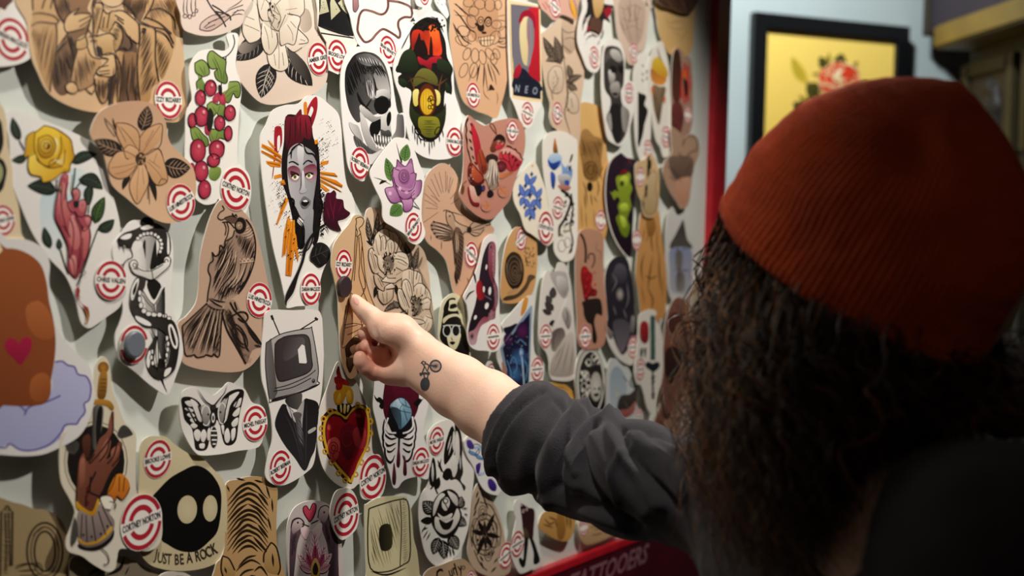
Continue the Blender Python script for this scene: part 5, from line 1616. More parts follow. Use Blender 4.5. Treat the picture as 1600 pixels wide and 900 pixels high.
S(d4, 'white cut out of a dark blue diamond card with glowing purple and blue swirls', 3, 'e0dcd4',
  '560,380 520,400 440,490 390,550 400,600 370,690 360,740 380,800 410,860 420,960 440,1000 580,1000 620,940 640,800 620,760 580,700 575,500 580,400', '''
P d89a3c/c8802c/60 520,400 545,400 530,470 500,500
P 1a1424 400,575 440,560 480,545 470,590 420,610
p 8fa0b4/6c8098/90 560,440 570,445 550,900 545,960 440,980 380,690
p 1c1430/101830/90 556,480 550,700 545,940 450,940 395,690 480,575
E 5a1c50/1c1430 510,590 38,60 20 | 430,640 30,40
E 3a6a9c/1c1430 490,760 60,80 | 470,840 50,60
E d8e4f0/3a6a9c 505,715 14,28
L a8c4dc 5 508,740 515,820 522,930
L 5a88b0 4 440,780 460,740 480,800 460,840 | 520,760 540,800 530,880 | 420,760 440,820 450,900 | 480,660 500,640 530,670
N b8c8dc 40 3 420,600,545,900
P b0705c 390,770 410,800 420,860 400,840
B 595,813 70 0 "-"''')
S(d4, 'small white cut out with a red emblem, just above the forearm', 2, 'e4e0d8',
  '320,765 298,790 290,830 300,900 400,960 400,900 370,860 350,790', 'P 8a6a60/c0a090/90 345,840 370,870 380,900 350,890\nB 326,838 60 0 ""')
S(d4, 'cream cut out of a long haired woman in cap and dark aviator glasses', 4, 'dcd6b0/d0c8a0/90',
  '110,368 60,395 35,440 22,540 22,660 60,740 120,800 200,800 208,740 195,650 180,560 172,480 155,400', '''
P 17120e 95,395 120,400 110,430 130,460 155,540 180,600 200,740 150,760 90,700 30,640 35,560 48,480 50,450 70,410
P dcd6b0/c8c098/90 45,520 80,495 130,490 168,520 172,545 130,505 80,515 50,545
P dcd6b0 85,410 120,410 135,440 130,470 80,470 82,440
P 17120e 90,435 120,430 125,450 88,460
P dcd6b0/c8c098/90 75,600 145,600 145,640 125,690 100,700 75,660
E cfd0c8 70,588 26,36 | 122,588 26,36
E 14110e 70,588 20,30 | 122,588 20,30
L cfd0c8 4 45,560 95,555 148,560
P 17120e 85,655 100,650 118,655 105,670 90,665
T 17120e 3 95,620 98,640 106,640
H 8a8468 3 10 20 120,420 160,440 160,490 130,470''')

S(d5, 'white cut out of a pale grey statue head beside dark leaves', 2, 'dcd6cc/d0c8be/90',
  '160,190 140,240 90,240 70,290 55,400 45,560 50,660 90,720 105,780 110,850 140,880 255,865 265,700 250,500 230,300 200,200', '''
P b8b0aa/9a928c/90 110,250 180,240 210,260 220,350 190,400 140,330
P d6d0ca/8a827e/60 150,270 200,280 215,340 195,380 155,340
LF 46403e - 44 125,400 130,330
LF 46403e - 40 115,430 90,380
LF 3c3634 - 46 130,470 80,420
LF 3c3634 - 36 120,490 65,465
P 2a2624 105,545 125,525 140,535 135,565 115,560
p e6e2dc/cfc9c2/90 200,395 212,400 135,580 120,572
P bcb4ac/6c6460/90 190,450 220,460 235,520 220,580 195,540 180,490
P 5c5050/8c8078/60 120,600 180,570 200,620 160,680 140,710 118,690
P c8beb2/9c9086/90 140,720 200,620 245,600 255,700 250,840 120,850 115,780
T 7c7268 5 200,650 160,780 130,840 | 225,650 200,760 180,845 | 245,680 235,780 225,845 | 180,680 140,760
T 4a4240 6 200,460 215,500 205,550 | 150,590 130,640 135,700 | 215,330 225,350
B 83,620 70 0 "-"''')

S(d5, 'pinkish tan cut out of a red lily on a black curling stem', 2, 'b98a70/b08068/90',
  '285,5 265,80 258,200 262,400 268,520 270,640 300,690 340,700 400,690 430,660 445,560 440,400 425,200 425,60 405,10 340,-10', '''
L 1a1210 12 290,20 310,60 320,120 318,190
L 1a1210 7 335,170 340,140 365,140 372,180 355,220
T 7a5440 3 390,60 380,110 410,130 400,180 | 380,140 360,170
P 9c1c20/5e1014/90 295,220 320,210 340,240 360,260 355,330 385,350 380,385 340,390 330,420 310,400 300,340 290,280
N c8282c 16 10 300,230,375,390
P 2a201c/1a1412/90 300,420 350,400 400,400 415,440 415,500 385,490 370,540 385,620 380,660 360,650 355,560 330,540 310,500 305,450
B 308,622 72 0 "-"''')

S(d5, 'white edged dark oval cut out with a moonlit face', 2, '2c2830/201c24/90',
  '510,150 465,180 440,230 432,300 440,400 448,520 430,560 440,620 480,720 530,780 575,790 620,760 640,700 640,600 610,500 600,350 580,230 560,170', '''
P dcd6cc/d0cac0/90 435,560 470,600 500,680 540,730 600,640 630,600 640,700 600,780 560,785 500,740 450,650
P 5c5660/2c2830/90 500,200 550,210 560,280 520,320 470,300
E c8c0b4/3a343c 520,375 24,42
P 4a444c/6c6468/90 480,540 540,520 580,560 570,640 530,720 500,660
P 8c8480/5c5450/90 440,570 480,600 470,640 450,620 | 590,500 610,520 600,600 580,580
T 7c7478 6 470,250 500,300 470,360 | 560,300 570,400 550,460 | 480,440 500,500 | 540,460 560,520
B 591,685 64 0 "-"''')

S(d5, 'white cut out of a sword with a dotted grip beside a red rose', 4, 'dcd6ca',
  '700,462 640,490 628,540 625,640 612,740 605,840 620,900 640,905 660,960 680,1040 710,1080 728,1040 745,960 770,860 775,760 765,600 730,520 735,480', '''
P a8242c/701820/90 645,540 670,530 688,560 688,640 665,665 640,640 636,580
P 3a4a3a 640,700 655,690 650,740 640,740 | 660,700 675,690 668,750
L 3a5a50 26 713,500 712,560 713,640 713,760
N c8d0b8 60 4 702,500,724,760
P 1c2428 670,780 690,770 712,780 740,770 755,790 740,815 715,830 690,815 672,800
L 1c2428 9 713,830 713,890 714,990
N 1c2428 16 10 706,850,722,990
B 637,815 64 0 "-"''')

S(d5, 'reddish brown blurred cut out low by the frame, above the hair', 3, '8a5a48/7a4a3c/90',
  '840,400 800,480 780,600 770,760 765,900 790,1060 830,1060 880,900 920,760 935,600 920,450 890,400', '''
P 5a3028/4a2820/90 810,500 850,480 890,520 880,600 820,600 800,560
P 3a2018/2a1612/90 790,700 840,680 890,720 870,820 820,900 790,860 780,780
T 4a2820 8 850,430 870,470 | 900,560 910,640 | 830,920 800,1020''')
S(c8, 'pale blurred cut out at the frame, level with the beanie rim', 2, 'c8b49c/b8a088/90',
  '1180,900 1150,960 1130,1060 1135,1200 1160,1330 1190,1400 1215,1300 1225,1100 1215,950', '''
P 9a8468/a89478/90 1160,980 1200,960 1210,1060 1190,1120 1155,1080
T 6a5440 8 1160,1000 1180,1080 1150,1160 | 1200,1120 1180,1200 1190,1300''')
S(e2, 'pinkish blurred cut out with an arm shape low by the frame', 1, 'b08c78/a07c68/90',
  '900,60 850,170 800,300 740,440 700,540 690,620 850,640 900,560 940,380 960,200 950,90', '''
P 8a5c4c/7a4c3e/120 860,260 900,300 860,400 780,500 730,600 700,560 760,440 820,320
P c8b8ac/b0a094/90 850,480 920,400 900,560 850,620
T 4a3028 8 880,120 900,200 870,260 | 720,540 760,580 | 930,160 930,300''')

S(e2, 'grey oval cut out with a black and white cameo portrait and curls', 3, 'a8a49a/9c988e/90',
  '350,140 305,170 280,230 270,320 280,420 300,560 420,560 440,440 440,320 420,220 390,160', '''
P 2a2624/1e1a18/90 350,165 390,190 420,260 432,360 430,480 380,520 310,500 295,400 292,290 310,210
E d0ccc0/a8a498 385,360 32,80
P 1c1816 395,370 408,360 404,385 | 375,400 400,396 396,412 378,414 | 372,372 382,366 382,378
N d8d4c8 26 13 305,270,350,470
O c8c4b8 4 330,300 16,22 | 345,340 14,20 | 320,360 14,20 | 345,230 14,18 | 375,200 14,14 | 325,420 14,18
N d8d4c8 12 10 330,190,400,250
O d8d4c8 5 357,340 70,172''')
S(e2, 'orange tan cut out just above the rolled sleeve cuff', 2, 'cf9c50/c08c44/90',
  '170,335 120,350 90,390 100,440 200,460 270,430 262,390 220,350', 'T 8a5c28 4 140,370 200,365 240,390 | 150,390 200,385')
S(e2, 'grey blue cut out with a dark figure and a red emblem behind the sleeve', 2, 'c8ccca/bcc0be/90',
  '470,208 450,250 445,380 450,520 560,580 620,590 640,540 635,490 600,460 600,380 585,320 560,260 510,220', '''
P 98a8b4/b0b8bc/90 465,290 500,250 540,300 550,400 520,500 470,500 460,400
P 4a403c/2a2420/90 520,410 570,400 610,360 600,440 570,500 520,520 500,470
P b06a64/8a4844/90 510,490 560,480 600,440 590,500 540,530
T 5c5450 6 580,300 570,350 600,370 | 530,300 560,340 | 540,440 560,480
E c8c8c0/a8aaa8 500,400 16,24
B 614,523 46 0 "-"''')

S(d7, 'long white cut out of a suited man whose head is an old television set', 3, 'eae5de',
  '560,-270 520,-255 510,-180 500,-60 505,40 525,110 545,200 550,300 530,380 520,460 550,495 590,503 640,485 700,445 730,410 742,340 745,200 760,130 770,60 775,-50 772,-180 765,-245 740,-270 650,-268', '''
L 1a1717 4 548,-240 585,-153 | 745,-228 672,-182
l 1a1717 10 546,-246 553,-226 | 737,-235 750,-225
p b4b0ad/8e8a88/90 523,-125 580,-160 630,-175 715,-190 725,-183 752,-22 748,40 744,62 555,132 537,120 520,-20
p 6c6866/4e4a49/0 523,-125 545,-145 560,-20 572,95 555,130 537,120 520,-20
P 2e2a2b/423e40/0 562,-120 600,-150 660,-160 700,-158 715,-130 722,-60 725,-18 700,10 640,32 590,45 572,30 562,-30
L 161314 3 562,-120 600,-150 660,-160 700,-158 715,-130 722,-60 725,-18 700,10 640,32 590,45 572,30 562,-30 562,-120
P 5e5a5c/2e2a2b/200 600,-130 680,-150 690,-110 640,-60 600,-50
p ece8e4 662,-95 680,-118 692,-112 702,-40 698,-34 668,-36
L 1a1717 2.5 560,75 620,60 700,25 740,-5 | 556,88 640,70 720,30 | 523,-125 580,-160 630,-175 715,-190 725,-183 752,-22 748,40 744,62 555,132 537,120 520,-20 523,-125
P 1a1717 560,118 650,95 744,58 745,66 650,106 555,134
E 1a1717 731,42 7,9
E 6c6866 730,40 4,5
P 2a2625/57524f/0 610,120 675,95 680,130 675,165 650,165 620,150
P 1c191a/2c292b/90 590,150 562,225 580,280 610,330 650,380 693,437 720,380 740,330 752,200 750,140 710,122 690,125 655,180 615,150
P ccc8c6/a6a2a0/0 612,150 650,180 685,128 690,140 682,230 680,320 660,240 630,200
P 5a5658/2c292b/90 640,185 665,180 680,190 675,215 690,300 690,345 665,300 655,240 650,210
H 8a8688 2 8 60 655,210 675,215 690,330 665,290
T 3a3739 4 600,180 640,260 690,430 | 700,140 700,250 695,420 | 625,160 650,250 690,400
P b8b4b2 708,262 738,245 740,258 712,275
B 578,422 74 14 "ROBERT BEEMAN"''', amp=5)

S(d7, 'white cut out of a black line butterfly with scalloped wings', 3, 'e9e4dc',
  '160,85 145,130 142,180 152,250 180,310 210,355 240,370 320,365 400,350 470,340 500,320 520,250 520,180 500,150 460,135 430,80 400,65 360,48 330,75 290,105 250,85 210,70', '''
P 16120f 150,120 185,112 222,130 250,165 270,165 285,150 310,160 330,120 360,90 400,78 425,88 420,130 408,180 400,240 392,300 370,325 340,320 325,270 318,230 300,215 280,250 275,290 260,345 215,345 205,300 195,250 165,215 155,170
P efeae2/cfcac2/90 165,135 195,130 205,150 185,155 | 165,165 180,160 205,172 190,180 | 175,192 190,182 210,195 195,205 | 188,215 200,205 215,215 205,228 | 190,238 205,228 222,240 205,252
P efeae2/cfcac2/90 190,125 215,135 235,170 238,220 225,215 210,180 | 205,270 220,255 235,270 228,305 213,300 | 235,275 250,255 262,280 250,310 238,305 | 265,262 276,250 278,300 265,300 | 230,320 252,318 250,338 232,338
P efeae2/cfcac2/90 350,120 385,95 405,92 390,115 365,150 355,190 345,220 340,170 | 400,125 415,118 408,150 390,160 380,150 | 395,165 408,160 402,190 385,200 375,190 | 385,210 400,205 396,235 378,245 370,230 | 340,270 355,250 365,290 355,315 342,305 | 370,260 388,250 385,290 372,305 | 325,240 338,240 335,280
P b8b4ae/6a6662/90 238,150 275,160 275,240 250,230 240,190 | 312,165 345,120 340,200 320,235
O efeae2 3 258,195 20,44 | 330,185 18,46
E 0f0c0a 268,190 4,5 | 322,180 4,5
L 16120f 3 165,140 190,180 215,225 240,240 | 225,150 240,200 245,240 | 360,100 345,170 335,230 | 410,100 380,170 350,230
E 4a4642/16120f 290,160 14,14 | 290,205 15,36 | 294,290 15,45
E efeae2 290,205 7,22
E 16120f 290,206 4,12
L efeae2 4 280,262 308,262 | 280,282 308,282 | 284,302 306,302 | 288,320 302,320
V 16120f 7 284,152 255,130 235,100 222,80 | 296,150 320,120 340,95 352,62
B 468,228 76 5 "MICHEL PARIGAY"''')

S(d8, 'white cut out of a flaming red sacred heart with a gold scalloped border', 2, 'e4ddd2',
  '130,12 105,60 80,130 55,200 42,280 45,370 60,440 90,490 130,525 185,540 215,520 225,575 260,585 300,575 322,530 325,450 300,400 270,385 265,250 245,190 205,100 165,40', '''
P 3a1a14 60,260 75,225 110,208 150,235 165,232 180,205 215,190 250,205 265,260 262,330 245,380 215,430 190,490 182,520 150,500 110,445 75,390 60,330
O c8961c 7 60,290 9,10 | 58,330 9,10 | 68,250 9,10 | 95,218 10,9 | 130,222 9,9 | 262,260 8,10 | 262,310 8,10 | 250,215 9,9 | 210,192 9,9 | 75,385 9,10 | 100,430 9,10 | 130,475 9,10 | 158,505 9,9 | 200,480 9,9 | 225,430 9,10 | 248,375 9,10
L d0a22c 9 160,250 140,232 105,225 75,260 70,320 85,380 120,440 165,490 182,510 195,470 225,410 250,350 255,270 245,215 215,200 180,220 160,250
P a81420/6e0c18/90 160,268 135,245 100,242 82,275 80,320 95,375 130,430 180,490 215,415 245,345 248,270 235,222 210,212 180,232
E ff9a8c/b81a24 92,285 9,14 | 212,236 18,10 20
P 7c1828/4e0f1c/90 140,290 190,270 205,330 190,400 165,420 140,370
P d85a50/9c2a2a/90 85,345 115,325 135,350 130,400 110,430 92,400
O 8a1e22 3 108,370 18,24 | 108,370 9,12 | 120,400 14,18 | 210,300 24,30 | 212,300 12,16 | 225,340 18,26 | 165,330 22,34
P c03a3c/8c2028/90 195,290 235,285 245,320 235,370 205,370 190,330
P 1a100c 130,190 170,188 185,205 165,235 150,235 125,212
P f0e0a0/d8a83c/90 136,195 142,192 144,222 138,220 | 152,190 160,192 158,225 150,225 | 166,195 175,195 170,220 165,222
P d8a020/c88418/90 108,150 130,120 150,110 180,120 192,150 185,185 165,180 160,150 145,185 120,190
P ecc850/d8a020/90 120,175 135,140 140,165 130,185 | 160,150 175,130 182,165 172,180
P c8281c/8c1414/90 118,110 140,85 165,92 172,110 150,105 142,125 125,130
P 9c1c18/1a0c0a/270 130,30 138,60 145,80 160,90 150,105 118,100 112,80 125,72 120,55
B 272,490 90 14 "CORTNEY NORTON"''', amp=5)

S(d8, 'white cut out of a pale blue crystal over dark skeletal wings and drips', 3, 'ece8e4/e4dfda/90',
  '285,-10 280,60 275,130 272,200 285,260 300,330 320,400 340,470 355,530 375,535 400,505 450,490 495,500 505,470 505,430 500,380 480,300 500,200 510,120 500,40 480,-20', '''
P 5a1226/3e0c1a/90 320,110 330,60 360,40 420,40 455,70 462,130 460,200 440,250 400,310 370,320 345,290 320,240 312,180
P 16100f 276,150 288,165 300,160 318,180 312,210 298,200 300,185 285,175 | 488,155 475,170 462,165 440,185 455,200 465,190
P 161218 345,190 400,160 430,220 435,280 400,330 360,320 335,260
P 8fb4c8/5c8496/60 378,165 405,170 428,205 428,245 388,292 372,270 345,205 350,185
P bcd6e2/9cc0d0/60 378,165 395,190 385,215 352,195
P 2c2830/44606e/0 345,205 385,215 388,290 372,270
L 2c4450 2 378,165 395,190 428,205 | 395,190 385,215 428,225 | 385,215 388,290 | 385,215 345,200 | 405,170 410,195 | 400,210 415,260
L 16100f 9 335,245 325,280 335,310 370,310 | 435,240 440,280 425,305 395,312
L ece8e4 5 335,245 325,280 338,305 368,308 | 435,240 438,280 420,302 395,310
T 16100f 13 320,250 318,300 345,330 370,330 | 318,290 315,330 335,360 368,350 | 318,320 318,360 340,385 365,370 | 322,350 325,400 345,430 362,400 | 445,250 448,300 425,330 398,332 | 445,290 445,330 425,358 395,350 | 442,320 440,365 420,385 395,372 | 438,350 430,400 410,425 395,400
T ece8e4 6 322,262 322,300 345,325 366,326 | 322,300 320,330 338,354 364,346 | 322,330 322,362 342,380 362,368 | 326,360 330,400 345,422 360,398 | 442,262 444,300 424,326 400,328 | 441,300 441,330 424,352 398,346 | 438,330 436,365 418,380 398,368 | 434,360 426,398 410,418 398,396
L 16100f 7 382,300 380,350 378,400
P 6e2a38/2a0f16/90 378,360 385,400 384,440 378,452 370,440 372,400 | 360,430 368,480 366,518 358,522 352,505 355,460 | 403,400 411,440 412,478 405,485 398,475 399,440
B 465,428 60 0 "DARIAN MACLEOD"''', amp=5)

S(d8, 'tall white cut out of a black line butterfly above a bold black rose', 2, 'e6e1d8',
  '570,255 520,280 495,330 500,400 500,430 510,470 500,520 470,570 460,640 470,730 490,810 520,850 550,860 590,840 630,800 655,740 670,680 680,580 690,480 680,400 665,330 640,280 610,258', '''
P 17120f 598,280 612,310 610,360 600,400 570,440 565,400 575,340
P 17120f/2a2522/90 610,270 630,290 642,350 640,420 645,470 635,505 655,530 648,548 636,520 615,500 590,500 600,430 615,350
P e6e1d8/d0cbc2/90 606,300 612,330 606,380 600,350 | 618,300 628,330 630,400 622,440 612,400 612,340
P e6e1d8/d0cbc2/90 590,420 612,400 622,450 610,490 600,480 | 575,440 592,430 592,470 580,480 | 565,470 585,480 575,495
P 17120f 570,460 590,455 600,480 580,505 560,490
T e6e1d8 3 632,400 634,460 | 585,400 600,340 | 580,380 595,320
T 17120f 4 555,470 545,435 540,420 | 560,465 550,440 555,415 | 570,480 540,440
P 17120f 520,410 530,430 535,500 525,530 508,520 505,480 512,440
P e6e1d8/a8a39a/90 518,430 524,470 520,510 514,480
L 17120f 4 527,530 540,560 | 520,530 510,540
LF 17120f b0aba2 60 530,640 478,590 0
LF 17120f b0aba2 46 610,660 660,690 0
LF 17120f b0aba2 50 620,620 640,570 0
LF 17120f b0aba2 50 590,730 625,790 0
LF 17120f b0aba2 46 560,750 568,830 0
LF 17120f b0aba2 46 545,740 522,810 0
LF 17120f - 30 520,670 470,670 0
LF 17120f - 24 535,540 545,490 0
P 17120f 520,600 545,560 590,540 625,565 628,610 640,650 625,700 600,735 560,740 530,710 512,660
P e6e1d8/b4afa6/90 525,600 550,560 570,565 545,600 530,640 520,650
P e6e1d8/b4afa6/90 580,548 618,570 622,610 600,590
P e6e1d8/b4afa6/90 530,655 560,665 600,660 620,620 632,655 610,700 580,725 555,725 530,700
P 17120f 545,665 575,680 605,665 590,705 560,705
P e6e1d8/b4afa6/90 540,640 565,655 600,640 590,665 560,672
P 17120f 548,590 575,570 600,590 595,635 565,650 545,630
P e6e1d8/c4bfb6/90 560,585 580,575 590,600 575,630 558,615
O 17120f 3 572,590 10,10
L 17120f 3 560,585 575,610 590,640
T 17120f 4 490,690 475,720 | 500,710 480,745 | 510,720 495,750 | 500,700 478,705 | 640,620 665,620 | 640,600 655,590 | 650,640 665,650 | 590,780 595,820 | 600,780 610,815 | 575,790 580,825
B 534,340 57 4 "MICHEL PARIGAY"''', amp=4)

S(e1, 'white cut out with blue and violet looping shapes beside the sleeve', 3, 'e2dfda',
  '310,150 295,190 310,250 345,310 375,390 410,440 460,462 490,445 560,300 560,100 400,80', '''
L 6c94c0 16 320,225 350,240 390,265 410,262
P 5a3c94/3c2478/90 308,170 330,165 350,200 340,215 315,205
O 34507c 3 350,225 28,22 | 385,240 26,30 30
L a8bcd8 12 350,210 380,205 405,240
L 34507c 3 340,190 375,190 410,230 | 370,355 400,350 425,320
L b4c4dc 14 372,345 400,345 425,320
P 4a2c88/34206c/90 360,300 385,290 375,345 362,340
P 4a2c88/2c1a60/90 425,380 445,375 470,410 465,440 440,435 425,410''')

S(e1, 'tan leaf shaped cut out with a black dotwork mandala', 1, 'c6ae94/b8a088/90',
  '375,395 345,450 330,560 320,680 315,780 350,860 420,900 480,905 540,880 545,820 520,720 505,640 480,560 450,500 415,440', '''
T 17120f 9 372,440 360,480 | 378,470 362,520 | 385,440 400,480 | 400,470 415,520 | 362,540 345,580 | 376,420 384,440 | 408,500 425,540 | 365,500 350,550
O 3a2c20 3 395,560 22,40 | 395,560 12,24 | 360,700 22,34 | 455,640 20,34 | 425,780 20,40 | 425,780 11,22 | 460,720 18,28 | 360,620 20,32
E 17120f 397,565 6,11 | 370,705 5,9 | 452,645 5,9 | 427,780 5,11
LF 17120f - 24 405,670 370,600
LF 17120f - 26 405,675 335,655
LF 17120f - 24 405,680 365,790
LF 17120f - 26 412,670 460,560
LF 17120f - 26 412,672 490,690
LF 17120f - 24 412,682 450,750
LF 2a2018 - 16 408,665 405,600
LF 2a2018 - 16 410,690 412,760
O 3a2c20 3 408,675 14,24 | 408,675 50,86 | 408,675 66,112
E 17120f 408,675 6,10
L 3a2c20 2.5 345,600 330,660 340,740 | 480,600 495,660 485,740 | 380,500 440,520 480,600 | 350,760 380,830 420,870
T 17120f 8 440,800 460,760 | 455,830 480,800 | 400,860 385,820 | 440,880 470,850 | 400,820 380,790
B 513,788 70 18 "-"''')

S(e1, 'white cut out of dark trousered legs in boots, by the bottom rail', 3, 'e2ded6',
  '575,490 568,560 575,600 560,680 550,760 560,820 590,880 615,885 660,865 705,840 712,800 700,700 690,600 680,540 640,500', '''
P 2a1a1c/3e1c20/90 600,510 640,530 675,545 672,640 665,705 640,690 615,660 608,600
N c8a8a0 14 6 600,510,650,560
P 5a4834/4a3826/90 618,640 640,660 645,700 620,700
P 1a1518 622,700 642,700 636,770 628,830 622,850 606,852 590,815 600,800 614,812 618,760
P 1a1518 648,690 668,700 690,760 705,820 672,835 670,770
B 583,727 70 8 "-"''')
S(e1, 'orange tan cut out of a knotted rope below the sleeve', 2, 'cf9f5c/c08f4c/90',
  '720,560 700,600 700,640 750,680 800,705 850,712 880,680 900,600 890,540 820,520 760,540', '''
T 5a3c1c 8 730,590 760,620 790,600 | 750,580 800,600 | 720,620 780,640 | 820,560 830,620 820,690 | 850,560 855,640 | 790,600 800,650 | 870,560 870,650
P b07c3c/8f5f2a/90 800,560 830,550 845,640 830,700 800,690''')
S(e1, 'tan cut out with a spiral line design just above the bottom rail', 2, 'cba67c/bc966c/90',
  '925,580 918,660 940,720 975,730 1060,700 1120,660 1150,600 1000,560', '''
L 6a3c30 4 1000,650 1040,640 1060,670 | 980,640 1030,620 1080,650 | 990,680 1040,670
B 945,640 44 0 ""''')
S(e1, 'tan cut out along the bottom edge with looping black lettering', 3, 'c6a884/bc9c78/90',
  '75,900 110,860 170,840 240,812 290,808 330,840 360,890 380,980 60,980', '''
X 17120f 110 .6 -10 165,905 C
X 17120f 78 .6 -14 222,880 u
X 17120f 78 .6 -16 240,868 r
X 17120f 96 .6 -16 252,868 l
X 17120f 78 .6 -16 273,858 y
O 17120f 2.5 292,855 8,10
B 330,915 46 0 ""''')
S(d8, 'cream cut out with a hatched square figure, left of the black rose', 2, 'dad0a8/d0c498/90',
  '400,570 300,575 250,600 238,620 240,750 245,880 255,960 460,960 465,900 455,800 440,740 432,640 415,590', '''
L 1a1610 4 255,622 300,606 375,585 415,592 424,690 425,820 400,852 330,882 262,868 250,740 255,622
L 1a1610 3 385,588 390,700 384,858
H 6a6040 2.5 9 75 270,630 375,605 375,840 275,855
H 8a8058 2.5 9 -20 390,600 412,600 418,810 392,840
P 1a1610/3a3620/0 300,700 345,690 350,780 305,790
T 1a1610 5 262,880 330,895 410,865''')

S(d8, 'white round name tag cut out above the hatched square', 3, 'e6e0d6',
  '160,536 120,550 100,600 95,650 110,710 140,750 175,735 205,700 214,640 205,580 185,545', '''
B 157,645 88 9 "CORTNEY NORTON"''', amp=3)
S(d7, 'plum grey cut out of two birds facing a pink heart above a flower', 2, 'cbbfba/c0b2ae/90',
  '720,568 660,590 630,630 615,690 615,800 625,920 630,1000 845,1000 850,700 820,620 790,580', '''
P 6a525c/2e2228/90 632,680 645,650 665,645 690,670 680,700 660,760 650,850 640,940 628,960 625,800
P 6a525c/2e2228/90 755,610 780,590 800,600 808,660 835,720 840,830 838,950 790,950 800,850 790,760 770,700
P d8c4c0/8c747c/90 635,690 645,660 670,650 685,668 675,690 650,710 640,715
P d8c4c0/8c747c/90 750,640 760,605 785,592 800,610 790,650 775,665
L 241a1c 3 680,670 712,682 | 752,655 720,670 | 632,690 640,655 668,645 690,668 672,700 | 750,645 758,605 785,590 803,610 795,655
E 241a1c 662,665 4,5 | 778,620 4,5
P c8485c/a83048/90 714,662 690,625 686,600 700,592 714,610 728,582 742,588 740,615 728,645
L 4a1420 3 714,662 690,625 686,600 700,592 714,610 728,582 742,588 740,615 728,645 714,662
P ecdcd8/d8a8b0/90 675,690 700,685 722,700 750,670 768,670 765,710 740,760 722,700 700,740 680,720
LF e8c8cc 8c3a54 44 740,850 735,700
LF e8c8cc 8c3a54 44 735,860 690,745
LF e8c8cc 8c3a54 44 745,860 785,760
LF e8c8cc 8c3a54 40 730,870 662,800
LF e8c8cc 8c3a54 40 750,870 812,800
LF d8a8b4 8c3a54 36 730,880 668,850
LF d8a8b4 8c3a54 36 750,880 805,850
LF c05070 6a1c38 30 740,860 738,760
LF c05070 6a1c38 26 730,870 700,800
LF c05070 6a1c38 26 750,870 778,800
P e0c070/b08a30/90 740,820 760,860 755,900 725,905 720,860
P 2e1e14 740,840 752,870 745,895 730,890 728,865
H 2e2228 3 9 60 632,720 660,720 650,800 634,800
H 2e2228 3 9 -60 780,670 800,680 805,760 785,740''', amp=4)
S(d7, 'tan cut out of a striped tiger hide and face', 3, 'c49f6c/b89060/90',
  '460,462 400,475 345,500 340,640 342,760 325,820 300,860 300,1000 620,1000 600,880 575,800 568,700 570,600 573,520 545,475', '''
T 2a1c10 12 352,571 374,545 397,518 419,502 442,493 464,495 487,510 509,540 532,563 | 352,594 374,570 397,543 419,525 442,514 464,524 487,535 | 487,535 509,558 532,592 | 352,623 374,593 397,563 419,550 442,539 464,542 487,557 509,587 532,613 | 352,647 374,618 397,589 419,573 442,561 464,571 487,587 509,605 532,634 | 352,667 374,640 397,615 419,597 442,583 | 442,583 464,593 487,607 509,632 532,660 | 352,696 374,664 397,639 419,620 442,611 464,615 487,627 509,658 532,688 | 352,717 374,688 397,657 419,643 442,631 464,635 487,650 509,681 532,712 | 352,739 374,706 397,686 419,659 442,652 464,659 487,673 | 487,673 509,703 532,734 | 352,766 374,732 397,709 419,690 442,676 464,686 487,698 509,722 532,757 | 352,792 374,761 397,728 419,707 442,701 464,709 487,722 509,748 532,777 | 374,783 397,752 419,735 442,723 464,725 | 464,725 487,750 509,775 532,802 | 374,803 397,774 419,754 442,744 464,754 487,773 509,794 | 397,800 419,778 442,769 464,773 487,794
T 2a1c10 8 522,500 540,560 | 350,500 362,530 | 530,640 545,700 | 548,560 552,620
T 2a1c10 9 390,470 430,480 | 470,478 510,490
P c49f6c/a07c48/90 330,815 350,810 380,860 385,900 350,910 325,880
P c49f6c/a07c48/90 545,752 565,770 582,850 575,890 530,880 515,830
L 2a1c10 5 330,815 325,870 340,920 | 330,812 360,825 385,875 | 545,752 515,800 512,840 | 545,752 570,780 585,860 575,895
T 2a1c10 9 390,880 420,850 460,830 500,850 | 400,910 430,880 470,870 | 470,880 500,860 530,900 | 340,860 350,890 | 550,800 555,860 | 400,860 440,820 480,810 | 420,930 460,900 500,920 | 380,940 430,960 | 500,930 560,940''', amp=4)

S(d7, 'cream cut out of a black rock with two pale eye spots, lettered below', 2, 'd9cba4/d0c098/90',
  '50,285 0,290 -30,330 -35,450 -40,560 -60,640 -50,760 0,840 60,868 140,878 220,872 290,850 335,810 350,700 350,560 335,480 290,430 240,380 180,360 120,320 85,290', '''
P 0c0a09 205,415 150,440 100,470 50,520 20,560 40,610 60,680 62,740 90,762 130,785 170,795 220,790 270,750 310,700 325,600 322,520 290,460 250,425
E d8cba6/cbbd96 176,608 43,62 4 | 277,603 32,58 2
X 3a3024 66 .58 10 40,808 J
X 3a3024 66 .58 6 58,822 U
X 3a3024 66 .58 4 78,826 S
X 3a3024 66 .58 2 96,828 T
X 3a3024 66 .58 -2 130,830 B
X 3a3024 66 .58 -4 152,828 E
X 3a3024 66 .58 -6 186,822 A
X 3a3024 66 .58 -9 222,814 R
X 3a3024 66 .58 -12 247,806 O
X 3a3024 66 .58 -14 270,795 C
X 3a3024 66 .58 -18 294,782 K
B 42,385 83 4 "BROOKE LOWE"''', amp=5)

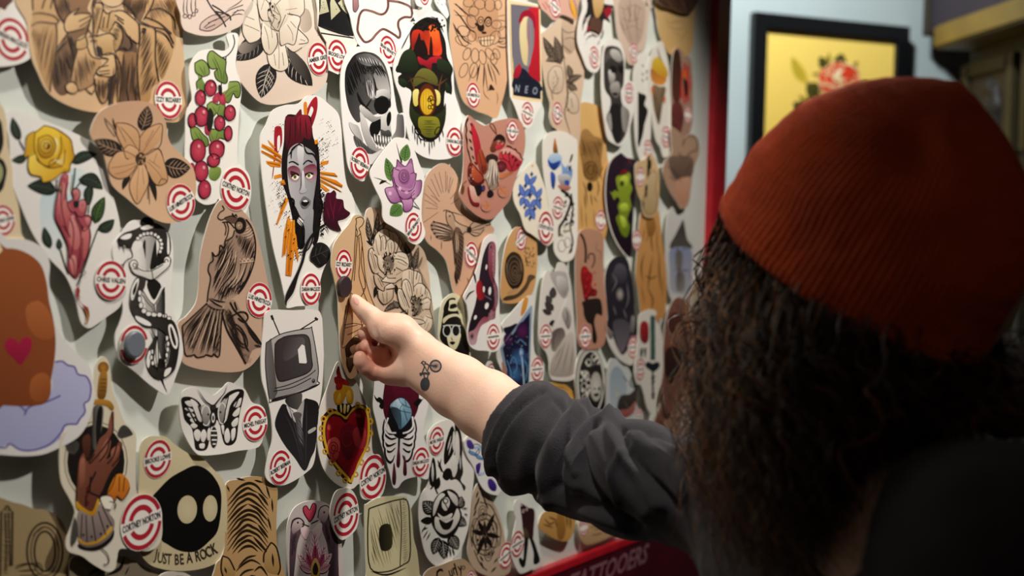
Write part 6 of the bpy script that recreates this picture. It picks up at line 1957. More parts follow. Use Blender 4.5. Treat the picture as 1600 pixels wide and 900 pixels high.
S(d6, 'cream cut out of a brown hand holding a gold dagger over a black disc', 3, 'dccfb0/e0d8c8/90',
  '410,18 385,50 372,120 345,200 330,270 290,310 248,330 238,420 245,520 280,590 300,640 290,690 265,760 275,800 330,820 370,850 430,882 462,870 470,830 485,790 560,800 610,795 645,760 652,690 640,620 600,575 550,565 545,430 545,330 500,280 470,200 450,150 445,90 435,35', '''
E 1a1512 385,440 116,148
O 8a7c60 3 385,440 126,160
LF 46443e 2a2824 56 300,410 265,340 6
LF 46443e 2a2824 52 470,335 535,330 -14
E c08a30/7a4c14 415,62 22,23
P b07c2c/6a4212/90 402,85 430,85 424,180 392,180
L 5a3810 3 404,110 426,110 | 403,125 426,125 | 402,140 425,140 | 400,155 424,155
P c08a30/8a5c1c/90 340,215 345,200 365,198 385,190 430,192 450,205 458,225 448,235 430,218 400,212 370,212 352,228 342,228
P 33302c/8c8880/0 378,218 415,222 410,300 385,390 370,370 372,280
P 17120f 395,225 412,228 405,320 390,390 385,300
P 8a5240/5e3424/60 450,240 458,245 455,310 440,350 420,400 430,430 460,400 470,370 488,360 490,390 475,440 440,490 410,560 400,600 375,650 310,625 305,560 308,480 315,430 335,400 350,440 380,400 400,350 430,320 440,270
P a86a54/7c4834/60 405,395 430,350 445,360 430,420 400,450 | 445,400 470,375 480,390 455,440 | 320,440 340,430 340,520 320,540
P 5e3424/3e2018/90 330,350 355,330 365,360 355,430 335,400
L 2a1410 4 450,240 455,310 440,350 405,400 360,450 | 440,350 430,400 400,440 | 470,370 455,420 430,450 | 488,375 480,420 450,460 | 335,400 318,430 310,500 306,600 | 410,560 380,640 | 355,445 380,410
L 2a1410 5 385,480 350,560 345,620 | 350,560 400,580 | 365,500 360,560
E 5a1c1c 352,548 6,8 | 350,575 6,8 | 352,605 6,8
P d8a028/b47c18/90 308,598 330,620 370,640 392,590 398,605 380,655 340,650 308,625
P 9c8c84/6a5c58/90 315,640 375,660 400,610 440,650 460,680 455,720 440,750 400,780 360,790 320,770
P 1a1512 315,770 350,785 400,775 440,745 458,715 455,745 430,775 390,795 350,795 320,785
P d8a83c/b88820/90 318,745 345,765 400,750 445,700 450,715 425,745 390,768 350,775 320,765
L 1a1512 3 345,655 350,765 | 370,660 385,760 | 395,640 425,735 | 410,620 450,700 | 330,650 325,750
E 1a1512 335,735 4,6 | 368,742 4,6 | 405,730 4,6 | 432,700 4,6
P d8862c/b8641c/90 465,495 490,490 515,515 522,545 510,575 490,590 470,580 460,598 440,580 430,570 445,530
L 6a3410 3 465,495 450,540 430,572 445,578 462,598 470,578 495,592 522,545 | 480,500 478,560 | 500,505 495,560
P f0ead8 405,585 440,580 455,600 440,635 420,625
L 3a3024 3 440,600 465,610 460,630 | 425,630 445,635 | 405,785 430,810 438,840 425,855 418,850
LF 46443e - 26 290,780 300,660 6
B 562,683 110 9 "CORTNEY NORTON"''', amp=5)

S(d6, 'brown tan cut out in the bottom left corner with outlined balloon letters LO', 0, 'a8926c/9c8660/90',
  '-60,610 60,605 140,630 200,640 250,680 270,740 285,800 280,900 260,980 -60,980', '''
l 2e2418 8 5,640 0,900 | 50,640 48,860
L 2e2418 6 20,650 25,780 22,880 | 35,645 40,860
L 5a4a34 4 60,870 120,850 160,850 165,890 80,900
O 2e2418 8 180,800 72,115 | 180,800 42,80
O 5a4a34 4 180,800 56,98
T 2e2418 6 130,740 150,720 180,700 | 225,750 240,800 | 60,860 110,850 160,860 | 70,880 150,875 | 10,640 30,620 50,645 | 140,850 150,870 | 220,860 210,890
H 4a3c28 3 14 10 5,640 50,640 48,860 5,880''')
S(d6, 'grey tan cut out at the bottom edge under the dagger hand, with black curved strokes', 1, '948670/8a7c68/90',
  '300,820 280,900 290,980 640,980 640,900 560,850 520,830 480,820', '''
T 1a1512 14 500,820 480,870 420,900 | 350,900 400,870 440,870
T 2a2420 6 380,900 420,880 | 520,860 500,900''')
S(d6, 'pale cut out corner at the bottom edge under the rock design', 2, 'c8bfb0',
  '720,880 640,900 640,980 800,980 790,920', 'T 8a8070 4 680,910 720,900 760,910')

# two small round magnets holding cut outs
def magnet(label, px, py, ry, colr, h):
    s, t = st(px, py, h)
    s1, t1 = st(px, py - ry, h)
    R_ = t1 - t
    prof = [(0, .0032), (R_ * .86, .0032), (R_ * .97, .0026), (R_, .0016), (R_, 0), (0, 0)]
    bm = bmesh.new()
    rings = []
    n = 32
    for r, z in prof:
        if r == 0:
            rings.append([bm.verts.new(board(s, t, h + z))])
        else:
            rings.append([bm.verts.new(board(s + r * math.cos(2 * math.pi * i / n), t + r * math.sin(2 * math.pi * i / n), h + z)) for i in range(n)])
    for a, b in zip(rings, rings[1:]):
        for i in range(n):
            j = (i + 1) % n
            if len(a) == 1:
                bm.faces.new((a[0], b[i], b[j]))
            elif len(b) == 1:
                bm.faces.new((a[i], b[0], a[j]))
            else:
                bm.faces.new((a[i], b[i], b[j], a[j]))
    bmesh.ops.recalc_face_normals(bm, faces=bm.faces)
    me = bpy.data.meshes.new('magnet')
    bm.to_mesh(me)
    bm.free()
    loc = board(s, t, h)
    me.transform(Matrix.Translation(-loc))
    o = link('magnet', me, mat('magnet_' + colr, colr, 0.35))
    o.location = loc
    tag(o, label, 'magnet', 'round magnets on the cut outs')


magnet('grey round magnet in the middle of the snake design emblem', 209, 538, 21, '6c737c', 0.0145)
magnet('dark brown oval magnet just above the thumb', 537, 448, 17, '3a2c30', 0.0175)
# ------------------------------------------------------------------ framed rose picture on the far wall
M_GOLD = mat('tarnished_gold_paint', '342c16', 0.5, noise_amt=1, noise_scale=14, col2='241e0c', bump=.2, bump_scale=90)
M_OCHRE = mat('ochre_moulding', '7c6220', 0.5, noise_amt=1, noise_scale=9, col2='6a531a')
M_DARKWOOD = mat('dark_stained_wood', '1c1611', 0.5, noise_amt=1, noise_scale=10, col2='1c1510', bump=.2, bump_scale=60)
M_PLUM = mat('plum_paint', '2a2028', 0.6, noise_amt=1, noise_scale=7, col2='2c2029')


class WallSheet(Sheet):
    def __init__(self):
        self.v, self.f, self.k = [], [], []
        self.h0 = .012

    def px(self, x, y, lift):
        s, t = wst(x, y, self.h0)
        return wallp(s, t, self.h0 + lift * 6)

    def mesh(self, name):
        fs = []
        for f in self.f:
            a, b, c = (self.v[i] for i in f[:3])
            fs.append(f if (b - a).cross(c - a).dot(WN) > 0 else tuple(reversed(f)))
        me = mesh(name, self.v, fs)
        ca = me.color_attributes.new('ink', 'FLOAT_COLOR', 'POINT')
        arr = np.ones((len(self.v), 4), np.float32)
        arr[:, :3] = np.array(self.k, np.float32)[:, :3]
        ca.data.foreach_set('color', arr.ravel())
        return me


s0, t0 = wst(1178, 25, .02)
s1, t1 = wst(1421, 36, .02)
fw_, fh_ = s1 - s0, 0.47
tt = (t0 + t1) / 2
pr = empty('framed_picture', wallp((s0 + s1) / 2, tt - fh_, 0))
tag(pr, 'black framed picture of a red rose on yellow paper, hung on the far wall', 'picture')
bw = .037
for nm, o_, ax, az in (('a', (s0, tt - fh_), bw, fh_), ('b', (s1 - bw, tt - fh_), bw, fh_), ('c', (s0 + bw, tt - bw), fw_ - 2 * bw, bw), ('d', (s0 + bw, tt - fh_), fw_ - 2 * bw, bw)):
    child('frame_side', box_mesh('frame_side', wallp(o_[0], o_[1], 0.0), WDIR * ax, WN * .026, BZ * az, .002), M_BLACK, pr)
wsx = WallSheet()
AW = Art(wsx, (1080, 0, 3), 3)
AW.badges = []
q = [wallp(s0 + bw * .9, tt - bw * .9, .012), wallp(s1 - bw * .9, tt - bw * .9, .012), wallp(s1 - bw * .9, tt - fh_ + bw * .9, .012), wallp(s0 + bw * .9, tt - fh_ + bw * .9, .012)]
quad = [PX(p)[:2] for p in q]
AW.poly(quad, 'f0cc66/e2b850/90', 12)
AW.run('''
LF 4a4416 8a7a28 40 560,460 545,380 4
LF c9a830 8a7a28 56 540,390 470,265 -6
LF 2e2c12 6a6020 50 640,330 600,265
LF 2e2c12 6a6020 60 690,320 705,250
LF 8a7420 - 24 750,330 780,285
LF 8a7420 - 20 620,345 565,350
LF 8a7420 - 20 640,310 645,245
LF 8a7420 - 20 740,390 830,380
LF 2e2c12 6a6020 50 600,420 540,400
LF 2e2c12 6a6020 56 610,450 540,460
LF 2e2c12 6a6020 50 530,520 475,480
LF 8a7420 - 24 560,500 500,445
LF 2e2c12 6a6020 60 600,520 560,600
L 5a4a1a 5 680,440 640,520 600,600 560,700
P cf3a1e/b02a18/90 640,310 680,295 740,305 780,330 775,370 770,400 720,435 670,450 610,430 595,400 610,350
P e8d8a8 655,340 690,320 720,345 700,390 680,400 650,380
RS e04a28 b82c18 efd9a0 690,375 88,74
P efe0b8/d8b070/90 660,345 690,328 705,350 690,385 665,380
P d03c20 690,350 730,320 755,350 720,390
L efd9a0 3 610,350 640,330 660,300 | 700,300 730,305 770,330 | 600,400 640,400 670,420 720,400 770,380 | 650,360 680,380 720,370
''')
child('print', wsx.mesh('print'), M_PRINT, pr)

# ------------------------------------------------------------------ tall dark cabinet against the far wall, at the right
CE = Vector((.148, -.989, 0))        # along its front, towards the camera
CI = Vector((.989, .148, 0))         # into the cabinet
K0 = W(1503, 240, 3.30)


def cst(px, py, off=0.0):
    r = ray(px, py)
    k = ((K0 - CI * off) - CAM).dot(CI) / r.dot(CI)
    d = CAM + r * k - K0
    return d.dot(CE), d.z + K0.z


def cabp(s, z, h=0.0):
    return Vector((K0.x, K0.y, 0)) + CE * s - CI * h + BZ * z


zl = cst(1503, 86)[1]
cab = empty('tall_cabinet', cabp(.45, 0, -.2))
tag(cab, 'tall dark cabinet with gold framed carved doors and an ochre ledge, behind the beanie', 'cabinet')
CL = 1.5
child('body', box_mesh('body', cabp(0, 0, -.40), CE * CL, CI * -.39, BZ * (zl + .02), .004), M_DARKWOOD, cab)
child('upper_body', box_mesh('upper_body', cabp(-.14, zl + .06, -.40), CE * (CL + .14), CI * -.44, BZ * (2.86 - zl - .06), .004), M_PLUM, cab)
lg = cst(1457, 76, .09)[0]
child('ledge', box_mesh('ledge', cabp(lg, zl + .005, -.40), CE * (CL - lg), CI * -.49, BZ * .055, .006), M_OCHRE, cab)
child('corner_strip', box_mesh('corner_strip', cabp(-.14, zl + .06, .03), CE * .03, CI * -.018, BZ * (2.86 - zl - .06), .003), M_GOLD, cab)
dz0 = cst(1588, 240)[1]
dw = cst(1592, 150)[0]


def door(sa, za, sb, zb):
    w_ = .034
    d_o = child('door', box_mesh('door', cabp(sa + w_, za + w_, -.005), CE * (sb - sa - 2 * w_), CI * -.010, BZ * (zb - za - 2 * w_), .002), M_DARKWOOD, cab)
    for a, b, c, e in ((sa, za, w_, zb - za), (sb - w_, za, w_, zb - za), (sa + w_, za, sb - sa - 2 * w_, w_), (sa + w_, zb - w_, sb - sa - 2 * w_, w_)):
        f_ = link('door_moulding', box_mesh('door_moulding', cabp(a, b, -.004) - cab.location, CE * c, CI * -.020, BZ * e, .004), M_GOLD, d_o)
    # carved rosette
    bm = bmesh.new()
    cs, cz = (sa + sb) / 2, (za + zb) / 2
    n = 40
    rings = []
    for r, h in ((.001, .016), (.012, .018), (.018, .010), (.030, .014), (.040, .020), (.048, .010), (.055, .006)):
        rings.append([bm.verts.new(cabp(cs + r * math.cos(2 * math.pi * i / n) * (1 + .08 * math.cos(16 * math.pi * i / n)), cz + r * 1.25 * math.sin(2 * math.pi * i / n) * (1 + .08 * math.cos(16 * math.pi * i / n)), h) - cab.location) for i in range(n)])
    for a, b in zip(rings, rings[1:]):
        for i in range(n):
            bm.faces.new((a[i], b[i], b[(i + 1) % n], a[(i + 1) % n]))
    bmesh.ops.recalc_face_normals(bm, faces=bm.faces)
    me = bpy.data.meshes.new('rosette')
    bm.to_mesh(me)
    bm.free()
    link('rosette', me, M_DARKWOOD, d_o, True)


for k in range(4):
    sa = .01 + k * (dw + .02)
    door(sa, dz0, sa + dw - .01, zl - .03)
    door(sa, .12, sa + dw - .01, dz0 - .05)
# ------------------------------------------------------------------ the person
import openvdb as vdb


class Field:
    """signed distance field on a grid; shapes are blended into it"""

    def __init__(self, lo, hi, vox):
        self.lo = np.array(lo, float)
        self.vox = vox
        self.n = np.ceil((np.array(hi, float) - self.lo) / vox).astype(int) + 1
        self.f = np.full(self.n, 0.08, np.float32)

    def win(self, lo, hi, m):
        a = np.maximum(((np.array(lo) - m - self.lo) / self.vox).astype(int), 0)
        b = np.minimum(((np.array(hi) + m - self.lo) / self.vox).astype(int) + 2, self.n)
        if (b <= a).any():
            return None
        ax = [self.lo[i] + np.arange(a[i], b[i]) * self.vox for i in range(3)]
        g = np.meshgrid(*ax, indexing='ij')
        return tuple(slice(a[i], b[i]) for i in range(3)), np.stack(g, -1).astype(np.float32)

    def blend(self, sl, d, k, sub):
        f = self.f[sl]
        if sub:
            h = np.clip(0.5 - 0.5 * (f + d) / k, 0, 1)
            self.f[sl] = f * (1 - h) - d * h + k * h * (1 - h)
        else:
            h = np.clip(0.5 + 0.5 * (f - d) / k, 0, 1)
            self.f[sl] = f * (1 - h) + d * h - k * h * (1 - h)

    def cap(self, a, b, ra, rb, k=0.006, sub=False):
        a, b = np.array(a, float), np.array(b, float)
        m = max(ra, rb) + 0.03
        w_ = self.win(np.minimum(a, b), np.maximum(a, b), m)
        if w_ is None:
            return
        sl, P = w_
        ba = b - a
        L2 = max(1e-9, ba @ ba)
        t = np.clip(((P - a) @ ba) / L2, 0, 1)
        d = np.linalg.norm(P - a - t[..., None] * ba, axis=-1) - (ra + (rb - ra) * t)
        self.blend(sl, d, k, sub)

    def chain(self, pts, k=0.006, sub=False):
        for (a, ra), (b, rb) in zip(pts, pts[1:]):
            self.cap(a, b, ra, rb, k, sub)

    def ell(self, c, axes, r, k=0.01, sub=False):
        c = np.array(c, float)
        A = np.array([np.array(a, float) / np.linalg.norm(a) for a in axes])
        r = np.array(r, float)
        w_ = self.win(c - r.max(), c + r.max(), 0.03)
        if w_ is None:
            return
        sl, P = w_
        q = (P - c) @ A.T
        k0 = np.linalg.norm(q / r, axis=-1)
        k1 = np.linalg.norm(q / (r * r), axis=-1) + 1e-9
        d = k0 * (k0 - 1.0) / k1
        self.blend(sl, np.minimum(d, .08), k, sub)

    def plane(self, c, n, rad):
        c, n = np.array(c, float), np.array(n, float) / np.linalg.norm(n)
        sl, P = self.win(c - rad, c + rad, 0)
        d = (P - c) @ n
        r_ = np.linalg.norm(P - c, axis=-1)
        self.f[sl] = np.where(r_ < rad, np.maximum(self.f[sl], d), self.f[sl])

    def mesh(self, name):
        g = vdb.FloatGrid(0.08)
        g.copyFromArray(np.ascontiguousarray(self.f))
        v, t, q = g.convertToPolygons(isovalue=0.0, adaptivity=0.0)
        v = v * self.vox + self.lo
        faces = [tuple(int(i) for i in f)[::-1] for f in q] + [tuple(int(i) for i in f)[::-1] for f in t]
        me = bpy.data.meshes.new(name)
        me.from_pydata(v.tolist(), [], faces)
        me.update()
        # outward normals
        c = Vector(v.mean(0))
        vol = 0.0
        for i in range(0, len(me.polygons), max(1, len(me.polygons) // 4000)):
            p = me.polygons[i]
            vol += (p.center - c).dot(p.normal) * p.area
        if vol < 0:
            me.flip_normals()
        me.polygons.foreach_set('use_smooth', [True] * len(me.polygons))
        return me


def relax(me, it=2, f=0.5):
    n = len(me.vertices)
    co = np.zeros(n * 3)
    me.vertices.foreach_get('co', co)
    co = co.reshape(-1, 3)
    e = np.zeros(len(me.edges) * 2, int)
    me.edges.foreach_get('vertices', e)
    e = e.reshape(-1, 2)
    deg = np.bincount(e.ravel(), minlength=n)[:, None]
    for _ in range(it):
        s = np.zeros_like(co)
        np.add.at(s, e[:, 0], co[e[:, 1]])
        np.add.at(s, e[:, 1], co[e[:, 0]])
        co = co + (s / np.maximum(deg, 1) - co) * f
    me.vertices.foreach_set('co', co.ravel())
    me.update()


def skin_material():
    M = mat('skin', 'f2cdb6', 0.45, spec=0.4, sss=0.15, noise_amt=1, noise_scale=28, col2='ecc0a8', bump=0.12, bump_scale=420)
    nt = M.node_tree
    b = nt.nodes['Principled BSDF']
    src = b.inputs['Base Color'].links[0].from_socket
    at = nt.nodes.new('ShaderNodeAttribute')
    at.attribute_name = 'blush'
    mx = nt.nodes.new('ShaderNodeMix')
    mx.data_type = 'RGBA'
    mx.inputs[7].default_value = (*lin('d07f6c'), 1)
    nt.links.new(at.outputs['Fac'], mx.inputs[0])
    nt.links.new(src, mx.inputs[6])
    nt.links.new(mx.outputs[2], b.inputs['Base Color'])
    return M


M_SKIN = skin_material()
M_NAIL = mat('nail', 'e9aca0', 0.16)
M_SHIRT = mat('washed_black_cotton', '262229', 0.85, sheen=0.12, noise_amt=1, noise_scale=18, col2='1b181e', bump=0.35, bump_scale=700)
M_TROUSER = mat('dark_denim', '1d2026', 0.9, bump=0.3, bump_scale=500)
M_SHOE = mat('shoe_leather', '151414', 0.45)
M_TATTOO = mat('tattoo_ink', '3d4148', 0.5)
M_SILVER = mat('silver', 'c8c8cc', 0.2, metal=1.0)


def H5(x, y, z):
    return W(540 + x / 5, 440 + y / 5, z)


def mm(px, z):
    return px * z / F_PX


# torso frame
SH_R = W(1192, 782, 1.12)
SH_L = W(1555, 875, 0.82)
NECK = (SH_R + SH_L) / 2 + Vector((0.01, 0.0, 0.035))
_lr = (SH_R - SH_L)
_lr.z = 0
FACE_T = Vector((-_lr.y, _lr.x, 0)).normalized()     # where the chest points
RT_T = _lr.normalized()
HEAD = W(1362, 430, 0.985)
HF = Vector((-0.84, 0.52, -0.10)).normalized()
HAT_S = Vector((-0.12, -0.90, -0.34)).normalized()   # towards the near side of the head

person = empty('person', Vector((NECK.x, NECK.y, 0)))
tag(person, 'person in an orange knitted beanie and rolled black sleeves reaching out to a cut out', 'person')

# --- body: head, neck, torso, left arm
hb = Field((HEAD.x - .42, HEAD.y - .45, 0.72), (HEAD.x + .42, HEAD.y + .5, 1.72), 0.0045)
hu = Vector((0.10, -0.12, 0.98)).normalized()
hs = hu.cross(HF).normalized()
hf = hs.cross(hu).normalized()
if hs.dot(Vector((0, -1, 0))) < 0:
    hs = -hs


def hp(f, s, u):
    return HEAD + hf * f + hs * s + hu * u


hb.ell(hp(-.012, 0, .02), (hf, hs, hu), (.095, .074, .098))
hb.ell(hp(.035, 0, -.045), (hf, hs, hu), (.058, .056, .072), .02)
hb.cap(hp(.075, 0, -.105), hp(.060, 0, -.098), .018, .02, .02)           # chin
hb.cap(hp(.088, 0, .012), hp(.108, 0, -.030), .007, .011, .012)          # nose
hb.ell(hp(.104, .011, -.034), (hf, hs, hu), (.010, .008, .008), .006)
hb.ell(hp(.104, -.011, -.034), (hf, hs, hu), (.010, .008, .008), .006)
hb.cap(hp(.090, .018, -.064), hp(.090, -.018, -.064), .006, .006, .006)  # lips
hb.cap(hp(.089, .015, -.073), hp(.089, -.015, -.073), .0065, .0065, .004)
for sg in (1, -1):
    hb.ell(hp(.090, .031 * sg, .002), (hf, hs, hu), (.012, .016, .011), .01, sub=True)
    hb.ell(hp(.078, .031 * sg, .002), (hf, hs, hu), (.0125, .0125, .0125), .004)
    hb.ell(hp(-.008, .077 * sg, -.020), (hf, hs, hu), (.018, .008, .030), .006)
    hb.cap(hp(.082, .015 * sg, .024), hp(.072, .05 * sg, .022), .006, .005, .012)
hb.cap(hp(-.02, 0, -.06), NECK + FACE_T * .01 + Vector((0, 0, -.01)), .056, .060, .02)
SPINE = NECK + Vector((0.045, 0.0, -0.30))
hb.cap(SH_R + Vector((0, -.03, -.01)), SH_L + Vector((0, .03, -.01)), .052, .052, .05)
hb.cap(NECK + Vector((0.01, 0, -.10)), SPINE, .086, .09, .06)
for sg in (.07, -.07):
    hb.cap(NECK + RT_T * sg + Vector((.01, 0, -.10)), SPINE + RT_T * sg, .076, .08, .05)
hb.cap(SPINE, SPINE + Vector((0, 0, -.25)), .12, .13, .05)
EL_L = SH_L + Vector((.03, -.03, -.29))
HA_L = EL_L + FACE_T * .07 + Vector((0, 0, -.24))
hb.chain([(SH_L, .048), (EL_L, .038)], .02)
body_me = hb.mesh('body')
relax(body_me, 2)

# left forearm and hanging hand
lb = Field(np.minimum(EL_L, HA_L) - .16, np.maximum(EL_L, HA_L) + np.array([.1, .1, .08]), 0.004)
lb.chain([(EL_L + Vector((0, 0, .03)), .039), (EL_L + (HA_L - EL_L) * .3, .036), (HA_L, .024)], .01)
hd = (HA_L - EL_L).normalized()
hw = FACE_T
for i, (o_, L_) in enumerate(((.028, .070), (.010, .082), (-.008, .076), (-.025, .058))):
    kn = HA_L + hd * .085 + hw * o_
    lb.cap(HA_L + hw * o_ * .5, kn, .015, .011, .012)
    m1 = kn + hd * L_ * .5 - RT_T * -.008
    m2 = kn + hd * L_ * .9 + RT_T * .022
    lb.chain([(kn, .0095), (m1, .0082), (m2, .0070)], .003)
lb.chain([(HA_L + hw * .02, .014), (HA_L + hw * .045 + hd * .04 + RT_T * .01, .011), (HA_L + hw * .05 + hd * .075 + RT_T * .02, .009)], .008)
left_me = lb.mesh('left_arm')
relax(left_me, 1)

# --- right forearm and the reaching hand (thumb on top, palm towards the camera)
C_W = (648, 559, 1.405)
lo = np.minimum.reduce([np.array(W(545, 620, 1.44)), np.array(W(860, 760, 1.20)), np.array(W(545, 450, 1.40))]) - .035
hi = np.maximum.reduce([np.array(W(545, 450, 1.46)), np.array(W(860, 560, 1.24)), np.array(W(700, 450, 1.47))]) + .03
hv = Field(lo, hi, 0.0015)
nx, ny = .55, -.84


def fa(px, py, z, off, r, dz=0.0):
    return (W(px + nx * off, py + ny * off, z + dz), mm(r, z))


FA = [(648, 559, 1.405), (715, 604, 1.365), (758, 632, 1.34), (812, 668, 1.305), (880, 712, 1.255)]
hv.chain([fa(*FA[0], 17, 24), fa(*FA[1], 17, 29), fa(*FA[2], 16, 35), fa(*FA[3], 14, 42), fa(*FA[4], 10, 50)], .014)
hv.chain([fa(*FA[0], -19, 22, .004), fa(*FA[1], -19, 27, .004), fa(*FA[2], -18, 32), fa(*FA[3], -14, 42), fa(*FA[4], -10, 50)], .014)
hv.chain([fa(*FA[0], 0, 24, .004), fa(*FA[1], 0, 32, .006), fa(*FA[2], 0, 38, .006), fa(*FA[3], 0, 46, .004)], .014)
# palm
hv.chain([(H5(560, 500, 1.405), mm(23, 1.4)), (H5(430, 395, 1.405), mm(25, 1.4)), (H5(335, 385, 1.404), mm(25, 1.4)), (H5(270, 345, 1.407), mm(19, 1.4))], .010)
hv.chain([(H5(530, 690, 1.410), mm(21, 1.4)), (H5(440, 700, 1.410), mm(21, 1.4)), (H5(340, 705, 1.414), mm(18, 1.4)), (H5(270, 700, 1.416), mm(13, 1.4))], .008)
hv.chain([(H5(540, 590, 1.415), mm(24, 1.4)), (H5(430, 570, 1.424), mm(20, 1.4)), (H5(330, 580, 1.438), mm(15, 1.4))], .010)
MC = [(H5(300, 445, 1.442), .0120), (H5(285, 520, 1.446), .0120), (H5(285, 600, 1.444), .0115), (H5(290, 680, 1.432), .0110)]
for c, r in MC:
    hv.cap(H5(520, 590, 1.425), c, .015, r, .010)
for (c, r), (c2_, r2) in zip(MC, MC[1:]):
    hv.cap(c, c2_, r * .9, r2 * .9, .006)
# the hollow of the hand
hv.ell(H5(290, 575, 1.404), (FW, RT, UP), (.022, .0125, .0125), .006, sub=True)
hv.ell(H5(215, 500, 1.402), (FW, RT, UP), (.022, .006, .006), .004, sub=True)
# creases round the ball of the thumb, and at the wrist
hv.chain([(H5(222, 372, 1.390), .0022), (H5(226, 420, 1.388), .003), (H5(250, 478, 1.390), .003), (H5(310, 520, 1.392), .0026), (H5(380, 545, 1.394), .0012)], .004, sub=True)
# thumb
hv.chain([(H5(275, 340, 1.408), mm(18.5, 1.4)), (H5(210, 282, 1.412), mm(15.4, 1.4)), (H5(158, 240, 1.416), mm(14.2, 1.4)),
          (H5(112, 195, 1.419), mm(12.2, 1.4)), (H5(78, 152, 1.422), mm(9.4, 1.4)), (H5(64, 134, 1.4225), mm(6.8, 1.4))], .0035)
hv.ell(H5(172, 232, 1.408), (FW, RT, UP), (.004, .008, .006), .006)
# fingers: root, middle joint, last joint, tip
hv.chain([(MC[0][0], .0105), (H5(215, 425, 1.432), .0092), (H5(170, 412, 1.425), .0086), (H5(145, 408, 1.421), .0074)], .0018)
hv.chain([(MC[1][0], .0105), (H5(190, 560, 1.437), .0090), (H5(140, 530, 1.428), .0082), (H5(158, 508, 1.418), .0070)], .0018)
hv.chain([(MC[2][0], .0100), (H5(180, 640, 1.434), .0088), (H5(196, 620, 1.424), .0070), (H5(212, 545, 1.416), .0056)], .0015)
hv.chain([(H5(262, 625, 1.424), .0064), (H5(256, 545, 1.419), .0056)], .0012)
hv.chain([(H5(306, 620, 1.424), .0064), (H5(300, 560, 1.421), .0054)], .0012)
hv.chain([(MC[3][0], .0105), (H5(225, 708, 1.418), .0090), (H5(155, 668, 1.412), .0082), (H5(120, 622, 1.409), .0078), (H5(112, 592, 1.408), .0068)], .0018)
hv.chain([(H5(188, 262, 1.399), .0008), (H5(206, 236, 1.400), .0008)], .002, sub=True)
hv.chain([(H5(176, 600, 1.398), .0009), (H5(250, 658, 1.400), .0012), (H5(330, 640, 1.404), .0008)], .003, sub=True)
hand_me = hv.mesh('hand')
relax(hand_me, 1)

bmj = bmesh.new()
for q in (body_me, left_me, hand_me):
    bmj.from_mesh(q)
full = bpy.data.meshes.new('body')
bmj.to_mesh(full)
bmj.free()
full.polygons.foreach_set('use_smooth', [True] * len(full.polygons))
bl = full.attributes.new('blush', 'FLOAT', 'POINT')
_c = np.zeros(len(full.vertices) * 3)
full.vertices.foreach_get('co', _c)
_c = _c.reshape(-1, 3)
_d = np.linalg.norm(_c - np.array(H5(170, 560, 1.42)), axis=1)
_e = np.linalg.norm(_c - np.array(H5(300, 760, 1.41)), axis=1)
bl.data.foreach_set('value', (np.clip(.75 * np.exp(-(_d / .026) ** 2) + .35 * np.exp(-(_e / .022) ** 2), 0, 1)).astype(np.float32))
from mathutils.bvhtree import BVHTree
bv_hand = BVHTree.FromPolygons([v.co.copy() for v in hand_me.vertices], [tuple(p.vertices) for p in hand_me.polygons])
body = child('body', full, M_SKIN, person, True)


def on_skin(px, py, lift):
    r = ray(px, py)
    loc, nrm, _, _ = bv_hand.ray_cast(CAM, r.normalized())
    return None if loc is None else loc + nrm * lift


def skin_patch(name, shapes, material, label, lift=.00025):
    V_, F_ = [], []
    for vs, fs in shapes:
        pts = [on_skin(x, y, lift) for x, y in vs]
        b = len(V_)
        V_ += [p if p is not None else Vector((0, 0, 0)) for p in pts]
        F_ += [tuple(i + b for i in f) for f in fs if all(pts[i] is not None for i in f)]
    o = child(name, mesh(name, V_, F_), material, person)
    return tag(o, label)


def T5(pts):
    return [(540 + x / 5, 440 + y / 5) for x, y in pts]


def ringp(cx, cy, rx, ry, rot=0, n=26):
    a = math.radians(rot)
    return T5([(cx + rx * math.cos(q) * math.cos(a) - ry * math.sin(q) * math.sin(a), cy + rx * math.cos(q) * math.sin(a) + ry * math.sin(q) * math.cos(a)) for q in [2 * math.pi * i / n for i in range(n + 2)]])


sh = [ribbon(ringp(704, 660, 42, 44, -15), 2.5, 0), ribbon(ringp(622, 800, 31, 46, 6), 2.4, 0), ribbon(ringp(622, 800, 22, 36, 6), 3.9, 0),
      ribbon(T5([(590, 640), (605, 622), (625, 630), (618, 650)]), 2.1, 0), ribbon(T5([(600, 636), (618, 665), (600, 712), (590, 735)]), 2.0, 0),
      ribbon(T5([(628, 640), (655, 655), (700, 662)]), 2.0, 0), ribbon(T5([(655, 650), (640, 700), (660, 718)]), 1.8, 0),
      ribbon(T5([(583, 722), (620, 716), (658, 722)]), 3.3, 0), ribbon(T5([(612, 720), (618, 760), (622, 800)]), 2.0, 0), ribbon(T5([(618, 660), (640, 705)]), 1.5, 0),
      ribbon(T5([(646, 722), (640, 760), (624, 800)]), 1.7, 0), ribbon(T5([(583, 712), (586, 736)]), 2.1, 0)]
for i in range(8):
    a = math.pi * i / 8
    sh.append(ribbon(T5([(704 - 38 * math.cos(a), 660 - 40 * math.sin(a)), (704 + 38 * math.cos(a), 660 + 40 * math.sin(a))]), .6, 0))
for i in range(10):
    y_ = 765 + i * 8
    sh.append(ribbon(T5([(598, y_ + 6), (646, y_)]), 1.2, 0))
skin_patch('tattoo', sh, M_TATTOO, 'small bicycle tattooed on the inner wrist')
vs, fs = fill([tuple(q) for q in ringp(82, 152, 20, 34, -38, 20)[:20]], 2.0)
skin_patch('thumb_nail', [(vs, fs)], M_NAIL, 'pink glossy thumb nail', .0004)
